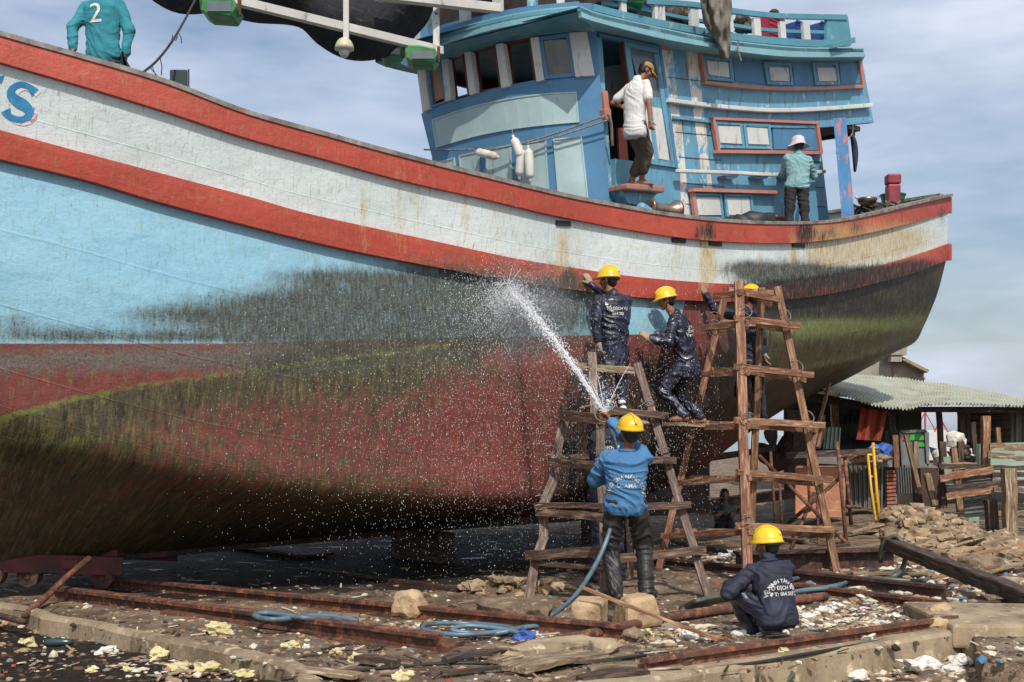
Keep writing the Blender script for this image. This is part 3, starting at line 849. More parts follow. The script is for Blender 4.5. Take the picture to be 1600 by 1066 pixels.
a = ring(FRONT, [(x, y + 2) for x, y in ftopF], .42, 18) + ring(SIDE, [(x, y + 2) for x, y in ftopS], .42, 24)
far = []
for p in a:
    q = p + (cl - ca) * 1.12 if p.y > 15.9 and p.x > 1 else p + (cl - ca) * max(.02, (p - V((-1.6, 17.2, 0))).dot((ca - cl).normalized()) / (ca - cl).length)
    q.z = p.z; far.append(q)
mb.slab([a, far], [[p - V((0, 0, .05)) for p in a], [p - V((0, 0, .05)) for p in far]])
fin(mb, 'roof_deck', M['rail_teal'], wh)
# front face: pale panels with raised frames
def panel_front(top, bot):
    def f(mb):
        patch(mb, FRONT, top, bot, .012, .02, 12, 1)
        # moulding round the edge
        for e0, e1 in ((top, [(x, y + 2.2) for x, y in top]), ([(x, y - 2.2) for x, y in bot], bot)):
            patch(mb, FRONT, e0, e1, .022, .03, 12, 1)
        for (a, b) in ((top[0], bot[0]), (top[-1], bot[-1])):
            sx = 2.2 if a is top[0] else -2.2
            patch(mb, FRONT, sorted([a, (a[0] + sx, a[1])]), sorted([b, (b[0] + sx, b[1])]), .022, .03, 1, 3)
    sub('wall_panel', M['wh_pale'], f)
panel_front([(674, 187), (730, 168), (790, 154), (850, 146), (901, 143)], [(681, 231), (740, 214), (795, 203), (850, 196), (905, 191)])
for t, b in (([(684, 253), (709, 246)], [(694, 330), (718, 330)]), ([(716, 243), (747, 236)], [(724, 335), (754, 335)]), ([(757, 234), (797, 226)], [(764, 340), (803, 340)]),
             ([(809, 224), (853, 218)], [(815, 345), (860, 345)]), ([(864, 217), (909, 213)], [(875, 350), (924, 350)])):
    panel_front(t, b)
# window posts and the windows between them
for t, b in (([(651, 110), (663, 105)], [(660, 176), (671, 170)]), ([(689, 93), (698, 91)], [(696, 159), (705, 155)]), ([(725, 82), (734, 80)], [(733, 149), (743, 145)]),
             ([(774, 70), (785, 67)], [(783, 138), (795, 134)]), ([(828, 59), (841, 57)], [(838, 128), (850, 125)]), ([(889, 51), (917, 49)], [(899, 120), (929, 118)])):
    sub('window_post', M['wh_white'], lambda mb: patch(mb, FRONT, t, b, .05, .1, 2, 3), bevel=.006)
def wframe(t, b, w, S=FRONT, off=.02, th=.06):
    def f(mb):
        (x0, y0), (x1, y1) = t; (u0, v0), (u1, v1) = b
        patch(mb, S, t, [(x0, y0 + w), (x1, y1 + w)], off, th, 2, 1); patch(mb, S, [(u0, v0 - w), (u1, v1 - w)], b, off, th, 2, 1)
        patch(mb, S, [(x0, y0 + w), (x0 + w, y0 + w)], [(u0, v0 - w), (u0 + w, v0 - w)], off, th, 1, 3)
        patch(mb, S, [(x1 - w, y1 + w), (x1, y1 + w)], [(u1 - w, v1 - w), (u1, v1 - w)], off, th, 1, 3)
    return f
sub('window_frame', M['wh_blue'], wframe([(667, 103), (689, 94)], [(673, 169), (697, 160)], 3.5))
sub('window_pane', mat('faded_board', c(176, 132, 104), .8), lambda mb: patch(mb, FRONT, [(671, 108), (687, 101)], [(677, 160), (693, 154)], -.02, .01, 1, 1))
for t, b in (([(698, 91), (725, 82)], [(705, 157), (733, 149)]), ([(736, 79), (774, 70)], [(744, 146), (783, 138)]), ([(786, 67), (828, 59)], [(795, 135), (838, 128)])):
    sub('window_frame', M['wh_brown'], wframe(t, b, 3, off=-.03, th=.08))
    sub('window_frame', M['wh_brown'], lambda mb: patch(mb, FRONT, [(t[0][0] + 5, t[0][1]), (t[0][0] + 8, t[0][1] - 1)], [(b[0][0] + 5, b[0][1]), (b[0][0] + 8, b[0][1] - 1)], -.1, .04, 1, 2))
sub('window_frame', M['wh_blue'], wframe([(842, 58), (890, 51)], [(851, 124), (899, 119)], 6, off=.03))
sub('window_pane', M['glass'], lambda mb: patch(mb, FRONT, [(847, 64), (886, 57)], [(856, 118), (894, 113)], .0, .01, 2, 1), label='dark grimy glass pane')
# side: sliding door, threshold, handle board
sub('door', M['wh_blue2'], wframe([(976, 64), (1030, 76)], [(1002, 254), (1057, 262)], 8, SIDE, .04, .05))
door = [o for o in wh.children if o.name.startswith('door')][-1]
sub('door_panel', M['wh_blue2'], lambda mb: patch(mb, SIDE, [(995, 150), (1040, 153)], [(1006, 250), (1052, 258)], .02, .03, 3, 2))
sub('door_glass', M['glass_lite'], lambda mb: patch(mb, SIDE, [(983, 72), (1024, 81)], [(1003, 149), (1034, 153)], .015, .02, 3, 2))
for t, b in (([(1019, 167), (1034, 170)], [(1030, 248), (1046, 251)]), ([(998, 163), (1012, 166)], [(1007, 247), (1022, 249)])):
    sub('door_panel', M['wh_white'], lambda mb: patch(mb, SIDE, t, b, .032, .02, 1, 1), label='white painted door panel')
sub('door_frame', M['wh_brown'], lambda mb: patch(mb, SIDE, [(973, 64), (977, 65)], [(986, 160), (990, 161)], .03, .08, 1, 3))
sub('door_frame', M['wh_blue'], lambda mb: patch(mb, SIDE, [(1030, 74), (1034, 75)], [(1056, 262), (1060, 263)], .05, .09, 1, 3))
sub('door_frame', M['wh_blue'], lambda mb: bar(mb, SIDE, (937, 52), (1032, 72), 5, .05, .08))
sub('grab_board', M['wh_pink'], lambda mb: (patch(mb, SIDE, [(942, 142), (950, 142)], [(948, 186), (955, 186)], .09, .07, 1, 1), patch(mb, SIDE, [(944, 170), (955, 170)], [(947, 186), (956, 190)], .12, .08, 1, 1)), bevel=.01)
sub('inner_door', mat('varnished_board', c(150, 62, 34), .4), lambda mb: patch(mb, SIDE, [(966, 200), (978, 200)], [(968, 249), (982, 252)], -.06, .03, 1, 1))
sub('notice', M['wh_white'], lambda mb: patch(mb, SIDE, [(945, 105), (973, 100)], [(953, 160), (982, 155)], -.7, .02, 1, 1))
# planked painted stripes, white and pink
for t, b in (([(1031, 67), (1049, 69)], [(1048, 186), (1063, 188)]), ([(1070, 74), (1089, 77)], [(1085, 186), (1101, 188)]), ([(1049, 190), (1065, 191)], [(1063, 342), (1078, 342)]), ([(1086, 192), (1102, 193)], [(1105, 342), (1118, 342)])):
    sub('painted_stripe', M['wh_stripe'], lambda mb: patch(mb, SIDE, t, b, .004 if t[0][1] < 150 else -.016, .006, 1, 4))
sub('painted_stripe', M['wh_pink'], lambda mb: patch(mb, SIDE, [(1031, 62), (1049, 64)], [(1032, 77), (1050, 80)], .008, .006, 1, 1))
for yl, yr in ((120, 128), (206, 212), (245, 250), (285, 292), (318, 326)):
    x0 = 1034 + (yl - 60) * .145
    sub('plank_seam', M['wh_brown'] if False else M['darkwood'], lambda mb: bar(mb, SIDE, (x0, yl), (x0 + 66, yr), 1.0, .007 if yl < 190 else -.012, .006))
for yl in (212, 252, 292, 322):
    sub('plank_seam', M['darkwood'], lambda mb: bar(mb, SIDE, (1289 - (300 - yl) * .1 - 14, yl), (1289 - (300 - yl) * .1, yl + 1), 1.0, -.012, .006))
# long white rails
sub('side_rail', M['wh_white'], lambda mb: bar(mb, SIDE, [(1046, 153), (1100, 160), (1160, 166), (1210, 169), (1280, 167), (1364, 161)], None, 6.5, .1, .09), bevel=.01)
sub('side_rail', M['wh_white'], lambda mb: bar(mb, SIDE, [(1061, 264), (1149, 267), (1217, 270), (1291, 265)], None, 5.5, .16, .07), bevel=.01)
for x in (1140, 1188, 1232):
    sub('rail_bracket', M['wh_blue2'], lambda mb: patch(mb, SIDE, [(x - 8, 274), (x + 15, 274)], [(x - 4, 279), (x + 10, 279)], .12, .13, 1, 1))
sub('tier_edge', M['wh_blue2'], lambda mb: bar(mb, SIDE, [(1052, 181), (1120, 189), (1200, 195), (1280, 195), (1365, 187)], None, 4, .03, .06))
# pink framed window bands
def pink_frame(top, bot, w=3.6):
    def f(mb):
        bar(mb, SIDE, top, None, w, .06, .06) if len(top) > 2 else bar(mb, SIDE, top[0], top[1], w, .06, .06)
        bb = [(x, y - w) for x, y in bot]
        bar(mb, SIDE, bb, None, w + 1, .08, .08) if len(bot) > 2 else bar(mb, SIDE, bb[0], bb[1], w + 1, .08, .08)
        for a, b, q in ((top[0], bot[0], 0), (top[-1], bot[-1], -w)):
            patch(mb, SIDE, [(a[0] + q, a[1] + w), (a[0] + q + w, a[1] + w)], [(b[0] + q, b[1] - w), (b[0] + q + w, b[1] - w)], .055, .055, 1, 1)
    sub('window_trim', M['wh_pink'], f)
pink_frame([(1094, 77), (1200, 88), (1346, 91)], [(1102, 130), (1180, 138), (1260, 140), (1352, 136)])
pink_frame([(1114, 183), (1280, 190)], [(1122, 238), (1286, 240)], 4)
sub('window_trim', M['wh_pink'], lambda mb: (bar(mb, SIDE, (1084, 294), (1221, 298), 5, .1, .1), patch(mb, SIDE, [(1081, 297), (1086, 297)], [(1087, 345), (1092, 345)], .05, .05, 1, 1)))
def shutter(t, b, w):
    sh = sub('shutter', M['wh_blue2'], lambda mb: (patch(mb, SIDE, t, b, .012, .03, 2, 1), wframe(t, b, w, SIDE, .035, .03)(mb)))
    ins = lambda q, k, s_: (q[0] + k * w, q[1] + s_ * w)
    return sh
def pane(t, b):
    sub('shutter_panel', M['wh_white'], lambda mb: patch(mb, SIDE, t, b, .03, .03, 1, 1), label='white painted shutter panel')
for t, b, pt, pb in (([(1098, 88), (1143, 92)], [(1103, 124), (1146, 128)], [(1104, 95), (1138, 98)], [(1108, 117), (1140, 121)]),
                     ([(1194, 97), (1236, 99)], [(1199, 132), (1240, 133)], [(1202, 105), (1232, 106)], [(1205, 126), (1234, 127)]),
                     ([(1270, 98), (1309, 98)], [(1274, 133), (1313, 132)], [(1277, 106), (1305, 106)], [(1280, 127), (1308, 127)]),
                     ([(1117, 190), (1160, 192)], [(1123, 231), (1164, 232)], [(1122, 197), (1157, 198)], [(1125, 223), (1160, 225)]),
                     ([(1162, 192), (1204, 194)], [(1166, 232), (1207, 233)], [(1167, 199), (1199, 201)], [(1170, 225), (1202, 226)]),
                     ([(1084, 302), (1128, 303)], [(1089, 344), (1132, 344)], [(1087, 309), (1124, 309)], [(1090, 336), (1128, 336)]),
                     ([(1132, 303), (1176, 304)], [(1136, 344), (1179, 344)], [(1136, 310), (1171, 311)], [(1139, 336), (1173, 336)])):
    shutter(t, b, 3.5); pane(pt, pb)
for t, b in (([(1146, 93), (1190, 97)], [(1149, 127), (1195, 132)]), ([(1238, 99), (1268, 99)], [(1242, 133), (1272, 133)]), ([(1311, 98), (1341, 97)], [(1315, 132), (1346, 130)]), ([(1207, 195), (1276, 197)], [(1210, 233), (1281, 235)])):
    sub('window_board', M['wh_blue'], lambda mb: patch(mb, SIDE, t, b, .012, .02, 3, 1))
# step outside the door, scoop, drum
def step(mb):
    patch(mb, SIDE, [(980, 286), (1040, 291)], [(981, 296), (1039, 301)], .34, .33, 6, 1)
sub('door_step', paint('worn_pink_step', c(168, 124, 108), c(120, 100, 88), amt=-.1), step, bevel=.02)
sub('step_bracket', M['wh_blue2'], lambda mb: patch(mb, SIDE, [(968, 296), (1028, 300)], [(982, 318), (1012, 322)], .2, .19, 2, 1))
# upper deck rails
mb = MB()
for pts, w, off in (([(925, -14), (1000, -3), (1077, 2), (1149, 13), (1211, 20), (1324, 23)], 8, .22), ([(928, 6), (1000, 24), (1080, 40), (1149, 52), (1267, 62), (1330, 61)], 11, .24),
                    ([(945, 2), (1010, 13), (1080, 27), (1149, 37), (1211, 45), (1310, 48)], 5, .16)):
    patch(mb, SIDE, pts, [(x, y + w) for x, y in pts], off, .06, 24, 1)
patch(mb, SIDE, [(1292, 26), (1325, 26)], [(1292, 70), (1331, 68)], .2, .05, 2, 1)
patch(mb, SIDE, [(1302, 68), (1336, 58)], [(1302, 75), (1337, 67)], .5, .3, 2, 1)
fin(mb, 'roof_railing', M['rail_teal'], wh)
for x0, x1, y0, y1 in ((970, 978, -6, 24), (1022, 1038, -2, 31), (1079, 1091, 12, 42), (1140, 1145, 18, 50), (1178, 1188, 28, 55), (1219, 1227, 33, 60), (1255, 1265, 35, 62)):
    sub('railing_post', M['wh_white'], lambda mb: patch(mb, SIDE, [(x0, y0), (x1, y0 + 1)], [(x0 + 2, y1), (x1 + 2, y1 + 1)], .2, .05, 1, 1))
# dim superstructure behind the front of the roof
for x0, x1, y0, y1, m_ in ((640, 656, 20, 80, 'wh_white'), (655, 672, 18, 70, 'wh_blue2'), (716, 728, -20, 40, 'wh_white'), (768, 780, -30, 25, 'wh_white'), (822, 836, -30, 16, 'wh_blue2'), (868, 880, -30, 10, 'wh_white')):
    sub('railing_post', M[m_], lambda mb: patch(mb, FRONT, [(x0, y0), (x1, y0 - 3)], [(x0 + 2, y1), (x1 + 2, y1 - 3)], .2, .08, 1, 1))
sub('roof_cabin', M['inside'], lambda mb: patch(mb, FRONT, [(668, -60), (760, -60), (906, -60)], [(672, 60), (770, 26), (900, 8)], -.1, .1, 10, 1))
sub('roof_coaming', M['wh_blue'], lambda mb: patch(mb, FRONT, [(640, 70), (690, 45), (800, 14), (905, 2)], [(640, 84), (690, 58), (800, 26), (906, 12)], .25, .05, 12, 1))

# ------------------------------------------------------------ things on the boat
bp = MB()
bp.loft([[SIDE.hit(x + dx, y, .55) + V((0, d, 0)) for dx, d in ((0, 0), (18, -.05), (26, .2), (9, .3))] for x, y in ((1302, 185), (1316, 350))])
M['post'] = paint('peeling_blue_post', c(86, 142, 190), c(200, 124, 112), amt=-.07)
fin(bp, 'roof_post', M['post'], boat, label='blue post with peeling pink paint at the stern')
def sp(x, y, Y): return P(x, y, Y)
bY = 20.6
mb = MB()
a0, a1 = P(1395, 322, bY), P(1395, 289, bY)
mb.box((a0 + a1) / 2, .22, .2, (a1 - a0).z); mb.box(P(1395, 281, bY), .235, .22, .17)
bol = fin(mb, 'bollard', mat('dark_red_paint', c(150, 46, 58), .5, [(c(110, 34, 44), 0, 5, .1, S1)]), boat, bevel=.03)
mb = MB(); mb.tube([P(1383 + 24 * t, 316 + (4 if 0 < t < 1 else 0) - 4 * abs(t - .5), bY - .14) for t in (0, .25, .5, .75, 1)], .012)
tag_ = fin(mb, 'mooring_rope', M['rope'], boat)
# awning boom with lamps
M['net'] = mat('black_shade_net', c(42, 42, 46), .95, [(c(24, 24, 27), 0, 3, .15, S1), (c(70, 70, 74), -.16, 4, .08, (1, 1, 4))], bump=(9, .8, .05))
BY = 14.2
def boomY(x): return lerp(13.2, 15.1, (x - 240) / 450)
mb = MB()
edge = [(225, -30), (237, 0), (275, 17), (328, 17), (390, 31), (462, 39), (500, 72), (540, 90), (584, 89), (625, 72), (647, 50), (664, 30), (678, 0), (735, -60), (800, -120)]
fr, bk = [], []
for i in range(61):
    t = i / 60; x, y = plerp(edge, t); cf, cbk = [], []
    for k in range(11):
        q = k / 10
        yy = lerp(y, -150, q); xx = lerp(x, lerp(x, 560, .15), q)
        Y = boomY(xx) + .25 * noise.noise(V((xx / 60, yy / 70, 0))) + .35 * math.sin(math.pi * min(q * 1.6, 1)) * -1
        cf.append(P(xx, yy, Y)); cbk.append(P(xx, yy, Y) + V((.03, .10 + .5 * math.sin(math.pi * min(q * 1.2, 1)), 0)))
    fr.append(cf); bk.append(cbk)
mb.slab(fr, bk)
fin(mb, 'shade_net', M['net'], None, smooth=True, label='black rolled shade net hanging over the foredeck', cat='awning')
M['boom'] = paint('white_boom_paint', c(200, 198, 190), c(150, 90, 60), amt=-.2, damt=-.15)
frame = thing('awning_frame', 'white painted steel awning frame in front of the wheelhouse', 'awning frame', P(684, 80, 15.0))
mb = MB(); mb.beam(P(330, -8, boomY(330) - .75), P(690, 80, boomY(690) - .5), .09, .09)
fin(mb, 'boom', M['boom'], frame)
mb = MB(); mb.beam(P(682, -60, 14.7), P(682, 90, 14.62), .075, .075)
fin(mb, 'post', M['boom'], frame)
mb = MB(); mb.beam(P(541, -60, boomY(541) - .75), P(541, 66, boomY(541) - .72), .06, .06)
fin(mb, 'post', M['boom'], frame)
mb = MB(); mb.beam(P(590, -8, 14.0), P(780, 14, 15.0), .12, .1)
fin(mb, 'boom', M['boom'], frame)
mb = MB()
pth = [P(682 + 5 * math.cos(k * 1.1), lerp(-50, 82, k / 50), 14.66 + .05 * math.sin(k * 1.1)) for k in range(51)]
mb.tube(pth, .008, 5)
fin(mb, 'cable', M['black'], frame)
# dome lamp under the boom
lp = thing('deck_lamp', 'cream dome deck lamp hanging below the white boom', 'lamp', P(540, 80, boomY(541) - .72))
mb = MB(); cc = P(538, 78, boomY(541) - .72)
mb.ell(cc, .11, .11, .14, cut=math.pi / 2, m=6)
fin(mb, 'lamp_shade', mat('cream_enamel', c(196, 190, 158), .4), lp, smooth=True)
mb = MB(); mb.ell(cc - V((0, 0, .02)), .06, .06, .07)
fin(mb, 'bulb', mat('frosted_bulb', c(190, 196, 186), .2), lp, smooth=True)
mb = MB(); mb.tube([P(540, 62, boomY(541) - .72), P(540, 70, boomY(541) - .72)], .035)
fin(mb, 'lamp_neck', M['boom'], lp)
# green box lamps
M['green'] = mat('green_lamp_paint', c(54, 132, 66), .4, [(c(34, 90, 48), -.04, 4, .1, S1)], bump=None)
def glamp(x, y, w, h, Y, lab, tilt=0):
    r = thing('floodlight', lab, 'floodlight', P(x, y, Y), 'green floodlights along the awning frame')
    mb = MB(); s = Y / FPX
    hw, hh = w * s / 2, h * s / 2
    cc = P(x, y, Y)
    sec = [(-1, .2), (-.8, .9), (-.1, 1), (.8, .75), (1, 0), (.7, -.9), (-.6, -1), (-.95, -.7)]
    mb.loft([[cc + V((a * hw, d, b * hh + a * hw * tilt)) for a, b in sec] for d in (-.16, -.05, .1, .2)])
    fin(mb, 'lamp_housing', M['green'], r, bevel=.015)
    mb = MB(); mb.box(cc + V((hw * .1, -.17, -hh * .25)), hw * 1.3, .02, hh * .9)
    fin(mb, 'lamp_lens', M['glass_lite'], r)
    mb = MB(); mb.beam(cc + V((hw * .95, 0, -hh * .6)), cc + V((hw * .98, 0, hh * 1.3)), .035, .035)
    fin(mb, 'bracket', M['rust'], r)
glamp(346, 15, 58, 34, boomY(346) - .8, 'green floodlight nearest the bow on the white boom', -.12)
glamp(660, 90, 52, 26, 14.4, 'green floodlight tied at the end of the white boom', -.08)
glamp(614, 84, 34, 22, 15.0, 'small green floodlight behind the boom end', .35)
glamp(985, -2, 50, 26, 15.9, 'green floodlight on the roof edge above the cabin door', -.1)
mb = MB()
mb.loft([[FRONT.hit(x, y, o) for x, y in ((610, 92), (632, 70), (652, 84), (668, 108), (640, 106))] for o in (.35, .6)])
fin(mb, 'vent_hood', M['wh_blue2'], boat)
# ropes: bow stay and the line along the front of the wheelhouse with floats
def rope_thing(name, label, pts, r, m='rope', cat='rope', group=None, n=30):
    mb = MB()
    P_ = []
    if len(pts) > 2:
        L = len(pts) - 1
        fx = [[(i, p[k]) for i, p in enumerate(pts)] for k in range(3)]
        P_ = [V([interp(f, L * j / n) for f in fx]) for j in range(n + 1)]
    else: P_ = pts
    mb.tube(P_, r, 7)
    return fin(mb, name, M[m], None, smooth=True, label=label, cat=cat, group=group)
st = rope_thing('stay_rope', 'frayed dark stay rope from the awning down to the bow rail', [P(313, -20, 12.6), P(300, 10, 12.4), P(272, 60, 12.1), (P(245, 95, 11.7)), P(216, 119, 11.4)], .012, 'black')
mb = MB()
for a, b in (((278, 50), (284, 68)), ((276, 52), (274, 64)), ((250, 90), (252, 118)), ((238, 104), (243, 128)), ((235, 106), (252, 132)), ((217, 118), (226, 113)), ((217, 117), (224, 119)), ((270, 55), (262, 74))):
    mb.tube([P(a[0], a[1], 11.9), P((a[0] + b[0]) / 2 + 2, (a[1] + b[1]) / 2, 11.88), P(b[0], b[1], 11.9)], .005, 5)
fin(mb, 'frayed_strands', M['black'], st)
rope_thing('front_line', 'thin grey line strung across the wheelhouse front', [FRONT.hit(663, 234, .1), FRONT.hit(720, 234, .12), FRONT.hit(790, 230, .12), FRONT.hit(860, 211, .1), SIDE.hit(949, 180, .2)], .012)
rope_thing('front_line', 'second thin line tied to the red grab board by the door', [FRONT.hit(820, 226, .12), FRONT.hit(870, 214, .12), SIDE.hit(949, 188, .2)], .010)
rope_thing('hanging_rope', 'pale strap hanging down from the red grab board', [SIDE.hit(951, 178, .22), SIDE.hit(955, 195, .2), SIDE.hit(957, 228, .14)], .02)
M['float'] = mat('white_float_plastic', c(218, 214, 206), .5, [(c(176, 166, 150), -.06, 5, .1, S1)], bump=None)
def flt(a, b, r, lab):
    mb = MB(); d = (b - a).normalized()
    mb.cap(a, b, r, r, 14, 5); mb.cap(b, b + d * r * 1.4, r * .4, r * .35, 10, 3); mb.cap(a, a - d * r * 1.4, r * .4, r * .35, 10, 3)
    o = fin(mb, 'net_float', M['float'], None, smooth=True, label=lab, cat='float', group='white net floats on the wheelhouse front')
    mb = MB(); mb.tube([a - d * r * 1.9 + V((0, 0, .06)), a - d * r * 1.2], .008); fin(mb, 'cord', M['rope'], o)
flt(FRONT.hit(749, 238, .2), FRONT.hit(772, 244, .2), .055, 'white float lying slantwise on the line, left of the others')
flt(FRONT.hit(805, 222, .22), FRONT.hit(812, 240, .22), .058, 'white float hung highest in the cluster of three')
flt(FRONT.hit(814, 240, .2), FRONT.hit(812, 268, .2), .06, 'white float in the middle of the hanging cluster')
flt(FRONT.hit(826, 240, .2), FRONT.hit(828, 272, .2), .06, 'white float on the right of the hanging cluster')
# grey trousers drying on the roof rail
def cloth_strip(name, label, left, right, S, off, m, n=16, mm=7, cat='clothing', amp=.05, th=.05):
    fr, bk = [], []
    for i in range(n + 1):
        t = i / n; xl, yl = plerp(left, t); xr, yr = plerp(right, t); a, b = [], []
        for k in range(mm + 1):
            q = k / mm
            x, y = lerp(xl, xr, q), lerp(yl, yr, q)
            o = off + amp * noise.noise(V((x / 7, y / 26, 1))) + amp * .7 * math.sin(q * math.pi)
            p = S.hit(x, y, o) if S else P(x, y, off - amp * noise.noise(V((x / 7, y / 26, 1))) - amp * .7 * math.sin(q * math.pi))
            a.append(p); b.append(p + V((0, th, 0)))
        fr.append(a); bk.append(b)
    mb = MB(); mb.slab(fr, bk)
    return fin(mb, name, m, None, smooth=True, label=label, cat=cat)
M['greycloth'] = mat('grey_work_cloth', c(128, 124, 112), .95, [(c(84, 80, 72), -.02, 4, .15, (1, 1, .3))], bump=(14, .8, .03, (1, 1, .3)))
M['navycloth'] = mat('dark_hanging_cloth', c(44, 46, 62), .95, bump=(14, .8, .03, (1, 1, .3)))
cloth_strip('drying_trousers', 'grey trousers hanging over the roof railing', [(1094, -10), (1097, 14), (1101, 36), (1112, 52), (1120, 66), (1127, 92)], [(1142, -10), (1144, 14), (1141, 40), (1142, 66), (1139, 92)], SIDE, .5, M['greycloth'], n=30, mm=14, amp=.13)
rope_thing('hanging_rope', 'short pale rope end dangling beside the grey trousers', [SIDE.hit(1154, 62, .5), SIDE.hit(1153, 78, .5), SIDE.hit(1158, 96, .5)], .014)
cloth_strip('hanging_jacket', 'navy jacket hanging from the stern post by a cord', [(1329, 210), (1331, 225), (1333, 245), (1335, 268)], [(1333, 208), (1339, 222), (1341, 245), (1338, 268)], None, 19.3, M['navycloth'], amp=.06)
rope_thing('hanging_rope', 'thin cord tied from the roof to the blue stern post', [P(1333, 195, 19.2), P(1331, 210, 19.2), P(1318, 225, 19.0), P(1306, 240, 18.9)], .008)
# goods on the roof
M['crate_red'] = mat('red_plastic', c(168, 44, 60), .5, bump=None)
M['crate_blue'] = mat('blue_plastic', c(44, 70, 130), .5, bump=None)
def crate(x, y, w, h, m, lab, S=SIDE, off=-.25):
    r = thing('fish_crate', lab, 'crate', S.hit(x, y + h / 2, off), 'plastic fish crates on the wheelhouse roof')
    s = S.hit(x, y, off).y / FPX
    mb = MB(); cc = S.hit(x, y, off); ww, hh = w * s, h * s
    ax = (U, -W, V((0, 0, 1)))
    for d in (-1, 1):
        mb.box(cc + W * .15 * d, ww, .02, hh, ax); mb.box(cc + U * (ww / 2 - .01) * d, .02, .27, hh, ax)
    mb.box(cc - V((0, 0, hh / 2 - .01)), ww - .04, .27, .02, ax)
    fin(mb, 'crate_body', m, r)
    mb = MB()
    for k in range(4): mb.box(cc + W * .165 + V((0, 0, hh * (-.35 + .22 * k))), ww + .02, .012, .018, ax)
    mb.box(cc + W * .165 + V((0, 0, hh * .48)), ww + .04, .03, .03, ax)
    fin(mb, 'crate_ribs', m, r)
crate(1200, 48, 34, 32, M['crate_red'], 'red plastic crate behind the teal roof railing')
crate(1240, 54, 28, 28, M['crate_blue'], 'blue plastic crate behind the railing, just aft of the red one')
crate(1278, 54, 26, 26, M['crate_blue'], 'dark blue crate nearest the stern on the roof', off=-.3)
crate(1000, 16, 44, 26, M['crate_blue'], 'blue slatted crate under the green floodlight on the roof')
M['netgrey'] = mat('heaped_net', c(104, 96, 84), .95, [(c(56, 50, 44), .05, 9, .08, S1), (c(150, 140, 122), -.12, 14, .05, S1)], bump=(30, 1, .03))
for x, y, w, h, lab in ((1060, 24, 40, 34, 'brown net heaped on the roof left of the trousers'), (1165, 40, 40, 26, 'brown net heaped on the roof right of the trousers'), (1205, 18, 50, 12, 'rope coil draped over the top roof rail')):
    mb = MB(); p = SIDE.hit(x, y, -.2); s = p.y / FPX
    for k in range(5): mb.rock(p + U * rnd.uniform(-.35, .35) * w * s + V((0, 0, rnd.uniform(-.2, .2) * h * s)), h * s * .42, (1.3, .9, .8), .6)
    fin(mb, 'net_heap', M['netgrey'], None, smooth=True, label=lab, cat='net')
# deck gear at the foot of the wheelhouse
wd = thing('winch_drum', 'rusty chromed winch drum lying by the cabin step', 'winch drum', SIDE.hit(1035, 338, .35))
mb = MB()
a, b = SIDE.hit(1014, 324, .3), SIDE.hit(1058, 331, .42)
d = (b - a).normalized(); L = (b - a).length
M['chrome'] = mat('worn_metal', c(150, 140, 128), .35, [(c(110, 72, 50), -.04, 6, .1, S1)], metal=.7, bump=(20, .2, .004))
mb.tube([a + d * L * t for t in (0, .06, .08, .2, .4, .6, .78, .9, .93, 1.0)], [.10, .13, .11, .085, .075, .08, .1, .14, .155, .155], 22)
fin(mb, 'drum', M['chrome'], wd, smooth=True)
mb = MB(); mb.tube([b - d * .02, b + d * .015], [.125, .125], 22)
fin(mb, 'drum_mouth', M['black'], wd)
mb = MB(); mb.cap(SIDE.hit(1003, 326, .3), SIDE.hit(1014, 330, .35), .08, .05)
fin(mb, 'drum_bearing', M['wh_blue2'], wd)
mb = MB()
a, b = SIDE.hit(1145, 345, .45), SIDE.hit(1193, 342, .45)
for k in range(4): mb.rock(lerp(a, b, k / 3) + V((0, 0, -.05)), .17, (1.2, 1, .55 + .1 * k), .3)
fin(mb, 'tarpaulin_bundle', M['black'], None, smooth=True, label='black tarpaulin bundle behind the bulwark near the hatted person', cat='bundle')
mb = MB(); p = P(1362, 322, 20.3)
for k in range(9):
    q = p + V((rnd.uniform(-.35, .4), rnd.uniform(-.1, .3), rnd.uniform(-.12, .02)))
    mb.tube([q + V((.12 * math.cos(t), .03 * math.sin(t), .1 * math.sin(t) + .02 * math.cos(3 * t))) for t in [k_ * .7 for k_ in range(9)]], .022, 6)
fin(mb, 'rope_pile', M['netgrey'], None, smooth=True, label='pile of old ropes on the stern deck by the red bollard', cat='rope')
mb = MB(); p = P(1355, 313, 20.2)
mb.tube([p + V((0, 0, -.08)), p + V((0, 0, -.05)), p + V((0, 0, 0)), p + V((0, 0, .03))], [.1, .14, .16, .165], 18)
o = fin(mb, 'cooking_pot', M['chrome'], None, smooth=True, label='dented metal pot sitting on the rope pile at the stern', cat='pot')
mb = MB(); mb.tube([p + V((-.17, 0, .02)), p + V((-.2, 0, .05)), p + V((-.17, 0, .06))], .01); mb.tube([p + V((.17, 0, .02)), p + V((.21, 0, .06)), p + V((.17, 0, .07))], .01)
fin(mb, 'handle', M['chrome'], o)
mb = MB(); p = P(1395, 313, 21.0)
mb.tube([p + V((0, 0, -.1)), p, p + V((0, 0, .08))], [.16, .19, .21], 18)
mb.tube([p + V((0, 0, .075)), p + V((0, 0, .095))], [.225, .225], 18)
fin(mb, 'basin', M['green'], None, smooth=False, label='green plastic basin behind the dark red bollard', cat='basin')
mb = MB(); p = P(279, 128, 12.3)
mb.box(p, .17, .04, .24); mb.beam(p + V((.1, 0, -.16)), p + V((.1, 0, .13)), .02, .02)
fin(mb, 'small_board', mat('dark_green_board', c(34, 56, 56), .6), None, bevel=.01, label='small dark green board standing behind the bow rail', cat='board')
mb = MB()
for k in range(5): mb.rock(SIDE.hit(1200 + 8 * k, 338 + k, .1), .06, (1.5, 1, .5), .3)
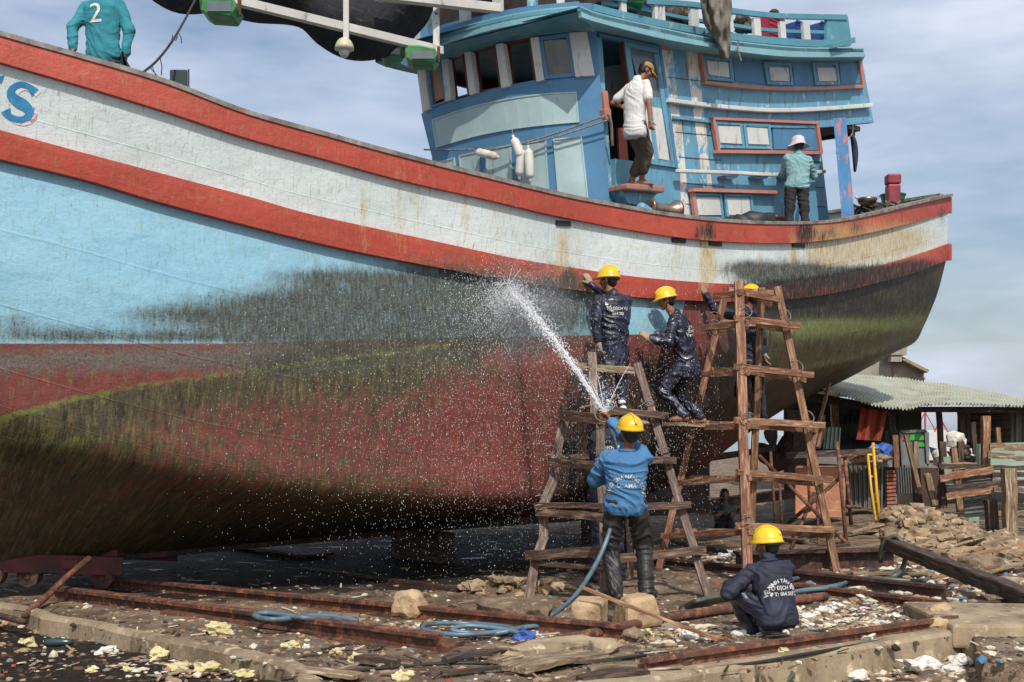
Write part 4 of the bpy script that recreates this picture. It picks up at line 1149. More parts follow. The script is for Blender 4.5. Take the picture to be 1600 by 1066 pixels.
fin(mb, 'red_cloth', mat('faded_red_cloth', c(176, 110, 100), .9), None, label='faded red rag on the deck ledge behind the hatted person', cat='rag')
# ------------------------------------------------------------ ground, slipway, sea
def ground_mat():
    b = NB('slipway_ground'); co = b.tc
    big = b.noise(co, .35, 5, .6); mid = b.noise(co, 2.2, 8, .7); fine = b.noise(co, 16, 8, .75); grit = b.noise(co, 60, 4, .7)
    col = b.mix(b.rng(big, .35, .65), c(118, 102, 86), c(146, 128, 107))
    col = b.mix(b.rng(mid, .42, .6), col, c(92, 75, 61))
    col = b.mix(b.rng(fine, .6, .68), col, c(52, 43, 37))
    col = b.mix(b.rng(grit, .62, .68), col, c(196, 184, 164))
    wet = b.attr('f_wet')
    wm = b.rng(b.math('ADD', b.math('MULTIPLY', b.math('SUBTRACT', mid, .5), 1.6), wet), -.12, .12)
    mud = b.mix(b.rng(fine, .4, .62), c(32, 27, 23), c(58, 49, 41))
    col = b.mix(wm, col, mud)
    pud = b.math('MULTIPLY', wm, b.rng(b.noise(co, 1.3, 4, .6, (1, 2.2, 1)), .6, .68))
    b.set('Base Color', col)
    b.set('Specular IOR Level', .16)
    b.set('Roughness', b.math('SUBTRACT', b.rng(wm, 0, 1, .95, .86), b.math('MULTIPLY', pud, .6)))
    h = b.math('ADD', b.math('MULTIPLY', mid, 1.4), b.math('MULTIPLY', fine, .8))
    b.bump(b.math('MULTIPLY', h, b.rng(pud, 0, 1, 1, .05)), .8, .04)
    return b.mat
M['ground'] = ground_mat()
EDGE = [(-300, 925), (0, 949), (35, 956), (69, 966), (138, 976), (178, 984), (208, 993), (260, 1001), (302, 1009), (343, 1016), (446, 1043), (470, 1066), (560, 1100), (900, 1105), (1000, 1072), (1100, 1055), (1200, 1038), (1291, 1022), (1409, 1004), (1500, 988), (1518, 988), (1530, 1030), (1620, 1030), (1800, 1030)]
ZL = -.2
def zlow(px): return -.12 if px < 700 else -.2
def edgeY(px): return (EYE) * FPX / (lin(EDGE, px) - HZ)
def gz(x, y):
    """height of the yard above the slip"""
    z = .045 * noise.noise(V((x * .5, y * .5, 3))) + .02 * noise.noise(V((x * 2.1, y * 2.1, 1)))
    px = 800 + FPX * x / y
    if px > 1180:  # the bank on the right rises behind
        t = min(1, max(0, (y - 13.5) / 9)) * min(1, (px - 1180) / 160)
        z += .32 * t * t * (3 - 2 * t)
    return z
def wet_at(px, py):
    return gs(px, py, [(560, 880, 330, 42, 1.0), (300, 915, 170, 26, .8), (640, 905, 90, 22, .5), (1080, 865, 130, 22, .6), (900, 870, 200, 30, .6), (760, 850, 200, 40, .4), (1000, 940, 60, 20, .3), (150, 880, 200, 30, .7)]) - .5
rows = []; 
cols = [-330 + 2340 * i / 300 for i in range(301)]
for j in range(-1, 150):
    r = []
    for x in cols:
        ye = edgeY(x)
        if j == -1:
            y = ye - .015; r.append(V(((x - 800) / FPX * y, y, -.5))); continue
        y = ye * (70 / ye) ** ((j / 149) ** 1.15)
        X = (x - 800) / FPX * y
        z = gz(X, y) * min(1, (y - ye) * 2.0)
        if j == 0: y -= .02 * noise.noise(V((X * 3, 0, 0))); z -= .015
        r.append(V((X, y, z)))
    rows.append(r)
mb = MB(); mb.grid(rows)
def wetf(v):
    px, py = pix(v) if v.y > 1 else (0, 0)
    return wet_at(px, py)
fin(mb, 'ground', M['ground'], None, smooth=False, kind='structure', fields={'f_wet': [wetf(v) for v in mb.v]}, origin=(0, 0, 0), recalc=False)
# lower ground in front and the wide ground beyond
rows = []
for j in range(90):
    y = 5.0 + 9 * j / 89; r = []
    for i in range(140):
        x = -9 + 18 * i / 139
        z = (ZL if x > 0 else -.12) + .035 * noise.noise(V((x * 1.1, y * 1.1, 9))) + .02 * noise.noise(V((x * 4, y * 4, 9)))
        r.append(V((x, y, z)))
    rows.append(r)
mb = MB(); mb.grid(rows)
fin(mb, 'lower_ground', M['ground'], None, kind='structure', fields={'f_wet': [(.28 if v.x < -.8 else -.3) + .25 * noise.noise(v * .8) for v in mb.v]}, origin=(0, 0, 0), recalc=False)
mb = MB(); mb.grid([[V((-400, 3, -.55)), V((400, 3, -.55))], [V((-400, 160, -.55)), V((400, 160, -.55))]])
fin(mb, 'far_ground', M['ground'], None, kind='structure', fields={'f_wet': [-.5] * 4}, origin=(0, 0, 0), recalc=False)
M['sea'] = mat('sea_water', c(96, 120, 140), .15, bump=(1.2, .5, .05, (1, .3, 1)))
mb = MB(); mb.grid([[V((-5000, 160, -.56)), V((5000, 160, -.56))], [V((-5000, 5500, -.56)), V((5000, 5500, -.56))]])
fin(mb, 'sea', M['sea'], None, kind='structure', origin=(0, 0, 0), recalc=False)
# concrete edging beam along the front of the slip, in the right
def kerb(pts, name, wd, hh):
    mb = MB(); fr, bk = [], []
    q = []
    for (x, y) in pts: q.append(G(x, y, .035))
    n = 60; top, front = [], []
    L = len(q) - 1
    fx = [[(i, p[k]) for i, p in enumerate(q)] for k in range(3)]
    rows_ = []
    for j in range(n + 1):
        p = V([interp(f, L * j / n) for f in fx]); p2 = V([interp(f, L * j / n + .01) for f in fx]); d = (p2 - p).normalized(); m = V((-d.y, d.x, 0))
        w = .02 * noise.noise(p * 2); h2 = .012 * noise.noise(p * 4)
        rows_.append([p + m * wd + V((0, 0, -hh)), p + m * wd + V((0, 0, h2)), p + m * .03 + V((0, 0, h2)), p - m * (0 + w * .3) + V((0, 0, -.03)), p - m * (.01 + w) + V((0, 0, -hh * .6)), p - m * (.01 + w) + V((0, 0, -hh))])
    n_ = len(rows_[0]); mb.loft(rows_)
    return fin(mb, name, M['concrete'], None, kind='structure', smooth=False)
kerb([(560, 1098), (820, 1096), (940, 1078), (1060, 1054), (1200, 1033), (1320, 1013), (1420, 998), (1516, 983)], 'kerb', .3, .42)
kerb([(-260, 922), (0, 946), (69, 963), (138, 973), (208, 990), (302, 1006), (380, 1022), (446, 1040), (480, 1075)], 'kerb', .12, .4)
# stacked concrete block at the right edge
def blk(name, pts_front, depth, h, ztop, m, lab=None, kind=None, bev=.03, cat=None):
    a, b = pts_front
    mb = MB(); d = (b - a); L = d.length; d.normalize(); n = V((-d.y, d.x, 0))
    cc = (a + b) / 2 + n * depth / 2; cc.z = ztop - h / 2
    mb.box(cc, L, depth, h, (d, n, V((0, 0, 1))), jit=.012)
    o = fin(mb, name, m, None, kind=kind, label=lab, cat=cat, bevel=bev)
    return o
blk('kerb', (G(1488, 985, .05), G(1760, 985, .05)), 1.3, .2, .1, M['concrete'], kind='structure')
blk('kerb', (G(1522, 1003, -.02), G(1760, 1000, -.02)), 1.0, .3, -.06, M['concrete'], kind='structure')
# ------------------------------------------------------------ rails and steel on the ground
def gp(x, y, z=0.0):
    p = G(x, y, z)
    for _ in range(4):
        p = G(x, y, z + gz(p.x, p.y))
    return p
def Ibeam(name, label, a, b, h=.16, w=.12, m='rust', group=None, tilt=0.0):
    h *= .8
    mb = MB(); d = (b - a).normalized(); up = V((0, 0, 1)); sd_ = d.cross(up).normalized(); up = (up + sd_ * tilt).normalized()
    t = .02
    a, b = a + up * h * .5, b + up * h * .5
    for k, (ww, hh) in ((-1, (w, t)), (1, (w * .8, t * 1.6))):
        mb.beam(a + up * k * (h / 2), b + up * k * (h / 2), ww, hh, up, n=14, jit=.002)
    mb.beam(a, b, t, h - t, up, n=10)
    return fin(mb, name, M[m], None, label=label, cat='steel rail', group=group)
Ibeam('slip_rail', 'long rusty rail at the front left running from beside the red cradle', gp(88, 938), gp(690, 1020), tilt=.1)
Ibeam('slip_rail', 'rusty rail just behind the front left one, ending by the coiled hose', gp(165, 918), gp(985, 1000), h=.13)
Ibeam('slip_rail', 'rusty rail under the crouching worker along the right kerb', gp(1008, 1056), gp(1492, 984), h=.13, tilt=-.1)
Ibeam('slip_rail', 'rusty double flanged rail end lying right of the crouching worker', gp(1220, 908), gp(1478, 938), h=.16, m='rust_dark')
Ibeam('slip_rail', 'thin rusty rail behind the blue hose loop on the right', gp(1240, 925), gp(1480, 955), h=.1, m='rust')
Ibeam('slip_rail', 'dark girder lying behind the right trestle feet', gp(1150, 895), gp(1396, 889), h=.3, w=.3, m='rust_dark')
Ibeam('slip_rail', 'far rusty rail crossing behind the wooden trestles', gp(1000, 880), gp(1330, 912), h=.1, m='rust_dark')
Ibeam('slip_rail', 'faint pale rail under the hull above the wet mud', gp(470, 892), gp(720, 925), h=.04, w=.08, m='rust_dark')
mb = MB()
a, b = gp(250, 955, .03), gp(700, 1012, .03)
fr = [[lerp(a, b, t) + V((.12 * q, .35 * q, 0)) for q in (0, .5, 1)] for t in [k / 12 for k in range(13)]]
mb.slab(fr, [[p - V((0, 0, .03)) for p in r] for r in fr])
fin(mb, 'steel_sheet', M['rust'], None, label='rusted sheet lying between the two front left rails', cat='steel sheet')
mb = MB()
pts = [gp(800, 1014, .045), gp(900, 996, .045), gp(1010, 972, .05), gp(1110, 955, .05), gp(1290, 932, .05)]
mb.tube([V([interp([(i, p[k]) for i, p in enumerate(pts)], 4 * j / 24) for k in range(3)]) for j in range(25)], .045, 14)
fin(mb, 'rusty_pipe', M['rust'], None, smooth=True, label='long rusty pipe lying across behind the crouching worker', cat='pipe')
# cradle under the bow
cr_ = thing('slip_cradle', 'dark red steel slip cradle carrying the hull at the left', 'cradle', gp(90, 905))
M['cradle'] = mat('dark_red_steel', c(112, 46, 44), .6, [(c(60, 34, 32), 0, 4, .12, S1), (c(110, 72, 54), -.16, 10, .05, S1)])
mb = MB(); cy = 13.0
p0, p1 = P(-60, 876, cy - .9), P(187, 884, cy)
mb.beam(p0, p1, .22, .2, n=3); mb.beam(p0 + V((.2, 1.6, 0)), p1 + V((.25, 1.3, .02)), .22, .2, n=3)
fin(mb, 'side_girder', M['cradle'], cr_, bevel=.01)
mb = MB()
for t in (.05, .45, .92): mb.beam(lerp(p0, p1, t) + V((0, 0, .12)), lerp(p0, p1, t) + V((.2, 1.5, .12)), .2, .1)
fin(mb, 'cross_girder', M['cradle'], cr_, bevel=.01)
mb = MB(); mb.beam(P(20, 866, cy - .3), P(110, 868, cy + .05), .4, .12, jit=.004); mb.beam(P(-40, 862, cy), P(200, 862, cy + .9), .3, .1)
fin(mb, 'keel_block', M['darkwood'], cr_)
for t in (.2, .42, .9):
    mb = MB(); q = lerp(p0, p1, t) - V((0, .02, .13)); mb.tube([q - V((0, .07, 0)), q + V((0, .07, 0))], [.11, .11], 20); mb.tube([q - V((0, .09, 0)), q + V((0, .09, 0))], .03, 10)
    fin(mb, 'wheel', M['rust_dark'], cr_)
mb = MB(); q = P(115, 880, cy - .3); mb.box(q + V((0, -.13, 0)), .2, .04, .1)
fin(mb, 'pad_plate', M['cradle'], cr_, bevel=.01)
mb = MB(); mb.tube([gp(38, 962, .0), P(70, 935, 11.7), P(104, 902, 12.0), P(140, 872, 12.2)], .032, 10)
fin(mb, 'steel_bar', M['rust'], None, smooth=True, label='rusty steel bar propped against the red cradle', cat='bar')
mb = MB(); mb.tube([gp(-40, 952, .01), gp(38, 972, .02)], .03, 8)
fin(mb, 'steel_bar', M['rust_dark'], None, smooth=True, label='short dark steel bar lying flat below the propped bar', cat='bar')
# shores holding the hull, hidden deep in shade
for i, (s, b_) in enumerate(((6.5, 0), (10.2, 0))):
    mb = MB(); q = B(s, b_, .19)
    mb.beam(q - W * .5, q + W * .5, .28, .38, jit=.01)
    fin(mb, 'keel_support', M['darkwood'], None, label='dark timber block under the keel of the boat', cat='timber block', group='timber blocks under the keel')
# ------------------------------------------------------------ wooden trestles
class Trestle:
    def __init__(s, name, label, legs, loc):
        s.root = thing(name, label, 'trestle', loc, 'wooden trestles against the hull'); s.legs = legs
    def Y(s, k, y):
        (x0, y0, Y0), (x1, y1, Y1) = s.legs[k]['e']
        return lerp(Y0, Y1, (y - y0) / (y1 - y0))
    def build(s):
        for k, L in s.legs.items():
            (x0, y0, Y0), (x1, y1, Y1) = L['e']
            mb = MB()
            if 'mid' in L:
                pts = [P(*q) for q in [L['e'][0]] + L['mid'] + [L['e'][1]]]
                for a, b in zip(pts, pts[1:]): mb.beam(a, b + (b - a).normalized() * .02, L['w'], L['h'], up=(0, -1, 0), n=3, jit=.006)
            else:
                mb.beam(P(x0, y0, Y0), P(x1, y1, Y1), L['w'], L['h'], up=(0, -1, 0), n=9, jit=.004)
            fin(mb, 'leg', M[L['m']], s.root, bevel=.004)
    def rung(s, a, ka, b, kb, h, m, off=-.07, w=.05):
        """a, b pixel ends; ka, kb the legs that give their depth"""
        pa, pb = P(a[0], a[1], s.Y(ka, a[1]) + off), P(b[0], b[1], s.Y(kb, b[1]) + off)
        mb = MB(); mb.beam(pa, pb, w, h, up=(0, 0, 1), n=6, jit=.004)
        fin(mb, 'rung', M[m], s.root, bevel=.004)
T2 = Trestle('wooden_trestle', 'tall reddish timber trestle beside the stern quarter of the hull',
  {'A': dict(e=((1133, 458, 15.0), (1028, 892, 15.1)), w=.085, h=.06, m='scaf_red'),
   'B': dict(e=((1154, 440, 14.4), (1168, 912, 13.4)), w=.11, h=.07, m='scaf_red'),
   'C': dict(e=((1190, 450, 15.1), (1172, 872, 16.1)), w=.085, h=.06, m='scaf_tan'),
   'D': dict(e=((1214, 448, 14.8), (1308, 896, 14.6)), w=.09, h=.06, m='scaf_tan')}, gp(1170, 905))
T2.build()
for ya, (xl, yl), (xr, yr), ml, mr in ((0, (1116, 462), (1217, 470), 'scaf_red', 'scaf_red'), (1, (1100, 512), (1249, 510), 'scaf_tan', 'scaf_red'), (2, (1083, 585), (1270, 586), 'scaf_red', 'scaf_red'),
                                     (3, (1068, 668), (1288, 665), 'scaf_red', 'scaf_tan'), (4, (1055, 755), (1300, 750), 'scaf_tan', 'scaf_red'), (5, (1034, 838), (1302, 828), 'scaf_red', 'scaf_tan')):
    xm, ym = [(1163, 452), (1164, 502), (1164, 578), (1165, 662), (1167, 743), (1168, 826)][ya]
    T2.rung((xl, yl), 'A', (xm + 5, ym + (4 if ya else 6)), 'B', .075, ml)
    if ya: T2.rung((xm - 16, ym - 5), 'B', (xr, yr), 'D', .075, mr)
    else: T2.rung((xm - 10, ym + 4), 'B', (xr, yr - 2), 'D', .08, mr)
    by = ym + 6
    T2.rung((xl + 22, yl - 8), 'A', (1208 - ya, by), 'C', .07, 'scaf_tan', off=.07)
    T2.rung((1178, by - 1), 'C', (xr - 12, yr + 7), 'D', .07, 'scaf_tan', off=.07)
T1 = Trestle('wooden_trestle', 'wet brown timber trestle behind the worker with the hose',
  {'A': dict(e=((885, 648, 12.9), (826, 936, 12.3)), mid=[(868, 715, 12.8), (866, 748, 12.7), (848, 792, 12.6), (850, 838, 12.5), (836, 880, 12.4)], w=.1, h=.05, m='scaf_wet'),
   'B': dict(e=((938, 650, 12.2), (945, 930, 11.8)), mid=[(936, 735, 12.1), (943, 800, 12.0)], w=.09, h=.07, m='scaf_wet'),
   'C': dict(e=((972, 560, 14.0), (986, 905, 13.9)), w=.07, h=.06, m='scaf_wet'),
   'D': dict(e=((995, 568, 12.9), (1108, 936, 12.25)), w=.085, h=.06, m='scaf_wet')}, gp(960, 935))
T1.build()
for (a, ka, b, kb, h, m) in (((875, 649), 'A', (940, 655), 'B', .11, 'scaf_wet'), ((935, 640), 'B', (1037, 650), 'D', .075, 'scaf_wet'),
                             ((858, 722), 'A', (945, 730), 'B', .085, 'scaf_wet'), ((935, 716), 'B', (1055, 720), 'D', .07, 'scaf_wet'),
                             ((838, 800), 'A', (948, 808), 'B', .08, 'scaf_wet'), ((836, 790), 'A', (942, 790), 'B', .06, 'scaf_wet'), ((938, 795), 'B', (1078, 789), 'D', .07, 'scaf_wet'),
                             ((822, 868), 'A', (944, 862), 'B', .10, 'scaf_wet'), ((838, 880), 'A', (944, 888), 'B', .05, 'scaf_wet'), ((935, 876), 'B', (1102, 860), 'D', .085, 'scaf_wet')):
    T1.rung(a, ka, b, kb, h, m)
T1.rung((890, 660), 'A', (985, 646), 'C', .06, 'scaf_wet', off=.07)
T1.rung((872, 716), 'A', (988, 708), 'C', .06, 'scaf_wet', off=.07)
mb = MB(); mb.beam(P(925, 552, 13.2), P(930, 655, 12.9), .09, .07, up=(0, -1, 0), jit=.004); fin(mb, 'leg', M['scaf_wet'], T1.root)
mb = MB(); mb.beam(P(902, 572, 13.2), P(992, 580, 13.2), .06, .08, jit=.003); fin(mb, 'rung', M['plank'], T1.root)
for rt, spots in ((T2.root, ((1118, 510, 14.9), (1165, 500, 14.25), (1165, 580, 14.05), (1166, 662, 13.9), (1226, 506, 14.6), (1245, 586, 14.55), (1262, 665, 14.5), (1167, 828, 13.55))), (T1.root, ((940, 655, 12.1), (940, 728, 12.05), (1012, 645, 12.75), (1035, 718, 12.6), (862, 722, 12.65), (846, 800, 12.45)))):
    for (x, y, Y) in spots:
        mb = MB(); p = P(x, y, Y); q = rnd.choice((-1, 1))
        mb.tube([p + V((.07 * math.cos(a), -.02 + .03 * math.sin(a * 2), .05 * q * math.sin(a) + .008 * i)) for i, a in enumerate([k * .52 for k in range(19)])], .006, 5)
        fin(mb, 'lashing', M['rope'], rt, smooth=True)
def plank(name, label, a, b, w, h, m='plank', cat='plank', group=None, bow=0.0, up=None, bev=.004):
    mb = MB(); mb.beam(a, b, w, h, up=up, n=8, jit=.004, bow=bow)
    return fin(mb, name, M[m], None, label=label, cat=cat, group=group, bevel=bev)
plank('scaffold_plank', 'wet plank on the brown trestle carrying the worker who reaches up left', P(905, 650, 13.1), P(1030, 648, 13.9), .3, .045, 'scaf_wet')
plank('scaffold_plank', 'pale plank end carrying the barefoot middle worker beside the tall trestle', P(1047, 663, 14.45), P(1128, 668, 14.9), .3, .04, 'plank')
plank('scaffold_plank', 'short pale plank under the barefoot worker plank', P(1060, 670, 14.6), P(1085, 672, 14.9), .22, .04, 'plank')
plank('scaffold_plank', 'plank inside the tall trestle carrying the farthest worker', P(1118, 664, 15.7), P(1240, 664, 15.7), .3, .05, 'scaf_tan')
plank('wood_scrap', 'pale chip of wood on the top rung of the wet trestle', P(905, 638, 12.7), P(922, 634, 12.7), .12, .02, 'plank')
plank('wood_scrap', 'pale board end sticking out right of the blue shirted worker helmet', P(985, 648, 12.6), P(1012, 662, 12.5), .12, .02, 'plank')
# blocks the hose man stands on, loose boulders
blk('wooden_block', (G(889, 988, 0), G(938, 990, 0)), .42, .26, .25, M['stone'], 'square cut block with a shadow stripe, left under the standing worker', bev=.03, cat='block')
def rockthing(name, label, x, y, r, sq, m, cat, z=0, ns=.3, group=None, sub=3, rot=None):
    p = G(x, y, z); mb = MB(); mb.rock(p + V((0, r * sq[1] * .6, r * sq[2] * .75)), r, sq, ns, sub, rot)
    return fin(mb, name, M[m], None, smooth=False, label=label, cat=cat, group=group)
mb = MB(); p = G(1000, 982, 0)
mb.box(p + V((0, .22, .13)), .36, .4, .27, (V((.96, .2, .12)).normalized(), V((-.2, .97, 0)).normalized(), V((-.12, 0, .99)).normalized()), taper=.85, jit=.03)
fin(mb, 'wooden_block', M['stone'], None, label='rough pale block right under the standing worker, with the pole across it', cat='block', bevel=.04)
rockthing('boulder', 'squarish pale boulder between the two left rails and the hose coil', 640, 966, .15, (1.05, .9, .95), 'stone', 'boulder', ns=.25)
rockthing('boulder', 'wide low brown boulder right of the hose coil', 800, 972, .26, (1.9, .7, .42), 'stone_grey', 'boulder', ns=.35)
rockthing('boulder', 'tan stone on the wet ground below the left kerb', 183, 1003, .11, (1.2, .8, .8), 'stone', 'boulder', z=ZL)
plank('pole', 'thin pale wooden pole leaning over the two blocks', P(909, 918, 10.15), gp(1122, 1000, .03), .028, .028, 'scaf_tan', 'pole')
# ------------------------------------------------------------ people
def skin(name, tone, tone2):
    return mat(name, tone, .55, [(tone2, -.03, 9, .15, S1)], bump=(40, .15, .003))
M['skin'] = skin('brown_skin', c(150, 98, 72), c(120, 74, 54))
M['hair'] = mat('black_hair', c(24, 20, 18), .45, bump=(60, .6, .005, (1, 1, .3)))
M['dark'] = mat('dark_eye', c(22, 16, 14), .3, bump=None)
def cloth(name, a, d, rough=.9, wet=0, dots=None, extra=()):
    b = mat(name, a, rough, [(d, -.02, 4, .16, S1)] + list(extra) + ([(dots, -.262, 34, .02, S1)] if dots else []), bump=(12, .35, .012), coat=wet, rvar=.12 if wet else 0)
    return b
M['navy'] = cloth('wet_navy_cotton', c(36, 40, 62), c(22, 24, 36), .38, .12, c(176, 176, 176))
M['navy_dry'] = cloth('navy_cotton', c(42, 46, 66), c(26, 28, 42), .75, 0, c(150, 150, 150))
M['blackwet'] = cloth('wet_black_trousers', c(46, 44, 42), c(26, 25, 24), .5, .0)
M['black_tr'] = cloth('black_trousers', c(42, 40, 42), c(30, 28, 30), .9)
M['blueshirt'] = cloth('blue_work_shirt', c(76, 128, 172), c(58, 104, 146), .85, 0, None, [(c(72, 84, 70), -.17, 9, .06, S1)])
M['teal'] = cloth('teal_jersey', c(54, 142, 154), c(38, 112, 124))
M['aqua'] = cloth('aqua_top', c(136, 176, 178), c(112, 152, 156))
M['white'] = cloth('white_tshirt', c(222, 220, 216), c(200, 198, 194))
M['olivetr'] = cloth('olive_trousers', c(92, 84, 70), c(70, 62, 50))
M['greyshirt'] = cloth('grey_shirt', c(92, 104, 108), c(68, 78, 82))
M['glove'] = cloth('knit_glove', c(168, 150, 126), c(120, 100, 80), .9)
M['helmet'] = mat('yellow_helmet', c(236, 196, 38), .3, [(c(206, 160, 28), -.1, 3, .1, S1), (c(90, 76, 40), -.22, 12, .03, S1)], bump=None, coat=.3)
M['lettering'] = mat('white_lettering', c(206, 206, 200), .8, bump=None)
M['capcloth'] = cloth('tan_cap', c(176, 138, 82), c(146, 108, 58))
M['hatcloth'] = cloth('pale_sun_hat', c(206, 200, 202), c(190, 170, 176), extra=[(c(190, 90, 100), -.13, 7, .06, S1)])
def remesh(mb, vox, smooth=4, wr=0.0, ws=14.0, seed=0, shr=.5):
    me = bpy.data.meshes.new('tmp'); me.from_pydata(mb.v, [], mb.f)
    o = bpy.data.objects.new('tmp', me); COL.objects.link(o)
    m = o.modifiers.new('r', 'REMESH'); m.mode = 'VOXEL'; m.voxel_size = vox
    s_ = o.modifiers.new('s', 'SMOOTH'); s_.factor = shr; s_.iterations = smooth
    dg = bpy.context.evaluated_depsgraph_get(); dg.update()
    out = bpy.data.meshes.new_from_object(o.evaluated_get(dg))
    bpy.data.objects.remove(o); bpy.data.meshes.remove(me)
    if wr:
        for v, n in zip(out.vertices, [n.vector.copy() for n in out.vertex_normals]):
            p = v.co
            w_ = noise.noise(p * 3.1 + V((seed, 2, 5))) * .9
            q = V((p.x * ws * .5 + w_ * 2.4, p.y * ws * .5, p.z * ws * 1.05 + w_ * 3 + p.x * ws * .5)) + V((seed * 7.1, 0, 0))
            r1 = abs(noise.noise(q)) ; r2 = abs(noise.noise(q * 2.1 + V((3, 1, 7))))
            v.co = p + n * max(-.004, wr * (1.05 - 3.4 * r1 + .3 - 1.3 * r2))
    out.polygons.foreach_set('use_smooth', [True] * len(out.polygons))
    return out
def ik(a, t, l1, l2, hint):
    d = t - a; L = d.length
    if L > (l1 + l2) * .998: t = a + d * ((l1 + l2) * .998 / L); d = t - a; L = d.length
    d = d / L
    x = (l1 * l1 - l2 * l2 + L * L) / (2 * L); h = math.sqrt(max(l1 * l1 - x * x, 0))
    p = hint - d * hint.dot(d)
    p = p.normalized() if p.length > 1e-4 else V((0, 0, 1))
    return a + d * x + p * h, t
def yawv(a): return V((math.cos(R(a)), math.sin(R(a)), 0))
def trunk(mb, pel, nk, fh, fc, k, inf=0.0, z0=-.12, z1=1.0, belly=0):
    """elliptical torso from hips to neck; fh, fc = hip and chest facing"""
    sp_ = (nk - pel); L = sp_.length; up = sp_ / L
    prof = [(-.13, .13, .10, 0), (-.06, .16, .118, 0), (.06, .16, .115, -.005), (.28, .14, .10, .0), (.5, .15, .11, .01), (.7, .168, .118, .012), (.84, .172, .105, .0), (.93, .145, .085, -.01), (1.0, .08, .065, -.01), (1.06, .058, .058, 0)]
    rings = []
    for (t, w, d, o) in prof:
        if t < z0 or t > z1: continue
        f = (fh.lerp(fc, min(max(t, 0), 1))).normalized(); f = (f - up * f.dot(up)).normalized(); r = f.cross(up)
        bend = -fc * .03 * math.sin(math.pi * min(max(t, 0), 1))
        cc = pel + up * L * t + f * o + bend
        rings.append([cc + r * math.cos(a) * (w * k + inf) + f * math.sin(a) * (d * k + inf) for a in [2 * math.pi * j / 20 for j in range(20)]])
    mb.loft(rings)
def hand(mb, w, d, n, side, k, curl=.5, inf=0.0, spread=.0):
    """w wrist, d along the palm, n palm normal, side +-1 where the thumb goes"""
    d = d.normalized(); n = (n - d * n.dot(d)).normalized(); s_ = d.cross(n) * side
    pl = .085 * k
    for q in (-.027, -.009, .009, .027):
        mb.cap(w + d * .012 + s_ * q * k * .8, w + d * pl + s_ * q * k, .0165 * k + inf, .0125 * k + inf, 8, 2)
    for i, (q, L) in enumerate(((.03, .068), (.0105, .078), (-.0095, .072), (-.029, .056))):
        b = w + d * pl + s_ * q * k; dd = (d + s_ * q * (4 + spread * 14)).normalized(); r = (.0092, .0095, .009, .008)[i] * k + inf
        a1 = curl * (.7 + .12 * i); p = b
        for j, (f, rr) in enumerate(((.42, 1), (.32, .92), (.26, .8))):
            an = a1 * (1 + j * .9); v = dd * math.cos(an) + n * math.sin(an)
            q2 = p + v * L * f * k; mb.cap(p, q2, r * rr, r * rr * .92, 8, 2); p = q2
    b = w + d * .025 * k + s_ * .028 * k
    v = (d * .55 + s_ * .75 + n * .35).normalized(); q2 = b + v * .04 * k; mb.cap(b, q2, .0125 * k + inf, .0105 * k + inf, 8, 2)
    v = (d * .8 + s_ * .35 + n * (.35 + curl * .4)).normalized(); mb.cap(q2, q2 + v * .032 * k, .0105 * k + inf, .008 * k + inf, 8, 2)
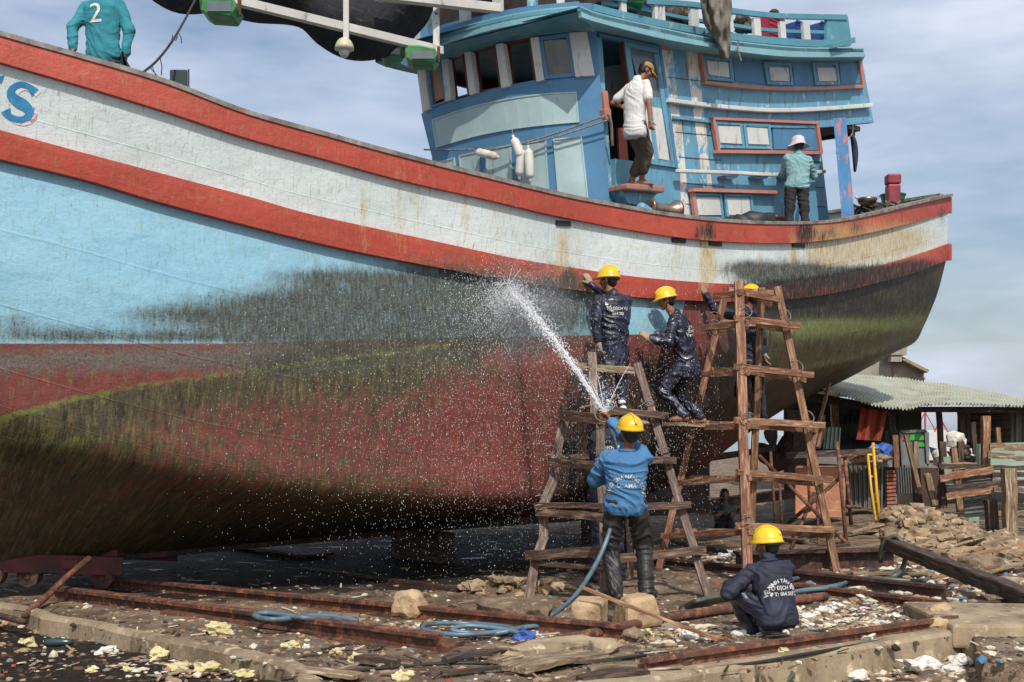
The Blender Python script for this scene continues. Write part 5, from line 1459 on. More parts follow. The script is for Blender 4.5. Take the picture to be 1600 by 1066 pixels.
def person(label, pel, nk, head, yh, yc, yl, armsL, armsR, legL, legR, H=1.65, top='navy', bottom='navy', headgear='helmet', pitch=0, gloves=(0, 0), shoes=None, sleeve=1.0, leglen=1.0,
           wr=.008, cat='person', hem=.12, handL=None, handR=None, text=None, vox=.0085, roll=0, group=None, loose=.012, curlL=.6, curlR=.6, seat_drop=0, haircut=1):
    k = H / 1.68
    fh, fc, fl = yawv(yh), yawv(yc), yawv(yl)
    up = (nk - pel).normalized()
    fc2 = (fc - up * fc.dot(up)).normalized(); rc = fc2.cross(up)
    fh2 = fh; rh = fh.cross(V((0, 0, 1)))
    shR = nk - up * .055 * k + rc * .165 * k; shL = nk - up * .055 * k - rc * .165 * k
    hipR = pel + rh * .085 * k - V((0, 0, .03)); hipL = pel - rh * .085 * k - V((0, 0, .03))
    out = {}
    A = []
    for sh, (wr_, hint), sg in ((shL, armsL, -1), (shR, armsR, 1)):
        el, w = ik(sh, wr_, .285 * k, .25 * k, hint); A.append((sh, el, w))
    Lg = []
    for hp, (an, hint, toe), sg in ((hipL, legL, -1), (hipR, legR, 1)):
        kn, a = ik(hp, an, .415 * k, .40 * k, hint); Lg.append((hp, kn, a, toe.normalized()))
    loc = V((pel.x, pel.y, min(Lg[0][2].z, Lg[1][2].z) - .07 * k))
    root = thing('person', label, cat, loc, group)
    # ---- body
    mb = MB()
    trunk(mb, pel, nk, fh, fc, k)
    hu = (V((0, 0, 1)) - fl * math.tan(R(pitch)) * -1).normalized() if False else (V((0, 0, 1)) * math.cos(R(pitch)) + fl * math.sin(R(pitch))).normalized()
    hf = (fl * math.cos(R(pitch)) - V((0, 0, 1)) * math.sin(R(pitch))).normalized()
    hr = hf.cross(hu)
    ax = (hr, hf, hu)
    mb.cap(nk - up * .03, head - hu * .06 * k, .056 * k, .05 * k)
    mb.ell(head + hu * .025 * k - hf * .008, .076 * k, .094 * k, .088 * k, ax)
    mb.ell(head - hu * .03 * k + hf * .02 * k, .058 * k, .07 * k, .078 * k, ax)
    mb.ell(head - hu * .085 * k + hf * .055 * k, .03 * k, .026 * k, .022 * k, ax)      # chin
    mb.cap(head + hf * .088 * k + hu * .012 * k, head + hf * .108 * k - hu * .026 * k, .008, .014)      # nose
    mb.ell(head + hf * .086 * k - hu * .052 * k, .026 * k, .014, .009, ax)                # mouth
    mb.ell(head + hf * .083 * k + hu * .022 * k, .05 * k, .014, .010, ax)                # brow
    for sg in (-1, 1):
        mb.ell(head + hr * .078 * k * sg - hu * .008 * k - hf * .005, .010, .02, .03, ax)
        mb.ell(head + hr * .04 * k * sg + hf * .065 * k - hu * .02, .022, .02, .02, ax)
    for (sh, el, w), hs, hd, cu in ((A[0], -1, handL, curlL), (A[1], 1, handR, curlR)):
        mb.cap(sh, el, .052 * k, .040 * k); mb.cap(el, w, .041 * k, .027 * k)
        d = (w - el).normalized()
        hdir, hn = hd or (d, (nk - w))
        hn = hn if abs(hn.normalized().dot(hdir.normalized())) < .95 else hn + V((.3, .1, .2))
        hand(mb, w, hdir, hn, hs, k, cu)
        A_ = (hdir, hn, cu)
        out[hs] = (w, hdir, hn, cu)
    for (hp, kn, an, toe) in Lg:
        mb.cap(hp, kn, .082 * k, .054 * k); mb.cap(kn, kn * .6 + an * .4, .055 * k, .056 * k); mb.cap(kn * .6 + an * .4, an, .055 * k, .036 * k)
        heel = an - V((0, 0, .045 * k)) - toe * .035 * k; ball = an - V((0, 0, .055 * k)) + toe * .12 * k
        mb.cap(heel, ball, .036 * k, .034 * k); mb.cap(an, an + toe * .08 * k - V((0, 0, .035 * k)), .036 * k, .028 * k)
        sd_ = toe.cross(V((0, 0, 1)))
        for j in range(5):
            q = ball + sd_ * (j - 2) * .0165 * k * 1
            mb.cap(q, q + toe * (.055 - .006 * abs(j - 1.2)) * k - V((0, 0, .006)), .013 * k, .010 * k, 8, 2)
        if shoes: pass
    body = remesh(mb, vox * .85, 3)
    b = fin(body, 'body', [M['skin'], M['dark'], M['hair']], root)
    for pl in b.data.polygons:
        p = pl.center + WL[root.name] - head
        for sg in (-1, 1):
            e = p - (hf * .088 * k + hr * .032 * k * sg + hu * .004)
            if abs(e.dot(hr)) < .014 and abs(e.dot(hu)) < .0065 and e.dot(hf) > -.03: pl.material_index = 1
            e = p - (hf * .09 * k + hr * .032 * k * sg + hu * .026 * k)
            if abs(e.dot(hr)) < .02 and abs(e.dot(hu)) < .005 and e.dot(hf) > -.03: pl.material_index = 2
    # ---- hair
    if haircut:
        mb = MB(); mb.ell(head + hu * .032 * k - hf * .016, .083 * k, .098 * k, .09 * k, ax, ns=.06, nf=4)
        mb.ell(head - hu * .015 * k - hf * .045 * k, .07 * k, .058 * k, .07 * k, ax, ns=.08, nf=5)
        me = remesh(mb, .009, 2)
        bm = bmesh.new(); bm.from_mesh(me)
        kill = [v for v in bm.verts if (v.co - head).dot(hf) > .055 * k and (v.co - head).dot(hu) < .055 * k]
        bmesh.ops.delete(bm, geom=kill, context='VERTS'); bm.to_mesh(me); bm.free()
        fin(me, 'hair', M['hair'], root)
    # ---- trousers
    mb = MB(); trunk(mb, pel, nk, fh, fc, k, .016, -.2, .2)
    for (hp, kn, an, toe) in Lg:
        end = lerp(kn, an, leglen)
        mb.cap(hp + V((0, 0, .02)), kn, .096 * k, .068 * k + loose * .6); mb.cap(kn, end, .062 * k + loose * .6, .045 * k + loose)
    fin(remesh(mb, vox, 3, wr * 1.25, 9.5, rnd.random() * 9), 'trousers', M[bottom], root)
    # ---- top
    mb = MB()
    trunk(mb, pel - up * hem * .3, nk, fh, fc, k, .024, -.14 - hem * .2, 1.0)
    for (sh, el, w) in A:
        e2 = el if sleeve >= 1 else lerp(sh, el, sleeve * 1.6)
        mb.cap(nk - up * .05 * k, sh, .07 * k, .064 * k)
        mb.cap(sh, e2, .066 * k, .052 * k + loose * .5)
        if sleeve >= 1: mb.cap(el, w - (w - el).normalized() * .025, .052 * k + loose * .5, .036 * k + loose * .4)
    mb.cap(nk - up * .04, nk + up * .035, .085 * k, .064 * k)
    tme = remesh(mb, vox, 3, wr * 1.2, 9, rnd.random() * 9)
    tb = BVHTree.FromPolygons([v.co.copy() for v in tme.vertices], [list(p.vertices) for p in tme.polygons])
    shirt = fin(tme, 'shirt' if top not in ('navy', 'navy_dry') else 'work_jacket', M[top], root)
    # ---- collar
    mb = MB(); mb.tube([nk + up * .015 + (fc2 * math.cos(a) + rc * math.sin(a)) * .068 * k - fc2 * .006 for a in [2 * math.pi * j / 16 for j in range(17)]], .013, 6)
    fin(mb, 'collar', M[top], shirt, smooth=True)
    # ---- lettering across the back
    if text:
        for body_, sz, yo, arc in text:
            vs, fs = text_mesh(body_, .0009, sz)
            mb = MB(); pv = []
            for v in vs:
                x, y = v.x, v.y
                if arc: x, y = (arc + y) * math.sin(x / arc), (arc + y) * math.cos(x / arc) - arc
                o0 = nk - up * (.22 - yo) * k + rc * x - fc2 * .5 + up * y
                h = tb.ray_cast(o0, fc2)
                pv.append(h[0] - fc2 * .005 if h[0] else o0 + fc2 * .36)
            mb.add(pv, fs)
            fin(mb, 'lettering', M['lettering'], shirt, recalc=False)
    # ---- gloves
    for g, hs in zip(gloves, (-1, 1)):
        if g:
            w, hd, hn, cu = out[hs]; mb = MB(); hand(mb, w, hd, hn, hs, k, cu, .0035)
            mb.cap(w - hd.normalized() * .03, w + hd.normalized() * .02, .034 * k, .034 * k)
            fin(remesh(mb, .0055, 1), 'glove', M['glove'], root)
    if shoes:
        for (hp, kn, an, toe) in Lg:
            mb = MB(); heel = an - V((0, 0, .04 * k)) - toe * .04 * k; ball = an - V((0, 0, .05 * k)) + toe * .15 * k
            mb.cap(heel, ball, .046 * k, .043 * k); mb.cap(an + V((0, 0, .03)), an + toe * .07 * k - V((0, 0, .03 * k)), .048 * k, .038 * k)
            fin(remesh(mb, vox, 2), 'shoe', M[shoes], root)
    # ---- headgear
    if headgear == 'helmet':
        hc = head + hu * .045 * k - hf * .004; hx = (hr, hf, hu)
        hm = MB(); rings = []
        for i in range(11):
            t = math.pi / 2 * (.03 + .97 * i / 10)
            rings.append([hc + hr * math.sin(t) * math.cos(a) * .112 + hf * math.sin(t) * math.sin(a) * .13 + hu * math.cos(t) * .118 for a in [2 * math.pi * j / 28 for j in range(28)]])
        flare = []
        for j in range(28):
            a = 2 * math.pi * j / 28; fr_ = max(0, math.sin(a)) ** 3
            flare.append(hc + hr * math.cos(a) * .126 + hf * math.sin(a) * (.142 + .055 * fr_) - hu * (.016 + .012 * fr_))
        inner = [lerp(p, hc - hu * .02, .12) - hu * .004 for p in flare]
        hm.loft([r[::-1] for r in rings + [flare, inner]], caps=True)
        he = fin(hm, 'helmet', M['helmet'], root, smooth=True, label='yellow hard hat')
        rb = MB()
        rb.tube([hc + hf * math.sin(t) * .134 + hu * math.cos(t) * .121 for t in [R(-70 + 130 * i / 14) for i in range(15)]], .011, 8)
        fin(rb, 'ridge', M['helmet'], he, smooth=True)
        st_ = MB(); st_.tube([head + hr * .085 * k * math.cos(a) - hu * (.02 + .075 * max(0, -math.sin(a))) + hf * (.02) + hr * 0 for a in [R(-180 + 180 * i / 14) for i in range(15)]], .006, 6)
        st_.tube([hc - hu * .03 + (hr * math.cos(a) * .1 + hf * math.sin(a) * .115) for a in [R(200 + 140 * i / 10) for i in range(11)]], .014, 6)
        fin(st_, 'strap', M['black'], he, smooth=True)
    elif headgear == 'cap':
        hc = head + hu * .04 * k; mb = MB()
        mb.ell(hc, .088 * k, .104 * k, .088 * k, ax, cut=math.pi * .52)
        cp = fin(mb, 'cap', M['capcloth'], root, smooth=True)
        mb = MB(); fr = []
        for i in range(9):
            a = R(30 + 120 * i / 8); fr.append([hc + hr * math.cos(a) * (.084 + q * .0) + hf * (math.sin(a) * (.098 + .085 * q * math.sin(a))) - hu * (.006 + .03 * q) for q in (0, .5, 1)])
        mb.slab(fr, [[p - hu * .008 for p in r] for r in fr]); fin(mb, 'cap_bill', M['capcloth'], cp, smooth=True)
    elif headgear == 'sunhat':
        hc = head + hu * .035 * k; mb = MB()
        prof = [(.02, .115), (.06, .112), (.088, .09), (.1, .04), (.108, .0), (.135, -.022), (.165, -.05), (.17, -.053), (.13, -.03), (.1, -.01)]
        mb.loft([[hc + (hr * math.cos(a) + hf * 1.08 * math.sin(a)) * r + hu * (h + .012 * math.sin(3 * a) * (r > .12)) for a in [2 * math.pi * j / 26 for j in range(26)]][::-1] for r, h in prof])
        fin(mb, 'sun_hat', M['hatcloth'], root, smooth=True)
    return root
X, Yv, Z = V((1, 0, 0)), V((0, 1, 0)), V((0, 0, 1))
TX = [('VỆ SINH TÀU BIỂN', .042, .05, .12), ('TỔ DỊCH VỤ', .04, -.01, 0), ('ĐT: 064.383', .04, -.06, 0)]
h_ = hull_hit(903, 440, .03)
person('helmeted worker in wet navy overalls reaching a glove up left to the red strake', P(958, 545, 13.75), P(958, 463, 13.72), P(951, 438, 13.74), 105, 108, 152,
       (P(935, 536, 13.55), V((-.4, -.8, -.2))), (h_ + V((.12, -.06, -.04)), V((0, 0, -1))), (P(948, 634, 13.65), V((-.3, 1, 0)), V((-.5, .8, 0))), (P(972, 634, 13.8), V((.1, 1, 0)), V((-.2, .9, 0))),
       H=1.66, gloves=(1, 1), handR=(V((-.35, .1, .9)), V((-.5, .85, 0))), curlR=.25, text=[('TỔ DỊCH VỤ', .045, .06, 0), ('064.383', .045, .0, 0)], shoes='white', hem=.5, wr=.010)
person('barefoot helmeted worker in wet navy overalls facing left on a plank', P(1072, 566, 14.75), P(1056, 495, 14.72), P(1041, 470, 14.7), 150, 158, 178,
       (P(1014, 530, 14.45), V((.3, -.3, -1))), (P(1010, 520, 14.9), V((.3, .3, -1))), (P(1068, 648, 14.55), V((-1, .2, 0)), V((-1, .1, 0))), (P(1096, 652, 14.85), V((-.8, .4, 0)), V((-.7, .5, 0))),
       H=1.66, gloves=(1, 1), handL=(V((-.7, 0, .7)), V((-.4, .8, -.2))), handR=(V((-.7, .1, .7)), V((-.4, .8, -.2))), pitch=12, text=TX, hem=.4, wr=.011)
h_ = hull_hit(1086, 452, .03)
person('helmeted worker half hidden behind the tall trestle, arm stretched to the red strake', P(1176, 566, 15.55), P(1166, 487, 15.52), P(1172, 465, 15.5), 118, 120, 140,
       (h_ + V((.1, -.04, -.06)), V((-.3, -.3, -1))), (P(1196, 560, 15.5), V((.5, -.5, -.3))), (P(1170, 652, 15.5), V((-.3, 1, 0)), V((-.3, .9, 0))), (P(1192, 652, 15.65), V((.1, 1, 0)), V((.1, .9, 0))),
       H=1.68, top='navy_dry', bottom='blackwet', gloves=(1, 1), handL=(V((-.4, .1, .8)), V((-.5, .8, 0))), curlL=.25, text=[('TỔ DỊCH VỤ', .055, .02, 0), ('064.383', .055, -.05, 0)], hem=.3)
def stp(px, off):
    q = SIDE.hit(px, 286.2 + (px - 980) * .083, .34); r = SIDE.hit(px, 280, off); r.z = q.z + .085; return r
# the worker with the hose stands on the two blocks
person('helmeted worker in a blue shirt and wet black trousers holding up the spraying hose', P(977, 786, 10.75), P(979, 706, 10.72), P(984, 676, 10.66), 95, 88, 108,
       (P(958, 748, 11.08), V((-.9, -.2, -.5))), (P(951, 655, 11.05), V((.8, .1, -.5))), (P(962, 925, 10.7), V((-.2, 1, 0)), V((-.5, .85, 0))), (P(1010, 922, 10.75), V((.3, 1, 0)), V((.5, .8, 0))),
       H=1.69, top='blueshirt', bottom='blackwet', handR=(V((-.35, .5, .5)), V((-.7, -.3, -.5))), handL=(V((.2, .9, .3)), V((.9, 0, 0))), curlR=1.0, curlL=1.1, shoes='black', hem=.12,
       text=[('THÁO CHA NĂNG TÔNG', .042, .0, .14), ('LILAMA', .052, -.08, 0)], wr=.010, vox=.008, loose=.018, pitch=-8)
person('worker in navy bending forward behind the hose man, back lettering showing beside his helmet', P(946, 772, 12.55), P(956, 676, 12.75), P(962, 662, 12.98), 95, 80, 95,
       (P(935, 760, 12.9), V((-.7, 0, -.5))), (P(985, 735, 12.95), V((.7, 0, -.5))), (P(928, 915, 12.5), V((0, 1, 0)), V((-.2, 1, 0))), (P(970, 915, 12.6), V((0, 1, 0)), V((.3, 1, 0))),
       H=1.66, top='navy_dry', pitch=45, headgear='helmet', shoes='black', text=[('VỆ SINH TÀU BIỂN', .042, .05, .12), ('TỔ DỊCH VỤ', .04, -.01, 0), ('064.383', .04, -.06, 0)])
person('crouching helmeted worker in navy overalls on the right, back turned beside the rail', P(1214, 958, 9.85), P(1201, 880, 9.95), P(1199, 853, 10.0), 128, 108, 140,
       (P(1158, 925, 10.05), V((-.6, -.5, -.2))), (P(1190, 930, 10.4), V((.5, 0, -1))), (P(1176, 985, 10.0), V((-.9, .5, .9)), V((-.9, .35, 0))), (P(1222, 982, 10.25), V((-.2, .8, 1)), V((-.3, .9, 0))),
       H=1.62, top='navy_dry', bottom='navy', shoes='white', text=[('VỆ SINH TÀU BIỂN', .042, .03, .12), ('TỔ DỊCH VỤ', .042, -.03, 0), ('ĐT: 064.383', .042, -.08, 0)], vox=.007, hem=.2, wr=.008, loose=.016, pitch=5)
person('grey shirted man squatting far behind the tall trestle, arms on knees', P(1132, 822, 20.6), P(1132, 792, 20.35), P(1132, 774, 20.3), -90, -90, -90,
       (P(1120, 806, 20.05), V((-.8, 0, -.2))), (P(1144, 806, 20.0), V((.8, 0, -.2))), (P(1122, 836, 20.2), V((-.3, -1, 1)), V((-.2, -1, 0))), (P(1142, 836, 20.2), V((.3, -1, 1)), V((.2, -1, 0))),
       H=1.6, top='greyshirt', bottom='black_tr', headgear=None, pitch=20, sleeve=.5, vox=.011, shoes='black')
person('man in white t-shirt and tan cap on the pink step outside the cabin door', P(993, 196, 15.5), P(996, 129, 15.5), P(1009, 111, 15.52), 35, 40, 12,
       (P(968, 166, 15.9), V((-.9, -.2, -.6))), (P(1016, 190, 15.3), V((.3, -.5, -.6))), (stp(986, .14), V((.8, .3, 0)), V((.8, -.5, 0))), (stp(1002, .26), V((.8, .4, 0)), V((.9, .1, 0))),
       H=1.57, top='white', bottom='olivetr', headgear='cap', pitch=28, sleeve=.42, leglen=.62, hem=.25, wr=.0045, loose=.03, curlR=.9)
person('person in a sun hat and aqua top leaning at the wheelhouse side near the stern', P(1245, 287, 18.15), P(1247, 244, 18.2), P(1247, 228, 18.24), 95, 95, 95,
       (P(1230, 270, 18.6), V((-.4, 0, -1))), (P(1267, 270, 18.6), V((.4, 0, -1))), (P(1232, 372, 18.0), V((-.1, 1, 0)), V((-.2, 1, 0))), (P(1260, 372, 18.0), V((.2, 1, 0)), V((.3, 1, 0))),
       H=1.66, top='aqua', bottom='black_tr', headgear='sunhat', pitch=4, vox=.010)
person('man in a teal number two jersey standing on the bow, head above the picture', P(163, 84, 11.75), P(160, 2, 11.75), P(160, -30, 11.75), 80, 82, 82,
       (P(114, 78, 11.6), V((-.8, -.1, 0))), (P(196, 86, 11.7), V((.9, -.1, 0))), (P(145, 215, 11.7), V((0, 1, 0)), V((-.2, 1, 0))), (P(185, 215, 11.7), V((0, 1, 0)), V((.2, 1, 0))),
       H=1.62, top='teal', bottom='navy_dry', headgear=None, text=[('2', .27, -.04, 0)], handL=(V((0, 0, -1)), V((1, .3, 0))), curlL=.2, wr=.006)
mb = MB()
fr = [[P(lerp(190, 188, t) + 26 * t * q, 82 + 45 * t - 4 * math.sin(3 * q), 11.6 - .1 * math.sin(9 * q + t)) for q in (0, .25, .5, .75, 1)] for t in (0, .3, .6, 1)]
mb.slab(fr, [[p + V((0, .05, 0)) for p in r] for r in fr])
fin(mb, 'hand_net', mat('green_net', c(44, 84, 72), .9, [(c(26, 50, 44), 0, 30, .1, S1)], bump=(50, .8, .01)), None, label='green netting held by the man in the teal jersey', cat='net')
# ------------------------------------------------------------ shacks and fence at the right
M['roof_sheet'] = mat('pale_green_roof_sheet', c(186, 188, 170), .8, [(c(152, 156, 138), -.02, 2, .15, S1), (c(130, 104, 80), -.12, 1.2, .1, S1)], 'lc', bump=None)
M['tin'] = mat('galvanised_sheet', c(134, 136, 132), .55, [(c(92, 88, 82), -.03, 2, .15, S1), (c(120, 84, 58), -.15, 4, .06, S1)], 'lc', bump=(10, .3, .01), metal=.25)
M['palewall'] = mat('pale_plaster', c(168, 164, 150), .9, [(c(126, 120, 108), -.04, 1.5, .15, S1)])
M['dimwall'] = mat('green_grey_board', c(70, 84, 80), .85, [(c(44, 52, 50), 0, 2, .15, S1)])
M['mint'] = mat('mint_board', c(150, 172, 156), .8, [(c(108, 116, 100), -.06, 2, .12, S1)])
M['brick'] = mat('orange_brick', c(178, 110, 84), .9, [(c(130, 78, 60), -.03, 6, .1, S1)], bump=(8, .5, .02))
M['orange'] = mat('rust_orange_cloth', c(150, 62, 42), .85, [(c(120, 48, 34), 0, 3, .12, S1)], bump=(8, .5, .02))
M['yellow'] = mat('yellow_ladder_paint', c(206, 160, 34), .5, [(c(90, 74, 40), -.14, 9, .06, S1)], bump=None)
M['bluep'] = mat('blue_pole_paint', c(70, 128, 170), .6, [(c(48, 90, 128), 0, 4, .1, S1)], bump=None)
def rect(mb, tl, tr, br, bl, Y, th=.04, wav=0, nw=0, vert=True, Yr=None):
    """sheet at depth Y (Yr at its right edge) from four pixel corners; wav = corrugation depth"""
    Yr = Yr or Y; nx = max(1, nw * 6 if wav else 1); fr = []
    if vert or not wav:
        for j in range(3 if wav else 2):
            v = j / (2 if wav else 1); r = []
            for i in range(nx + 1):
                u = i / nx; x = lerp(lerp(tl[0], tr[0], u), lerp(bl[0], br[0], u), v); y = lerp(lerp(tl[1], tr[1], u), lerp(bl[1], br[1], u), v)
                r.append(P(x, y, lerp(Y, Yr, u) + (wav * math.sin(2 * math.pi * nw * u) if wav else 0)))
            fr.append(r)
    else:
        for j in range(nx + 1):
            v = j / nx; r = []
            for i in range(3):
                u = i / 2; x = lerp(lerp(tl[0], tr[0], u), lerp(bl[0], br[0], u), v); y = lerp(lerp(tl[1], tr[1], u), lerp(bl[1], br[1], u), v)
                r.append(P(x, y, lerp(Y, Yr, u) + wav * math.sin(2 * math.pi * nw * v)))
            fr.append(r)
    mb.slab(fr, [[p + V((0, th, 0)) for p in r] for r in fr]); return mb
def one(name, label, cat, m, *a, group=None, parent=None, **k):
    mb = MB(); rect(mb, *a, **k); return fin(mb, name, m, parent, label=label, cat=cat, group=group)
def post(x0, y0, x1, y1, Y, w=.08, m='darkwood', name='post', label=None, cat='post', group='timber posts around the shack', parent=None, Y2=None):
    mb = MB(); mb.beam(P(x0, y0, Y), P(x1, y1, Y2 or Y), w, w, up=(0, -1, 0), n=5, jit=.006)
    return fin(mb, name, M[m] if isinstance(m, str) else m, parent, label=label if not parent else None, cat=cat if not parent else None, group=group if not parent else None)
SY = 24.0
shk = thing('shack', 'open fronted waterside shack with a pale corrugated roof', 'shack', gp(1400, 780))
# roof: corrugated slope, ridge far behind, eave towards us
A0, A1 = P(1225, 600, 23.0), P(1640, 632, 21.0)          # eave line
E0, E1 = P(1280, 574, 29.5), P(1700, 612, 28.0)            # ridge line
nx = 504; fr = []
eave = [(1225, 612), (1262, 607), (1300, 612), (1352, 628), (1390, 637), (1420, 638), (1440, 632), (1500, 631), (1600, 634), (1680, 637)]
ridge = [(1262, 560), (1310, 585), (1400, 594), (1500, 608), (1600, 622), (1700, 636)]
for j in range(5):
    v = j / 4; r = []
    for i in range(nx + 1):
        u = i / nx; x0, y0 = plerp(eave, u); x1 = lerp(1285, 1690, u); y1 = lin([(1285, 583), (1400, 590), (1500, 603), (1600, 622), (1700, 632)], x1)
        a_ = P(x0, y0, 21.5 + .35 * noise.noise(V((u * 30, 0, 0)))); b_ = P(x1, y1, 29)
        p = lerp(a_, b_, v); p.z += .022 * math.sin(2 * math.pi * 84 * u) + .02 * noise.noise(V((u * 9, v * 2, 0)))
        r.append(p)
    fr.append(r)
mb = MB(); mb.slab(fr, [[p - V((0, 0, .02)) for p in r] for r in fr])
for i, p in enumerate(mb.v): mb.lc[i] = V((p.x, p.y, 0))
fin(mb, 'roof', M['roof_sheet'], shk, recalc=True)
for nm, m_, q in (('back_wall', 'dimwall', ((1225, 606), (1425, 640), (1425, 790), (1225, 790), 25.5)), ('side_wall', 'dimwall', ((1406, 640), (1440, 640), (1440, 690), (1406, 690), 23.5)),
                  ('end_wall', 'dimwall', ((1497, 636), (1590, 636), (1590, 690), (1497, 700), 24.5)), ('wall_base', 'palewall', ((1225, 745), (1370, 760), (1370, 800), (1225, 800), 25.3))):
    mb = MB(); rect(mb, *q); fin(mb, nm, M[m_], shk)
mb = MB(); vs, fs = text_mesh('Café', .004, .42)
o = P(1292, 662, 25.46); mb.add([o + V((v.x + .35, -.0, v.y)) for v in vs], fs); fin(mb, 'painted_sign', mat('dark_sign_paint', c(28, 34, 34), .9, bump=None), shk, recalc=False)
mb = MB(); vs, fs = text_mesh('Khách', .004, .34)
mb.add([P(1312, 694, 25.46) + V((v.x + .35, 0, v.y)) for v in vs], fs); fin(mb, 'painted_sign', bpy.data.materials['dark_sign_paint'], shk, recalc=False)
mb = MB(); rect(mb, (1240, 615), (1262, 615), (1262, 680), (1240, 680), 25.4); fin(mb, 'doorway', M['black'], shk)
for (x0, y0, x1, y1, Y, w, m_) in ((1303, 625, 1306, 690, 23.2, .13, 'scaf_tan'), (1236, 630, 1236, 770, 22.8, .1, 'bluep'), (1393, 638, 1396, 700, 22.2, .1, 'darkwood'), (1466, 636, 1476, 770, 22.3, .09, 'darkwood'), (1500, 636, 1506, 690, 22.5, .09, 'darkwood'), (1511, 636, 1513, 690, 23, .08, 'darkwood')):
    post(x0, y0, x1, y1, Y, w, m_, parent=shk)
mb = MB(); mb.beam(P(1225, 618, 22.0), P(1400, 640, 22.0), .1, .12); mb.beam(P(1400, 640, 21.9), P(1640, 640, 21.8), .08, .1)
fin(mb, 'eave_beam', M['darkwood'], shk)
mb = MB()
for k in range(7): rect(mb, (1500, 640 + k * 9), (1586, 640 + k * 9), (1586, 647 + k * 9), (1500, 647 + k * 9), 24.2, .03)
fin(mb, 'slat_wall', M['darkwood'], shk)
one('tin_sheet', 'corrugated tin wall sheet at the right picture edge under the eave', 'tin sheet', M['tin'], (1580, 636), (1640, 636), (1640, 700), (1580, 698), 22.6, wav=.03, nw=5)
# pale building behind
bd = thing('house', 'pale concrete house with a sloping roofline behind the shack roof', 'house', gp(1380, 760))
mb = MB(); HY = 34
sl = [(1240, 600), (1300, 540), (1370, 535), (1400, 560), (1444, 581), (1444, 610), (1240, 610)]
mb.loft([[P(x, y, HY) for x, y in sl], [P(x, y, HY) + V((0, 6, 0)) for x, y in sl]])
fin(mb, 'wall', M['palewall'], bd)
mb = MB(); mb.beam(P(1396, 556, HY - .15), P(1446, 581, HY - .15), .5, .08); fin(mb, 'roof_edge', M['concrete'], bd)
mb = MB(); mb.box(P(1398, 549, HY - .3), .55, .4, .22); mb.box(P(1398, 560, HY - .3), .3, .3, .2); fin(mb, 'water_tank', M['palewall'], bd)
mb = MB(); rect(mb, (1396, 566), (1400, 566), (1400, 598), (1396, 598), HY - .06, .05); rect(mb, (1300, 590), (1446, 590), (1446, 593), (1300, 593), HY - .1, .09); fin(mb, 'wall_trim', M['concrete'], bd)
# hung orange cloth, sign boards
one('orange_cloth', 'orange red cloth hanging under the shack eave', 'cloth', M['orange'], (1346, 637), (1387, 642), (1376, 689), (1338, 687), 21.9, th=.02, wav=.04, nw=2)
sg = thing('sign_board', 'grey glazed board with red and green lettering beside the shack', 'sign', P(1420, 728, 22.0))
mb = MB(); rect(mb, (1407, 676), (1446, 674), (1450, 728), (1411, 730), 22.0, .04); fin(mb, 'board', mat('grey_sign_board', c(118, 124, 122), .4, bump=None), sg)
mb = MB(); rect(mb, (1408, 679), (1421, 679), (1421, 688), (1409, 688), 21.97, .01); fin(mb, 'red_panel', mat('red_sign', c(188, 44, 52), .5, bump=None), sg)
gm = mat('green_sign', c(54, 168, 62), .5, bump=None)
mb = MB(); rect(mb, (1422, 679), (1444, 679), (1444, 688), (1422, 688), 21.97, .01); fin(mb, 'green_panel', gm, sg)
mb = MB(); rect(mb, (1434, 693), (1445, 693), (1445, 698), (1434, 698), 21.97, .01); fin(mb, 'green_panel', gm, sg)
mb = MB(); 
for a, b in (((1407, 675), (1411, 730)), ((1446, 673), (1450, 728)), ((1407, 675), (1446, 673)), ((1411, 729), (1450, 727))): mb.beam(P(*a, 21.96), P(*b, 21.96), .05, .05, up=(0, -1, 0), n=1)
fin(mb, 'frame', M['tin'], sg)
one('sign_board', 'second narrow dark board with green edge left of the grey one', 'sign', M['dimwall'], (1383, 674), (1404, 672), (1404, 730), (1386, 730), 22.2)
# lean-to / workbench area
one('tin_sheet', 'upright corrugated tin sheet behind the yellow ladder', 'tin sheet', M['tin'], (1322, 722), (1380, 726), (1379, 794), (1326, 794), 20.6, wav=.035, nw=8)
one('tin_sheet', 'corrugated tin panel below the grey sign board', 'tin sheet', M['tin'], (1400, 730), (1430, 730), (1434, 774), (1402, 776), 21.6, wav=.03, nw=8)
one('tin_sheet', 'torn sheet laid over the top of the plywood lean-to', 'tin sheet', M['tin'], (1262, 706), (1394, 716), (1394, 730), (1270, 724), 20.3, th=.06)
one('plywood_panel', 'orange plywood panel leaning beside the tall trestle', 'panel', M['ply'], (1243, 728), (1322, 728), (1320, 808), (1243, 810), 20.2)
one('white_sheet', 'white base panel below the tin on the rubble', 'panel', M['palewall'], (1400, 772), (1434, 770), (1440, 786), (1400, 788), 21.4)
one('asbestos_sheet', 'ribbed mint sheet leaning at the shack opening', 'panel', M['mint'], (1290, 668), (1314, 668), (1312, 702), (1286, 702), 21.5, wav=.03, nw=4)
one('plank', 'pale board leaning beside the ribbed mint sheet', 'plank', M['plank'], (1284, 665), (1292, 668), (1282, 700), (1272, 700), 21.3)
plank('plank', 'dark beam along the top of the lean-to', P(1228, 712, 19.9), P(1372, 705, 19.9), .1, .1, 'darkwood')
plank('pole', 'long thin wooden pole leaning up against the shack roof', P(1270, 700, 19.8), P(1297, 594, 20.8), .05, .05, 'scaf_tan', 'pole')
plank('pole', 'thin reddish pole beside the long leaning one', P(1278, 700, 19.9), P(1287, 650, 20.4), .05, .05, 'scaf_red', 'pole')
mb = MB()
for k in range(12): rect(mb, (1386, 736 + k * 6), (1400, 735 + k * 6), (1400, 739 + k * 6), (1386, 740 + k * 6), 21.0 - .01 * (k % 2), .12)
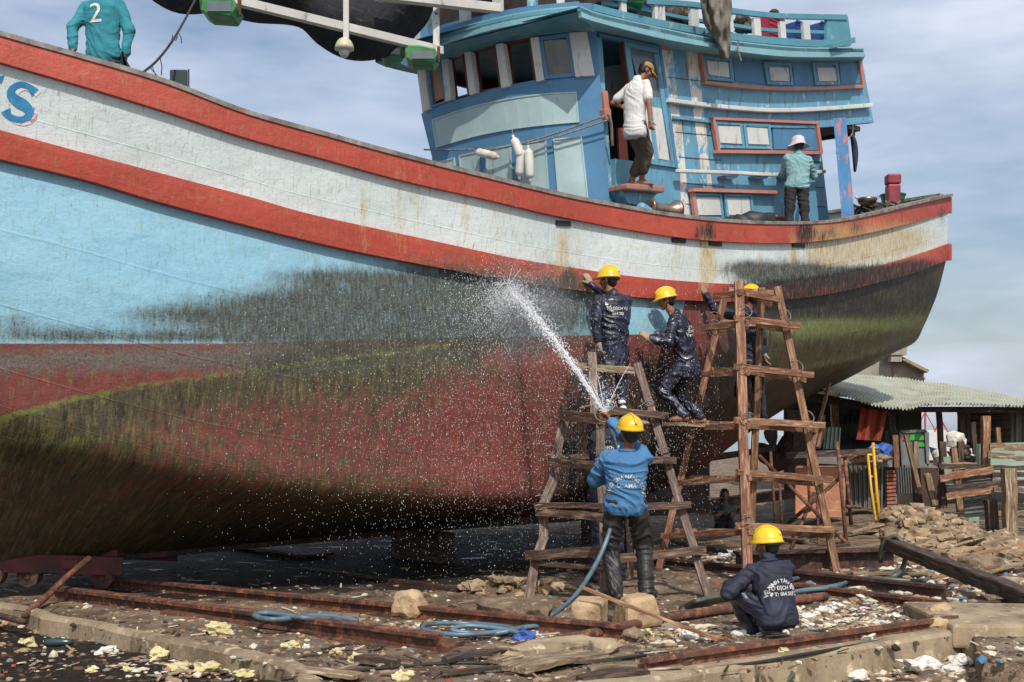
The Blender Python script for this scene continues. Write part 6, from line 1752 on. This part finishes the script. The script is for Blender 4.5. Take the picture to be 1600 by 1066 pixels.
fin(mb, 'brick_stack', M['brick'], None, label='stack of orange bricks beside the corrugated panel', cat='bricks')
mb = MB(); rect(mb, (1404, 788), (1414, 790), (1412, 800), (1402, 796), 20.6, .2); fin(mb, 'brick', M['brick'], None, label='single orange brick lying on the rubble', cat='brick')
mb = MB()
for (x, y) in ((1368, 706), (1376, 712), (1380, 703)): mb.rock(P(x, y, 20.2), .12, (1.3, 1, .8), .5)
fin(mb, 'blue_bag', mat('blue_plastic_bag', c(62, 96, 168), .4, bump=(20, .8, .02)), None, label='blue plastic bag on top of the lean-to', cat='bag')
mb = MB()
for k in range(9): mb.rock(P(1340 + 5 * k, 716 + rnd.uniform(-4, 4), 20.1), .09, (1.8, 1, .5), .5)
fin(mb, 'scrap_pile', M['stone_grey'], None, label='pile of scrap sheeting on the lean-to roof', cat='scrap')
# yellow ladder
ld = thing('yellow_ladder', 'yellow painted steel ladder standing before the tin sheet', 'ladder', P(1370, 826, 18.6))
for a, b in (((1355, 712), (1376, 823)), ((1363, 706), (1376, 700))): pass
mb = MB(); mb.tube([P(1356, 711, 18.7), P(1362, 770, 18.6), P(1368, 812, 18.5), P(1377, 828, 18.5)], .02, 8); fin(mb, 'rail', M['yellow'], ld, smooth=True)
mb = MB(); mb.tube([P(1364, 692, 18.7), P(1370, 770, 18.6), P(1377, 830, 18.5)], .024, 8); fin(mb, 'rail', M['yellow'], ld, smooth=True)
for y in (711, 745, 785): 
    mb = MB(); mb.tube([P(1355 + (y - 711) * .14, y, 18.7), P(1367 + (y - 711) * .08, y, 18.7)], .022, 8); fin(mb, 'rung', M['yellow'], ld)
# rusty scaffold tubes
def tubes(name, label, segs, r=.028, m='rust', cat='scaffold', group='rusty scaffold tubes behind the tall trestle'):
    rt = thing(name, label, cat, P(segs[0][1][0], segs[0][1][1], segs[0][1][2]), group)
    for a, b in segs:
        mb = MB(); mb.tube([P(*a), P(*b)], r, 8); fin(mb, 'tube', M[m], rt, smooth=True)
tubes('tube_scaffold', 'rusty scaffold frame with a top bar in front of the tin sheet', [((1308, 690, 17.4), (1324, 868, 17.2)), ((1320, 714, 17.5), (1330, 820, 17.5)), ((1309, 714, 17.4), (1332, 712, 17.5)), ((1322, 792, 17.4), (1345, 792, 17.4))])
tubes('tube_scaffold', 'rusty crossed braces between trestle and shack', [((1186, 712, 17.9), (1342, 868, 17.0)), ((1224, 825, 17.8), (1318, 742, 17.4)), ((1272, 770, 17.9), (1236, 858, 17.4))])
tubes('tube_scaffold', 'upright rusty tubes seen through the tall trestle', [((1204, 705, 18.4), (1212, 825, 18.2)), ((1218, 756, 18.6), (1222, 820, 18.4)), ((1262, 700, 18.1), (1265, 800, 18.0)), ((1276, 770, 18.1), (1280, 868, 17.6)), ((1376, 828, 17.6), (1378, 862, 17.2))], .022)
# timber fence and staging on the right
fence = thing('timber_fence', 'rough timber and tin fence on stilts at the right edge', 'fence', gp(1540, 830))
for (x0, y0, x1, y1, Y, w, m_) in ((1540, 650, 1540, 735, 19.6, .12, 'scaf_tan'), (1575, 732, 1579, 838, 17.8, .17, 'plank'), (1559, 668, 1560, 700, 20, .07, 'scaf_tan'), (1520, 660, 1524, 710, 20.2, .07, 'darkwood'), (1472, 690, 1474, 794, 19.8, .1, 'darkwood'), (1500, 690, 1504, 780, 20.0, .09, 'darkwood'),
                               (1490, 700, 1500, 800, 19.6, .09, 'scaf_tan'), (1547, 780, 1551, 832, 18.2, .15, 'darkwood'), (1448, 740, 1462, 796, 19.9, .1, 'plank'), (1430, 690, 1434, 770, 20.8, .08, 'plank'), (1398, 680, 1400, 730, 20.8, .09, 'scaf_red'), (1416, 680, 1438, 772, 20.6, .07, 'plank')):
    post(x0, y0, x1, y1, Y, w, m_, parent=fence)
for (x0, y0, x1, y1, Y, h, m_) in ((1546, 698, 1620, 700, 19.3, .11, 'plank'), (1543, 712, 1620, 716, 19.3, .09, 'plank'), (1466, 728, 1620, 732, 19.2, .07, 'darkwood'), (1468, 748, 1552, 733, 18.9, .11, 'scaf_red'), (1478, 764, 1620, 752, 18.7, .1, 'darkwood'), (1478, 776, 1560, 764, 18.6, .09, 'scaf_red'),
                               (1552, 765, 1620, 768, 18.5, .07, 'plank'), (1556, 790, 1620, 794, 18.5, .11, 'darkwood'), (1540, 804, 1620, 800, 18.3, .06, 'plank'), (1470, 728, 1525, 728, 19.4, .1, 'scaf_tan'), (1550, 742, 1620, 742, 18.9, .07, 'darkwood')):
    mb = MB(); mb.beam(P(x0, y0, Y), P(x1, y1, Y), .05, h, n=8, jit=.012); fin(mb, 'board', M[m_], fence)
for q in (((1504, 745), (1552, 738), (1550, 760), (1506, 762), 18.95), ((1506, 778), (1552, 772), (1546, 800), (1508, 804), 18.75)):
    mb = MB(); rect(mb, *q, wav=.025, nw=4, vert=False); fin(mb, 'tin_panel', M['tin'], fence)
mb = MB(); rect(mb, (1525, 694), (1640, 690), (1640, 780), (1525, 735), 19.9); fin(mb, 'mint_panel', M['mint'], fence)
mb = MB(); rect(mb, (1474, 715), (1490, 712), (1492, 760), (1478, 762), 19.6); fin(mb, 'mint_panel', M['mint'], fence)
mb = MB(); rect(mb, (1508, 800), (1530, 796), (1530, 830), (1512, 824), 18.8); fin(mb, 'mint_panel', M['mint'], fence)
cabp = mat('dark_cabinet', c(82, 58, 50), .7, [(c(50, 38, 34), 0, 3, .12, S1)])
one('old_cabinet', 'dark rusted cabinet frame left of the stilts', 'cabinet', cabp, (1438, 732), (1466, 732), (1468, 792), (1442, 790), 20.6, th=.5)
mb = MB()
for k in range(16): mb.rock(P(1506 + rnd.uniform(-14, 14), 716 + rnd.uniform(-16, 14), 20.0 + rnd.uniform(0, .4)), .1, (1.2, 1, .8), .5, 1)
fin(mb, 'junk_heap', M['darkwood'], None, label='dark heap of gear piled behind the timber fence', cat='gear')
mb = MB()
for (x, y, r) in ((1492, 688, .14), (1500, 692, .1), (1470, 716, .13)): mb.rock(P(x, y, 20.6), r, (1, 1, 1.1), .3)
fin(mb, 'white_bundle', M['white_junk'], None, label='pale bundle hung on the posts above the dark heap', cat='bundle')
# far boats
def farboat(x0, x1, y, Y, m, lab):
    r = thing('far_boat', lab, 'boat', P((x0 + x1) / 2, y + 18, Y), 'far moored boats beyond the shack')
    mb = MB(); rows = []
    for i in range(13):
        t = i / 12; x = lerp(x0, x1, t); w = math.sin(math.pi * lerp(.08, .92, t)) ** .5 * 1.3; sh = 8 * (2 * t - 1) ** 2
        rows.append([P(x, y - sh, Y) + V((0, -w, 0)), P(x, y - sh, Y) + V((0, w, 0)), P(x, y + 18, Y) + V((0, w * .5, 0)), P(x, y + 18, Y) + V((0, -w * .5, 0))])
    mb.loft(rows); fin(mb, 'hull', m, r)
    mb = MB(); xm = lerp(x0, x1, .6); mb.box(P(xm, y - 8, Y), 1.6, 1.4, 1.0); fin(mb, 'cabin', M['wh_white'], r)
    mb = MB(); mb.tube([P(xm - 6, y, Y), P(xm - 6, y - 58, Y)], .06, 6); mb.tube([P(xm - 6, y - 50, Y), P(xm - 28, y - 6, Y)], .03, 5); mb.tube([P(xm - 6, y - 50, Y), P(xm + 16, y - 10, Y)], .03, 5)
    fin(mb, 'mast', mat('red_mast', c(176, 70, 66), .6, bump=None), r)
farboat(1440, 1500, 705, 44, mat('far_blue', c(58, 104, 168), .6, bump=None), 'blue far boat with a red mast seen through the shack gap')
farboat(1424, 1470, 694, 70, mat('far_pale', c(96, 150, 190), .6, bump=None), 'smaller paler far boat behind the blue one')
# ------------------------------------------------------------ rubble, timber and litter on the ground
plank('timber_baulk', 'heavy dark squared timber slanting down at the far right', P(1385, 848, 14.2), gp(1640, 948, .1), .17, .15, 'darkwood', 'timber', bev=.02)
hs = rope_thing('hose_loop', 'grey rubber hose arching over the end of the dark timber', [P(1376, 878, 14.2), P(1380, 850, 14.1), P(1400, 838, 14.0), P(1414, 858, 13.9), P(1412, 885, 13.8), P(1398, 900, 13.6), gp(1382, 905, .03)], .03, 'hose_g', 'hose')
rope_thing('grey_hose', 'coils of olive hose lying behind the dark timber on the right', [gp(1350, 905, .03), gp(1420, 898, .03), gp(1450, 903, .03), gp(1430, 908, .04), gp(1360, 902, .05), gp(1400, 893, .04), gp(1446, 900, .03)], .028, 'hose_g', 'hose')
rope_thing('blue_hose', 'blue hose looping right of the crouching worker', [gp(1215, 912, .03), gp(1250, 903, .05), gp(1300, 899, .06), gp(1322, 905, .06), gp(1318, 912, .05), gp(1270, 922, .05), gp(1215, 930, .05), gp(1260, 922, .07), gp(1300, 918, .07), gp(1340, 905, .05), gp(1395, 897, .04)], .024, 'hose', 'hose', n=60)
rope_thing('blue_hose', 'short blue hose end standing up at the far right', [gp(1548, 922, .02), gp(1560, 916, .05), P(1572, 898, 13.4)], .03, 'hose', 'hose')
rope_thing('blue_hose', 'blue hose feeding the spray, hanging from the worker to the coil', [P(948, 650, 11.15), P(962, 700, 11.2), P(966, 760, 11.1), P(955, 822, 10.75), P(932, 880, 10.6), P(895, 935, 10.6), P(850, 968, 10.6), gp(800, 984, .04), gp(720, 992, .05), gp(664, 985, .04), gp(672, 975, .05), gp(740, 975, .04), gp(800, 982, .06), gp(770, 990, .04), gp(708, 986, .06), gp(730, 978, .08), gp(790, 984, .06), gp(830, 996, .03)], .021, 'hose', 'hose', n=110)
rope_thing('blue_hose', 'blue hose running from the coil to behind the left block', [gp(800, 984, .02), gp(840, 978, .03), gp(880, 977, .03), gp(930, 975, .03)], .021, 'hose', 'hose')
rope_thing('blue_hose', 'grey blue hose loop lying across the two front left rails', [gp(545, 968, .06), gp(480, 966, .14), gp(420, 958, .15), gp(398, 962, .15), gp(430, 968, .14), gp(500, 962, .12), gp(560, 970, .05)], .022, 'hose', 'hose', n=50)
for k in range(4):
    rope_thing('olive_hose', 'olive hose bundle between the wooden pole and the crouching worker', [gp(1064, 956 - k * 2, .02), gp(1090, 948 - k * 3, .05 + .03 * k), gp(1130, 938 - k * 2, .07 + .02 * k), gp(1170, 934, .05)], .024, 'hose_g', 'hose', group='olive hoses bundled on the ground')
rope_thing('black_cable', 'thin black cable snaking across the front of the slab', [gp(440, 1062, .01), gp(520, 1052, .012), gp(620, 1042, .012), gp(720, 1036, .012), gp(800, 1038, .012), gp(900, 1036, .012), gp(1010, 1024, .012)], .014, 'black', 'cable')
rope_thing('black_cable', 'black cable along the right rail foot', [gp(1100, 1046, .01), gp(1180, 1036, .015), gp(1260, 1022, .015), gp(1340, 1008, .02), gp(1440, 990, .02)], .014, 'black', 'cable')
mb = MB(); p = gp(820, 995, .03); mb.rock(p, .08, (1.2, 1, .7), .6); fin(mb, 'blue_bag', bpy.data.materials['blue_plastic_bag'], None, label='crumpled blue plastic bag beside the hose coil', cat='bag')
# boards lying near the front
for (x0, y0, x1, y1, w, h, m_, lab) in ((755, 1012, 815, 1015, .12, .05, 'plank', 'short pale board at the left end of the rusty pipe'), (695, 1032, 790, 1018, .08, .04, 'darkwood', 'dark splintered board left of the pale short one'), (775, 1034, 862, 1012, .16, .035, 'plank', 'pale board lying under the short one'),
                                        (800, 1046, 930, 1022, .26, .04, 'plank', 'wide pale plank in the middle foreground'), (920, 1046, 1008, 1040, .1, .04, 'plank', 'pale narrow board right of the wide plank'), (905, 1062, 1010, 1050, .12, .04, 'darkwood', 'dark board at the bottom centre'), (690, 1052, 900, 1032, .05, .03, 'darkwood', 'long dark lath under the black cable'),
                                        (470, 1046, 560, 1058, .14, .03, 'plank', 'splintered board at the bottom left of centre'), (560, 1030, 620, 1036, .1, .06, 'darkwood', 'dark wedge of wood under the rail end'), (1350, 905, 1480, 930, .12, .06, 'darkwood', 'dark plank among the rails right of the hose loop'), (1480, 950, 1590, 938, .1, .04, 'darkwood', 'dark board on the right concrete block'),
                                        (360, 850, 500, 868, .5, .04, 'darkwood', 'wide grey board lying far under the hull'), (1300, 862, 1390, 868, .1, .06, 'plank', 'pale plank behind the dark girder'), (1240, 836, 1330, 842, .1, .07, 'darkwood', 'dark plank at the foot of the plywood panel'), (1440, 862, 1520, 884, .2, .14, 'plank', 'broken log on the rubble below the fence'), (1500, 838, 1590, 868, .16, .14, 'plank', 'second broken log slanting below the fence'), (1180, 838, 1260, 846, .1, .05, 'plank', 'thin pale plank behind the tall trestle')):
    z = .04; a, b = gp(x0, y0, z), gp(x1, y1, z)
    plank('board', lab, a, b, w, h, m_, 'board', bow=rnd.uniform(0, .02))
# concrete lumps
for (x, y, r, sq, m_, lab) in ((875, 1030, .24, (1.9, .6, .32), 'concrete', 'long broken concrete slab in the front centre'), (1015, 868, .16, (1.6, .8, .5), 'stone_grey', 'pale rubble lump behind the trestle feet'), (1470, 972, .10, (1.2, 1, .9), 'stone', 'small upright stone beside the right rail end'), (1466, 990, .09, (1, 1, .8), 'stone', 'square stone at the end of the right kerb'),
                                (1545, 900, .22, (1.3, 1, .6), 'stone_grey', 'grey slab of rubble at the right edge'), (1590, 930, .2, (1.4, 1, .5), 'stone_grey', 'flat grey rock on the right edge block'), (990, 1002, .09, (1.4, 1, .6), 'stone_grey', 'grey stone by the foot of the pole')):
    rockthing('broken_stone', lab, x, y, r, sq, m_, 'stone', group=None)
# foam and plastic scraps: individual pieces
def scraps(name, m, spots, cat, group, ns, lab):
    for i, (x, y, r, zz, l) in enumerate(spots):
        p = G(x, y, zlow(x)) if zz else gp(x, y)
        mb = MB(); mb.rock(p + V((0, 0, r * .35)), r, (1.2, 1, rnd.uniform(.5, .8)), ns, 3)
        fin(mb, name, m, None, label=l, cat=cat, group=group)
FO = [(343, 990, .09, 0, 'yellow foam lump with a dark hollow on the left slab'), (45, 1008, .055, 1, 'yellow foam piece leftmost on the wet ground'), (262, 1022, .06, 1, 'pale foam piece beside the tan stone'), (247, 1030, .075, 1, 'broad pale foam scrap in the left heap'), (283, 1045, .055, 1, 'foam chunk left of the wooden board in the heap'), (290, 1028, .06, 1, 'small foam chunk under the slab edge at left'),
      (325, 1050, .07, 1, 'foam lump at the very bottom left heap'), (340, 1032, .05, 1, 'foam bit at the top right of the left heap'), (425, 1046, .06, 1, 'foam lump by the end of the left kerb'), (380, 1060, .07, 1, 'flat foam scrap at the bottom left edge'), (456, 1012, .05, 0, 'pale foam piece next to the white cup'), (525, 1022, .04, 0, 'small foam piece on the slab under the rail'), (556, 1034, .05, 0, 'flat foam piece right of the small one'),
      (629, 1060, .05, 0, 'foam lump at the bottom edge centre'), (1222, 1020, .035, 0, 'lone foam lump on the right kerb'), (96, 1005, .04, 1, 'foam crumb near the dark bottle'), (1010, 994, .05, 0, 'foam scrap behind the wooden pole end'), (200, 1050, .04, 1, 'thin foam scrap on the dark wet ground'), (142, 1052, .035, 1, 'tiny foam scrap near the bottom left')]
scraps('foam_piece', M['foam'], FO, 'foam', 'yellow foam scraps on the ground', .9, '')
WH = [(168, 1022, .07, 1, 'white polystyrene block on the wet ground'), (479, 1012, .025, 0, 'small white cup on the slab'), (730, 1031, .04, 0, 'round white lump beside the dark board'), (1345, 1003, .075, 0, 'white block on the right kerb'), (1352, 938, .08, 0, 'flat white scrap right of the crouching worker'), (1288, 960, .06, 0, 'white scrap behind the rail near the worker'), (1264, 968, .05, 0, 'white scrap touching the worker shadow'),
      (1310, 952, .05, 0, 'crumpled white scrap left of the flat one'), (1262, 982, .045, 0, 'white shell like scrap just behind the rail'), (1398, 968, .05, 0, 'pale scrap near the rail end'), (1440, 1052, .12, 1, 'large white plastic lump at the bottom right'), (1500, 1040, .08, 1, 'white scrap beside the large lump'), (1530, 1022, .07, 1, 'white scrap against the right block'), (1470, 1030, .06, 1, 'white bit left of the block scrap'), (1340, 1062, .07, 1, 'white lump at the bottom edge right'), (1540, 852, .12, 0, 'white sack on the rubble below the fence'),
      (1480, 1052, .06, 1, 'white bit right of the large lump'), (1078, 998, .07, 0, 'white rag by the crouching worker shoe'), (1152, 870, .1, 0, 'white rubble lump behind the tall trestle'), (1130, 874, .08, 0, 'smaller white rubble lump behind the trestle'), (205, 842, .12, 0, 'white bag far under the hull'), (510, 838, .14, 0, 'pale sheet scrap far behind the mud'), (700, 846, .1, 0, 'pale scrap seen in the dark below the hull')]
scraps('white_scrap', M['white_junk'], WH, 'scrap', 'white scraps on the ground', .8, '')
mb = MB(); p = G(70, 1004, zlow(0) + .03); mb.tube([p, p + V((.04, 0, 0)), p + V((.14, .01, 0)), p + V((.2, .01, 0)), p + V((.23, .01, 0))], [.03, .035, .035, .03, .012], 12)
fin(mb, 'plastic_bottle', mat('dark_teal_bottle', c(46, 66, 70), .25, bump=None), None, smooth=True, label='dark teal plastic bottle lying on the wet ground', cat='bottle')
mb = MB(); p = G(1222, 1062, ZL + .05); mb.rock(p, .12, (1.1, 1, .8), .5); fin(mb, 'green_bag', mat('dark_green_bag', c(70, 92, 76), .6, bump=(20, .8, .02)), None, label='dark green bag against the foot of the right kerb', cat='bag')
# rubble mound at the right and heap under the fence
mb = MB()
def mound(cx, rx, ry, hgt):
    rows_ = []
    for i in range(15):
        q = i / 14; rows_.append([cx + V((math.cos(a) * q * rx * 1.2, math.sin(a) * q * ry * 1.2, hgt * .92 * (1 - q * q) - .05 + .09 * noise.noise(V((math.cos(a) * q * 5, math.sin(a) * q * 5, 1))))) for a in [2 * math.pi * j / 32 for j in range(33)]])
    mb.m = 3; mb.grid(rows_); mb.m = 0
def heap(cx, cy, rx, ry, hgt, n, rmin, rmax):
    mound(cx[0], rx, ry, hgt)
    for _ in range(n):
        a, q = rnd.uniform(0, 6.28), rnd.random() ** .6
        p = cx[0] + V((math.cos(a) * q * rx, math.sin(a) * q * ry, 0)); p.z += hgt * (1 - q * q) + rnd.uniform(-.05, .05); mb.m = rnd.choice((0, 0, 1, 2))
        mb.rock(p, rnd.uniform(rmin, rmax), (1.2, 1, .7), .6, 1 if rmax < .12 else 2)
heap((gp(1425, 836),), 0, .65, .8, .4, 260, .02, .11); heap((gp(1470, 832),), 0, .6, .6, .22, 180, .02, .09)
heap((gp(1500, 856),), 0, 1.1, .8, .2, 170, .04, .13)
heap((gp(1560, 880),), 0, 1.0, .8, .12, 110, .04, .12)
RB = [M['stone_grey'], M['stone'], M['concrete'], mat('heap_dirt', c(120, 100, 80), .95, [(c(80, 64, 52), 0, 4, .12, S1), (c(170, 150, 124), -.12, 16, .05, S1)], bump=(18, 1, .04))]
fin(mb, 'rubble_heap', RB, None, kind='stuff', label='heap of pale broken rubble below the shack', cat='rubble')
mb = MB()
heap((gp(800, 925),), 0, .55, .25, .1, 70, .03, .08); heap((gp(560, 836),), 0, 1.0, .4, .2, 60, .05, .14); heap((gp(1040, 800),), 0, 1.6, .6, .3, 90, .06, .16)
fin(mb, 'rubble_heap', RB, None, kind='stuff', label='low heaps of tan rubble under and behind the hull', cat='rubble')
for i in range(26):
    x, y = rnd.uniform(1250, 1600), rnd.uniform(822, 905); p = gp(x, y, .08); a = rnd.uniform(-.5, .7); L = rnd.uniform(.35, 1.1)
    plank('scrap_board', 'weathered scrap board lying in the rubble below the shack', p, p + V((math.cos(a) * L, math.sin(a) * L * .6, rnd.uniform(-.05, .22))), rnd.uniform(.05, .13), .03, rnd.choice(('plank', 'darkwood', 'plank', 'scaf_tan')), 'board', group='scrap boards in the rubble')
for i in range(16):
    x, y = rnd.uniform(430, 1080), rnd.uniform(1012, 1064)
    p = gp(x, y, .03); a = rnd.gauss(.1, .4); L = rnd.uniform(.15, .5)
    plank('wood_splinter', 'thin splintered lath among the boards in the foreground', p, p + V((math.cos(a) * L, math.sin(a) * L, rnd.uniform(0, .04))), rnd.uniform(.02, .06), .015, rnd.choice(('plank', 'darkwood', 'plank')), 'lath', group='splintered laths in the foreground')
# scattered small litter and gravel: one mass nobody could count
lit_m = []
for nm, cc in (('litter_pale', c(206, 196, 172)), ('litter_tan', c(160, 132, 100)), ('litter_brown', c(92, 70, 54)), ('litter_grey', c(128, 124, 116)), ('litter_dark', c(48, 42, 38)), ('litter_blue', c(70, 120, 150)), ('litter_red', c(160, 70, 56))):
    lit_m.append(mat(nm, cc, .85, bump=None))
mb = MB()
ico = bmesh.new(); bmesh.ops.create_icosphere(ico, subdivisions=1, radius=1)
iv = [v.co.copy() for v in ico.verts]; iff = [[v.index for v in f.verts] for f in ico.faces]
def bit(p, r, flat=.6):
    a = rnd.uniform(0, 6.28); ca_, sa = math.cos(a), math.sin(a); sx = rnd.uniform(.6, 2.0)
    vs = []
    for v in iv:
        q = v * rnd.uniform(.65, 1.2); x, y = q.x * sx, q.y
        vs.append(p + V((x * ca_ - y * sa, x * sa + y * ca_, q.z * flat)) * r)
    mb.add(vs, iff)
for _ in range(9000):
    x = rnd.uniform(-60, 1660); y = 840 + 226 * rnd.random() ** .8
    w = wet_at(x, y)
    if x > 1180 and rnd.random() < .6: pass
    elif rnd.random() < .35 + (.3 if w > 0 else 0): continue
    low = y > lin(EDGE, x) + 6
    if not low and abs(y - lin(EDGE, x)) < 4: continue
    p = G(x, y, zlow(x)) if low else gp(x, y)
    k = rnd.random(); mb.m = 0 if k < .14 else 1 if k < .42 else 2 if k < .68 else 3 if k < .84 else 4 if k < .97 else 5 if k < .985 else 6
    bit(p, rnd.uniform(.008, .028) * (1.7 if rnd.random() < .12 else 1), rnd.uniform(.25, .8))
for (cx, cy, rx, ry, n, big_) in ((1320, 965, 110, 22, 800, 1.3), (1460, 1040, 90, 24, 350, 1.5), (300, 1035, 130, 20, 260, 1.3), (1050, 990, 90, 14, 420, 1.2), (1440, 900, 160, 40, 900, 2.0), (1120, 875, 60, 8, 160, 1.6), (860, 1000, 120, 14, 240, 1), (620, 985, 120, 16, 220, 1)):
    for _ in range(n):
        x, y = rnd.gauss(cx, rx * .5), rnd.gauss(cy, ry * .5)
        low = y > lin(EDGE, x) + 6
        p = G(x, y, zlow(x)) if low else gp(x, y)
        k = rnd.random(); mb.m = 0 if k < .3 else 1 if k < .6 else 2 if k < .75 else 3 if k < .9 else 4 if k < .98 else 5
        bit(p, rnd.uniform(.012, .035) * big_, rnd.uniform(.3, .8))
# thin sticks and shreds
for _ in range(420):
    x = rnd.uniform(-20, 1640); y = rnd.uniform(900, 1066); low = y > lin(EDGE, x) + 6
    if rnd.random() < .4 and x < 1100: continue
    p = G(x, y, zlow(x) + .01) if low else gp(x, y, .01); a = rnd.uniform(0, 3.14); L = rnd.uniform(.05, .22)
    mb.m = rnd.choice((1, 2, 2, 4, 0)); mb.beam(p, p + V((math.cos(a) * L, math.sin(a) * L, rnd.uniform(0, .03))), rnd.uniform(.006, .02), .006, n=1)
fin(mb, 'litter', lit_m, None, kind='stuff', label='scattered stones, shells, chips and litter over the slip', cat='litter', recalc=False, origin=(0, 0, 0))
# ------------------------------------------------------------ water from the hose
M['water'] = None
wbn = NB('spray_water'); wbn.set('Base Color', (.93, .95, .96, 1)); wbn.set('Roughness', .15); wbn.set('Transmission Weight', .25); wbn.set('IOR', 1.33); M['water'] = wbn.mat
mb = MB()
oct_f = [(0, 2, 4), (2, 1, 4), (1, 3, 4), (3, 0, 4), (2, 0, 5), (1, 2, 5), (3, 1, 5), (0, 3, 5)]
def drop(p, r, st=None):
    st = st or V((0, 0, 0))
    mb.add([p + V((r, 0, 0)), p - V((r, 0, 0)), p + V((0, r, 0)), p - V((0, r, 0)), p + V((0, 0, r)) + st, p - V((0, 0, r)) - st], oct_f)
noz = P(945, 646, 11.35); hit = hull_hit(790, 452, .03)
dv = hit - noz; Lj = dv.length
side_ = dv.cross(Z).normalized(); upj = side_.cross(dv).normalized()
def jet(t, a, q): return noz + dv * t + V((0, 0, .35 * t * (1 - t))) + (side_ * math.cos(a) + upj * math.sin(a)) * q
for k in range(20):
    a = rnd.uniform(0, 6.28); q = rnd.uniform(.0, .012); fan = rnd.uniform(.005, .07); t1 = rnd.uniform(.3, .95); ph = rnd.uniform(0, 9)
    pts = [jet(t1 * j / 16, a + .4 * math.sin(ph + j * .7), q + fan * (t1 * j / 16) ** 1.3) for j in range(17)]
    r0 = rnd.uniform(.0015, .0045)
    mb.tube(pts, [r0 * (1 - .8 * j / 16) * (1 + .5 * noise.noise(V((j * 1.3, k, 0)))) for j in range(17)], 4)
for _ in range(3400):
    t = rnd.random() ** .7; q = abs(rnd.gauss(0, .012 + .075 * t)); p = jet(t, rnd.uniform(0, 6.28), q); drop(p, rnd.uniform(.0015, .0045), dv * rnd.uniform(0, .006))
for _ in range(700):                                            # splash back at the nozzle
    a = rnd.uniform(R(20), R(160)); q = abs(rnd.gauss(0, .22)); drop(noz + V((math.cos(a) * q * .6, rnd.gauss(0, .08), math.sin(a) * q)), rnd.uniform(.002, .006))
for k in range(4):
    a = rnd.uniform(R(60), R(115)); L = rnd.uniform(.25, .75)
    mb.tube([noz + V((math.cos(a) * L * t * .8, .1 * t, math.sin(a) * L * t - .1 * t * t)) for t in (0, .25, .5, .75, 1)], [.003, .003, .003, .002, .001], 4)
for _ in range(9000):                                           # burst on the planking
    a = rnd.uniform(0, 6.28); q = abs(rnd.gauss(0, 48)); 
    h = hull_hit(788 + math.cos(a) * q * 1.1, min(690, 470 + math.sin(a) * q * 1.1), abs(rnd.gauss(0, .09)) + .01)
    if h: drop(h, rnd.uniform(.0012, .0036) * (1.4 if q < 30 else 1), V((0, 0, rnd.uniform(0, .006))))
for k in range(10):
    a = rnd.uniform(0, 6.28); q = rnd.uniform(.05, .3); o = hit + V((0, -.03, .02)); d_ = (U * math.cos(a) + Z * math.sin(a)) + W * rnd.uniform(.1, .8)
    mb.tube([o + d_ * q * t for t in (.1, .4, .7, 1)], [.004, .004, .003, .001], 4)
for _ in range(14000):                                          # fine falling drops between worker and hull
    x = rnd.gauss(800, 210) if rnd.random() < .75 else rnd.gauss(900, 120); y = rnd.gauss(660, 120)
    if y < 450 or y > 925 or x < 260 or x > 1130: continue
    h = hull_hit(x, min(y, 770)); Ym = (h.y if h else 14) - .05
    t = rnd.random() ** .5
    Y_ = lerp(11.6, min(Ym, 14.2), t); p = P(x, y, Y_)
    drop(p, rnd.uniform(.0011, .0023) * (2.2 if rnd.random() < .06 else 1), V((0, 0, rnd.uniform(0, .006))))
fin(mb, 'water_spray', M['water'], None, kind='stuff', label='jet of water and flying drops from the hose hitting the hull', cat='water', recalc=False, origin=(0, 0, 0))

# soft mist where the jet bursts on the planking
vb = NB('mist_volume'); vb.n.remove(vb.b)
pv = vb.n.new('ShaderNodeVolumePrincipled'); pv.inputs['Color'].default_value = (.95, .97, 1, 1); pv.inputs['Anisotropy'].default_value = .2
vm = vb.n.new('ShaderNodeVectorMath'); vm.operation = 'LENGTH'; vb.l.new(vb.tc, vm.inputs[0])
fall = vb.rng(vm.outputs['Value'], .05, 1.0, 1, 0)
dn = vb.math('MULTIPLY', vb.math('MULTIPLY', fall, fall), vb.rng(vb.noise(vb.tc, 2.4, 4, .6), .38, .68))
vb.l.new(vb.math('MULTIPLY', dn, 3.2), pv.inputs['Density'])
vb.l.new(pv.outputs[0], vb.out.inputs['Volume'])
for q in list(vb.l):
    if q.to_socket == vb.out.inputs['Surface']: vb.l.remove(q)
for (x, y, sc_, nm) in ((800, 490, (.95, .5, .85), 'burst'), (905, 585, (.5, .4, .5), 'jet')):
    mb = MB(); mb.ell((0, 0, 0), 1, 1, 1, n=20, m=12)
    o = fin(mb, 'spray_mist', vb.mat, None, smooth=True, kind='stuff', label='thin white mist %s' % ('where the jet bursts on the hull' if nm == 'burst' else 'around the middle of the water jet'), cat='mist', origin=(0, 0, 0))
    h = hull_hit(x, y, .28); o.location = h; o.scale = sc_; o.rotation_euler = (0, 0, R(43))
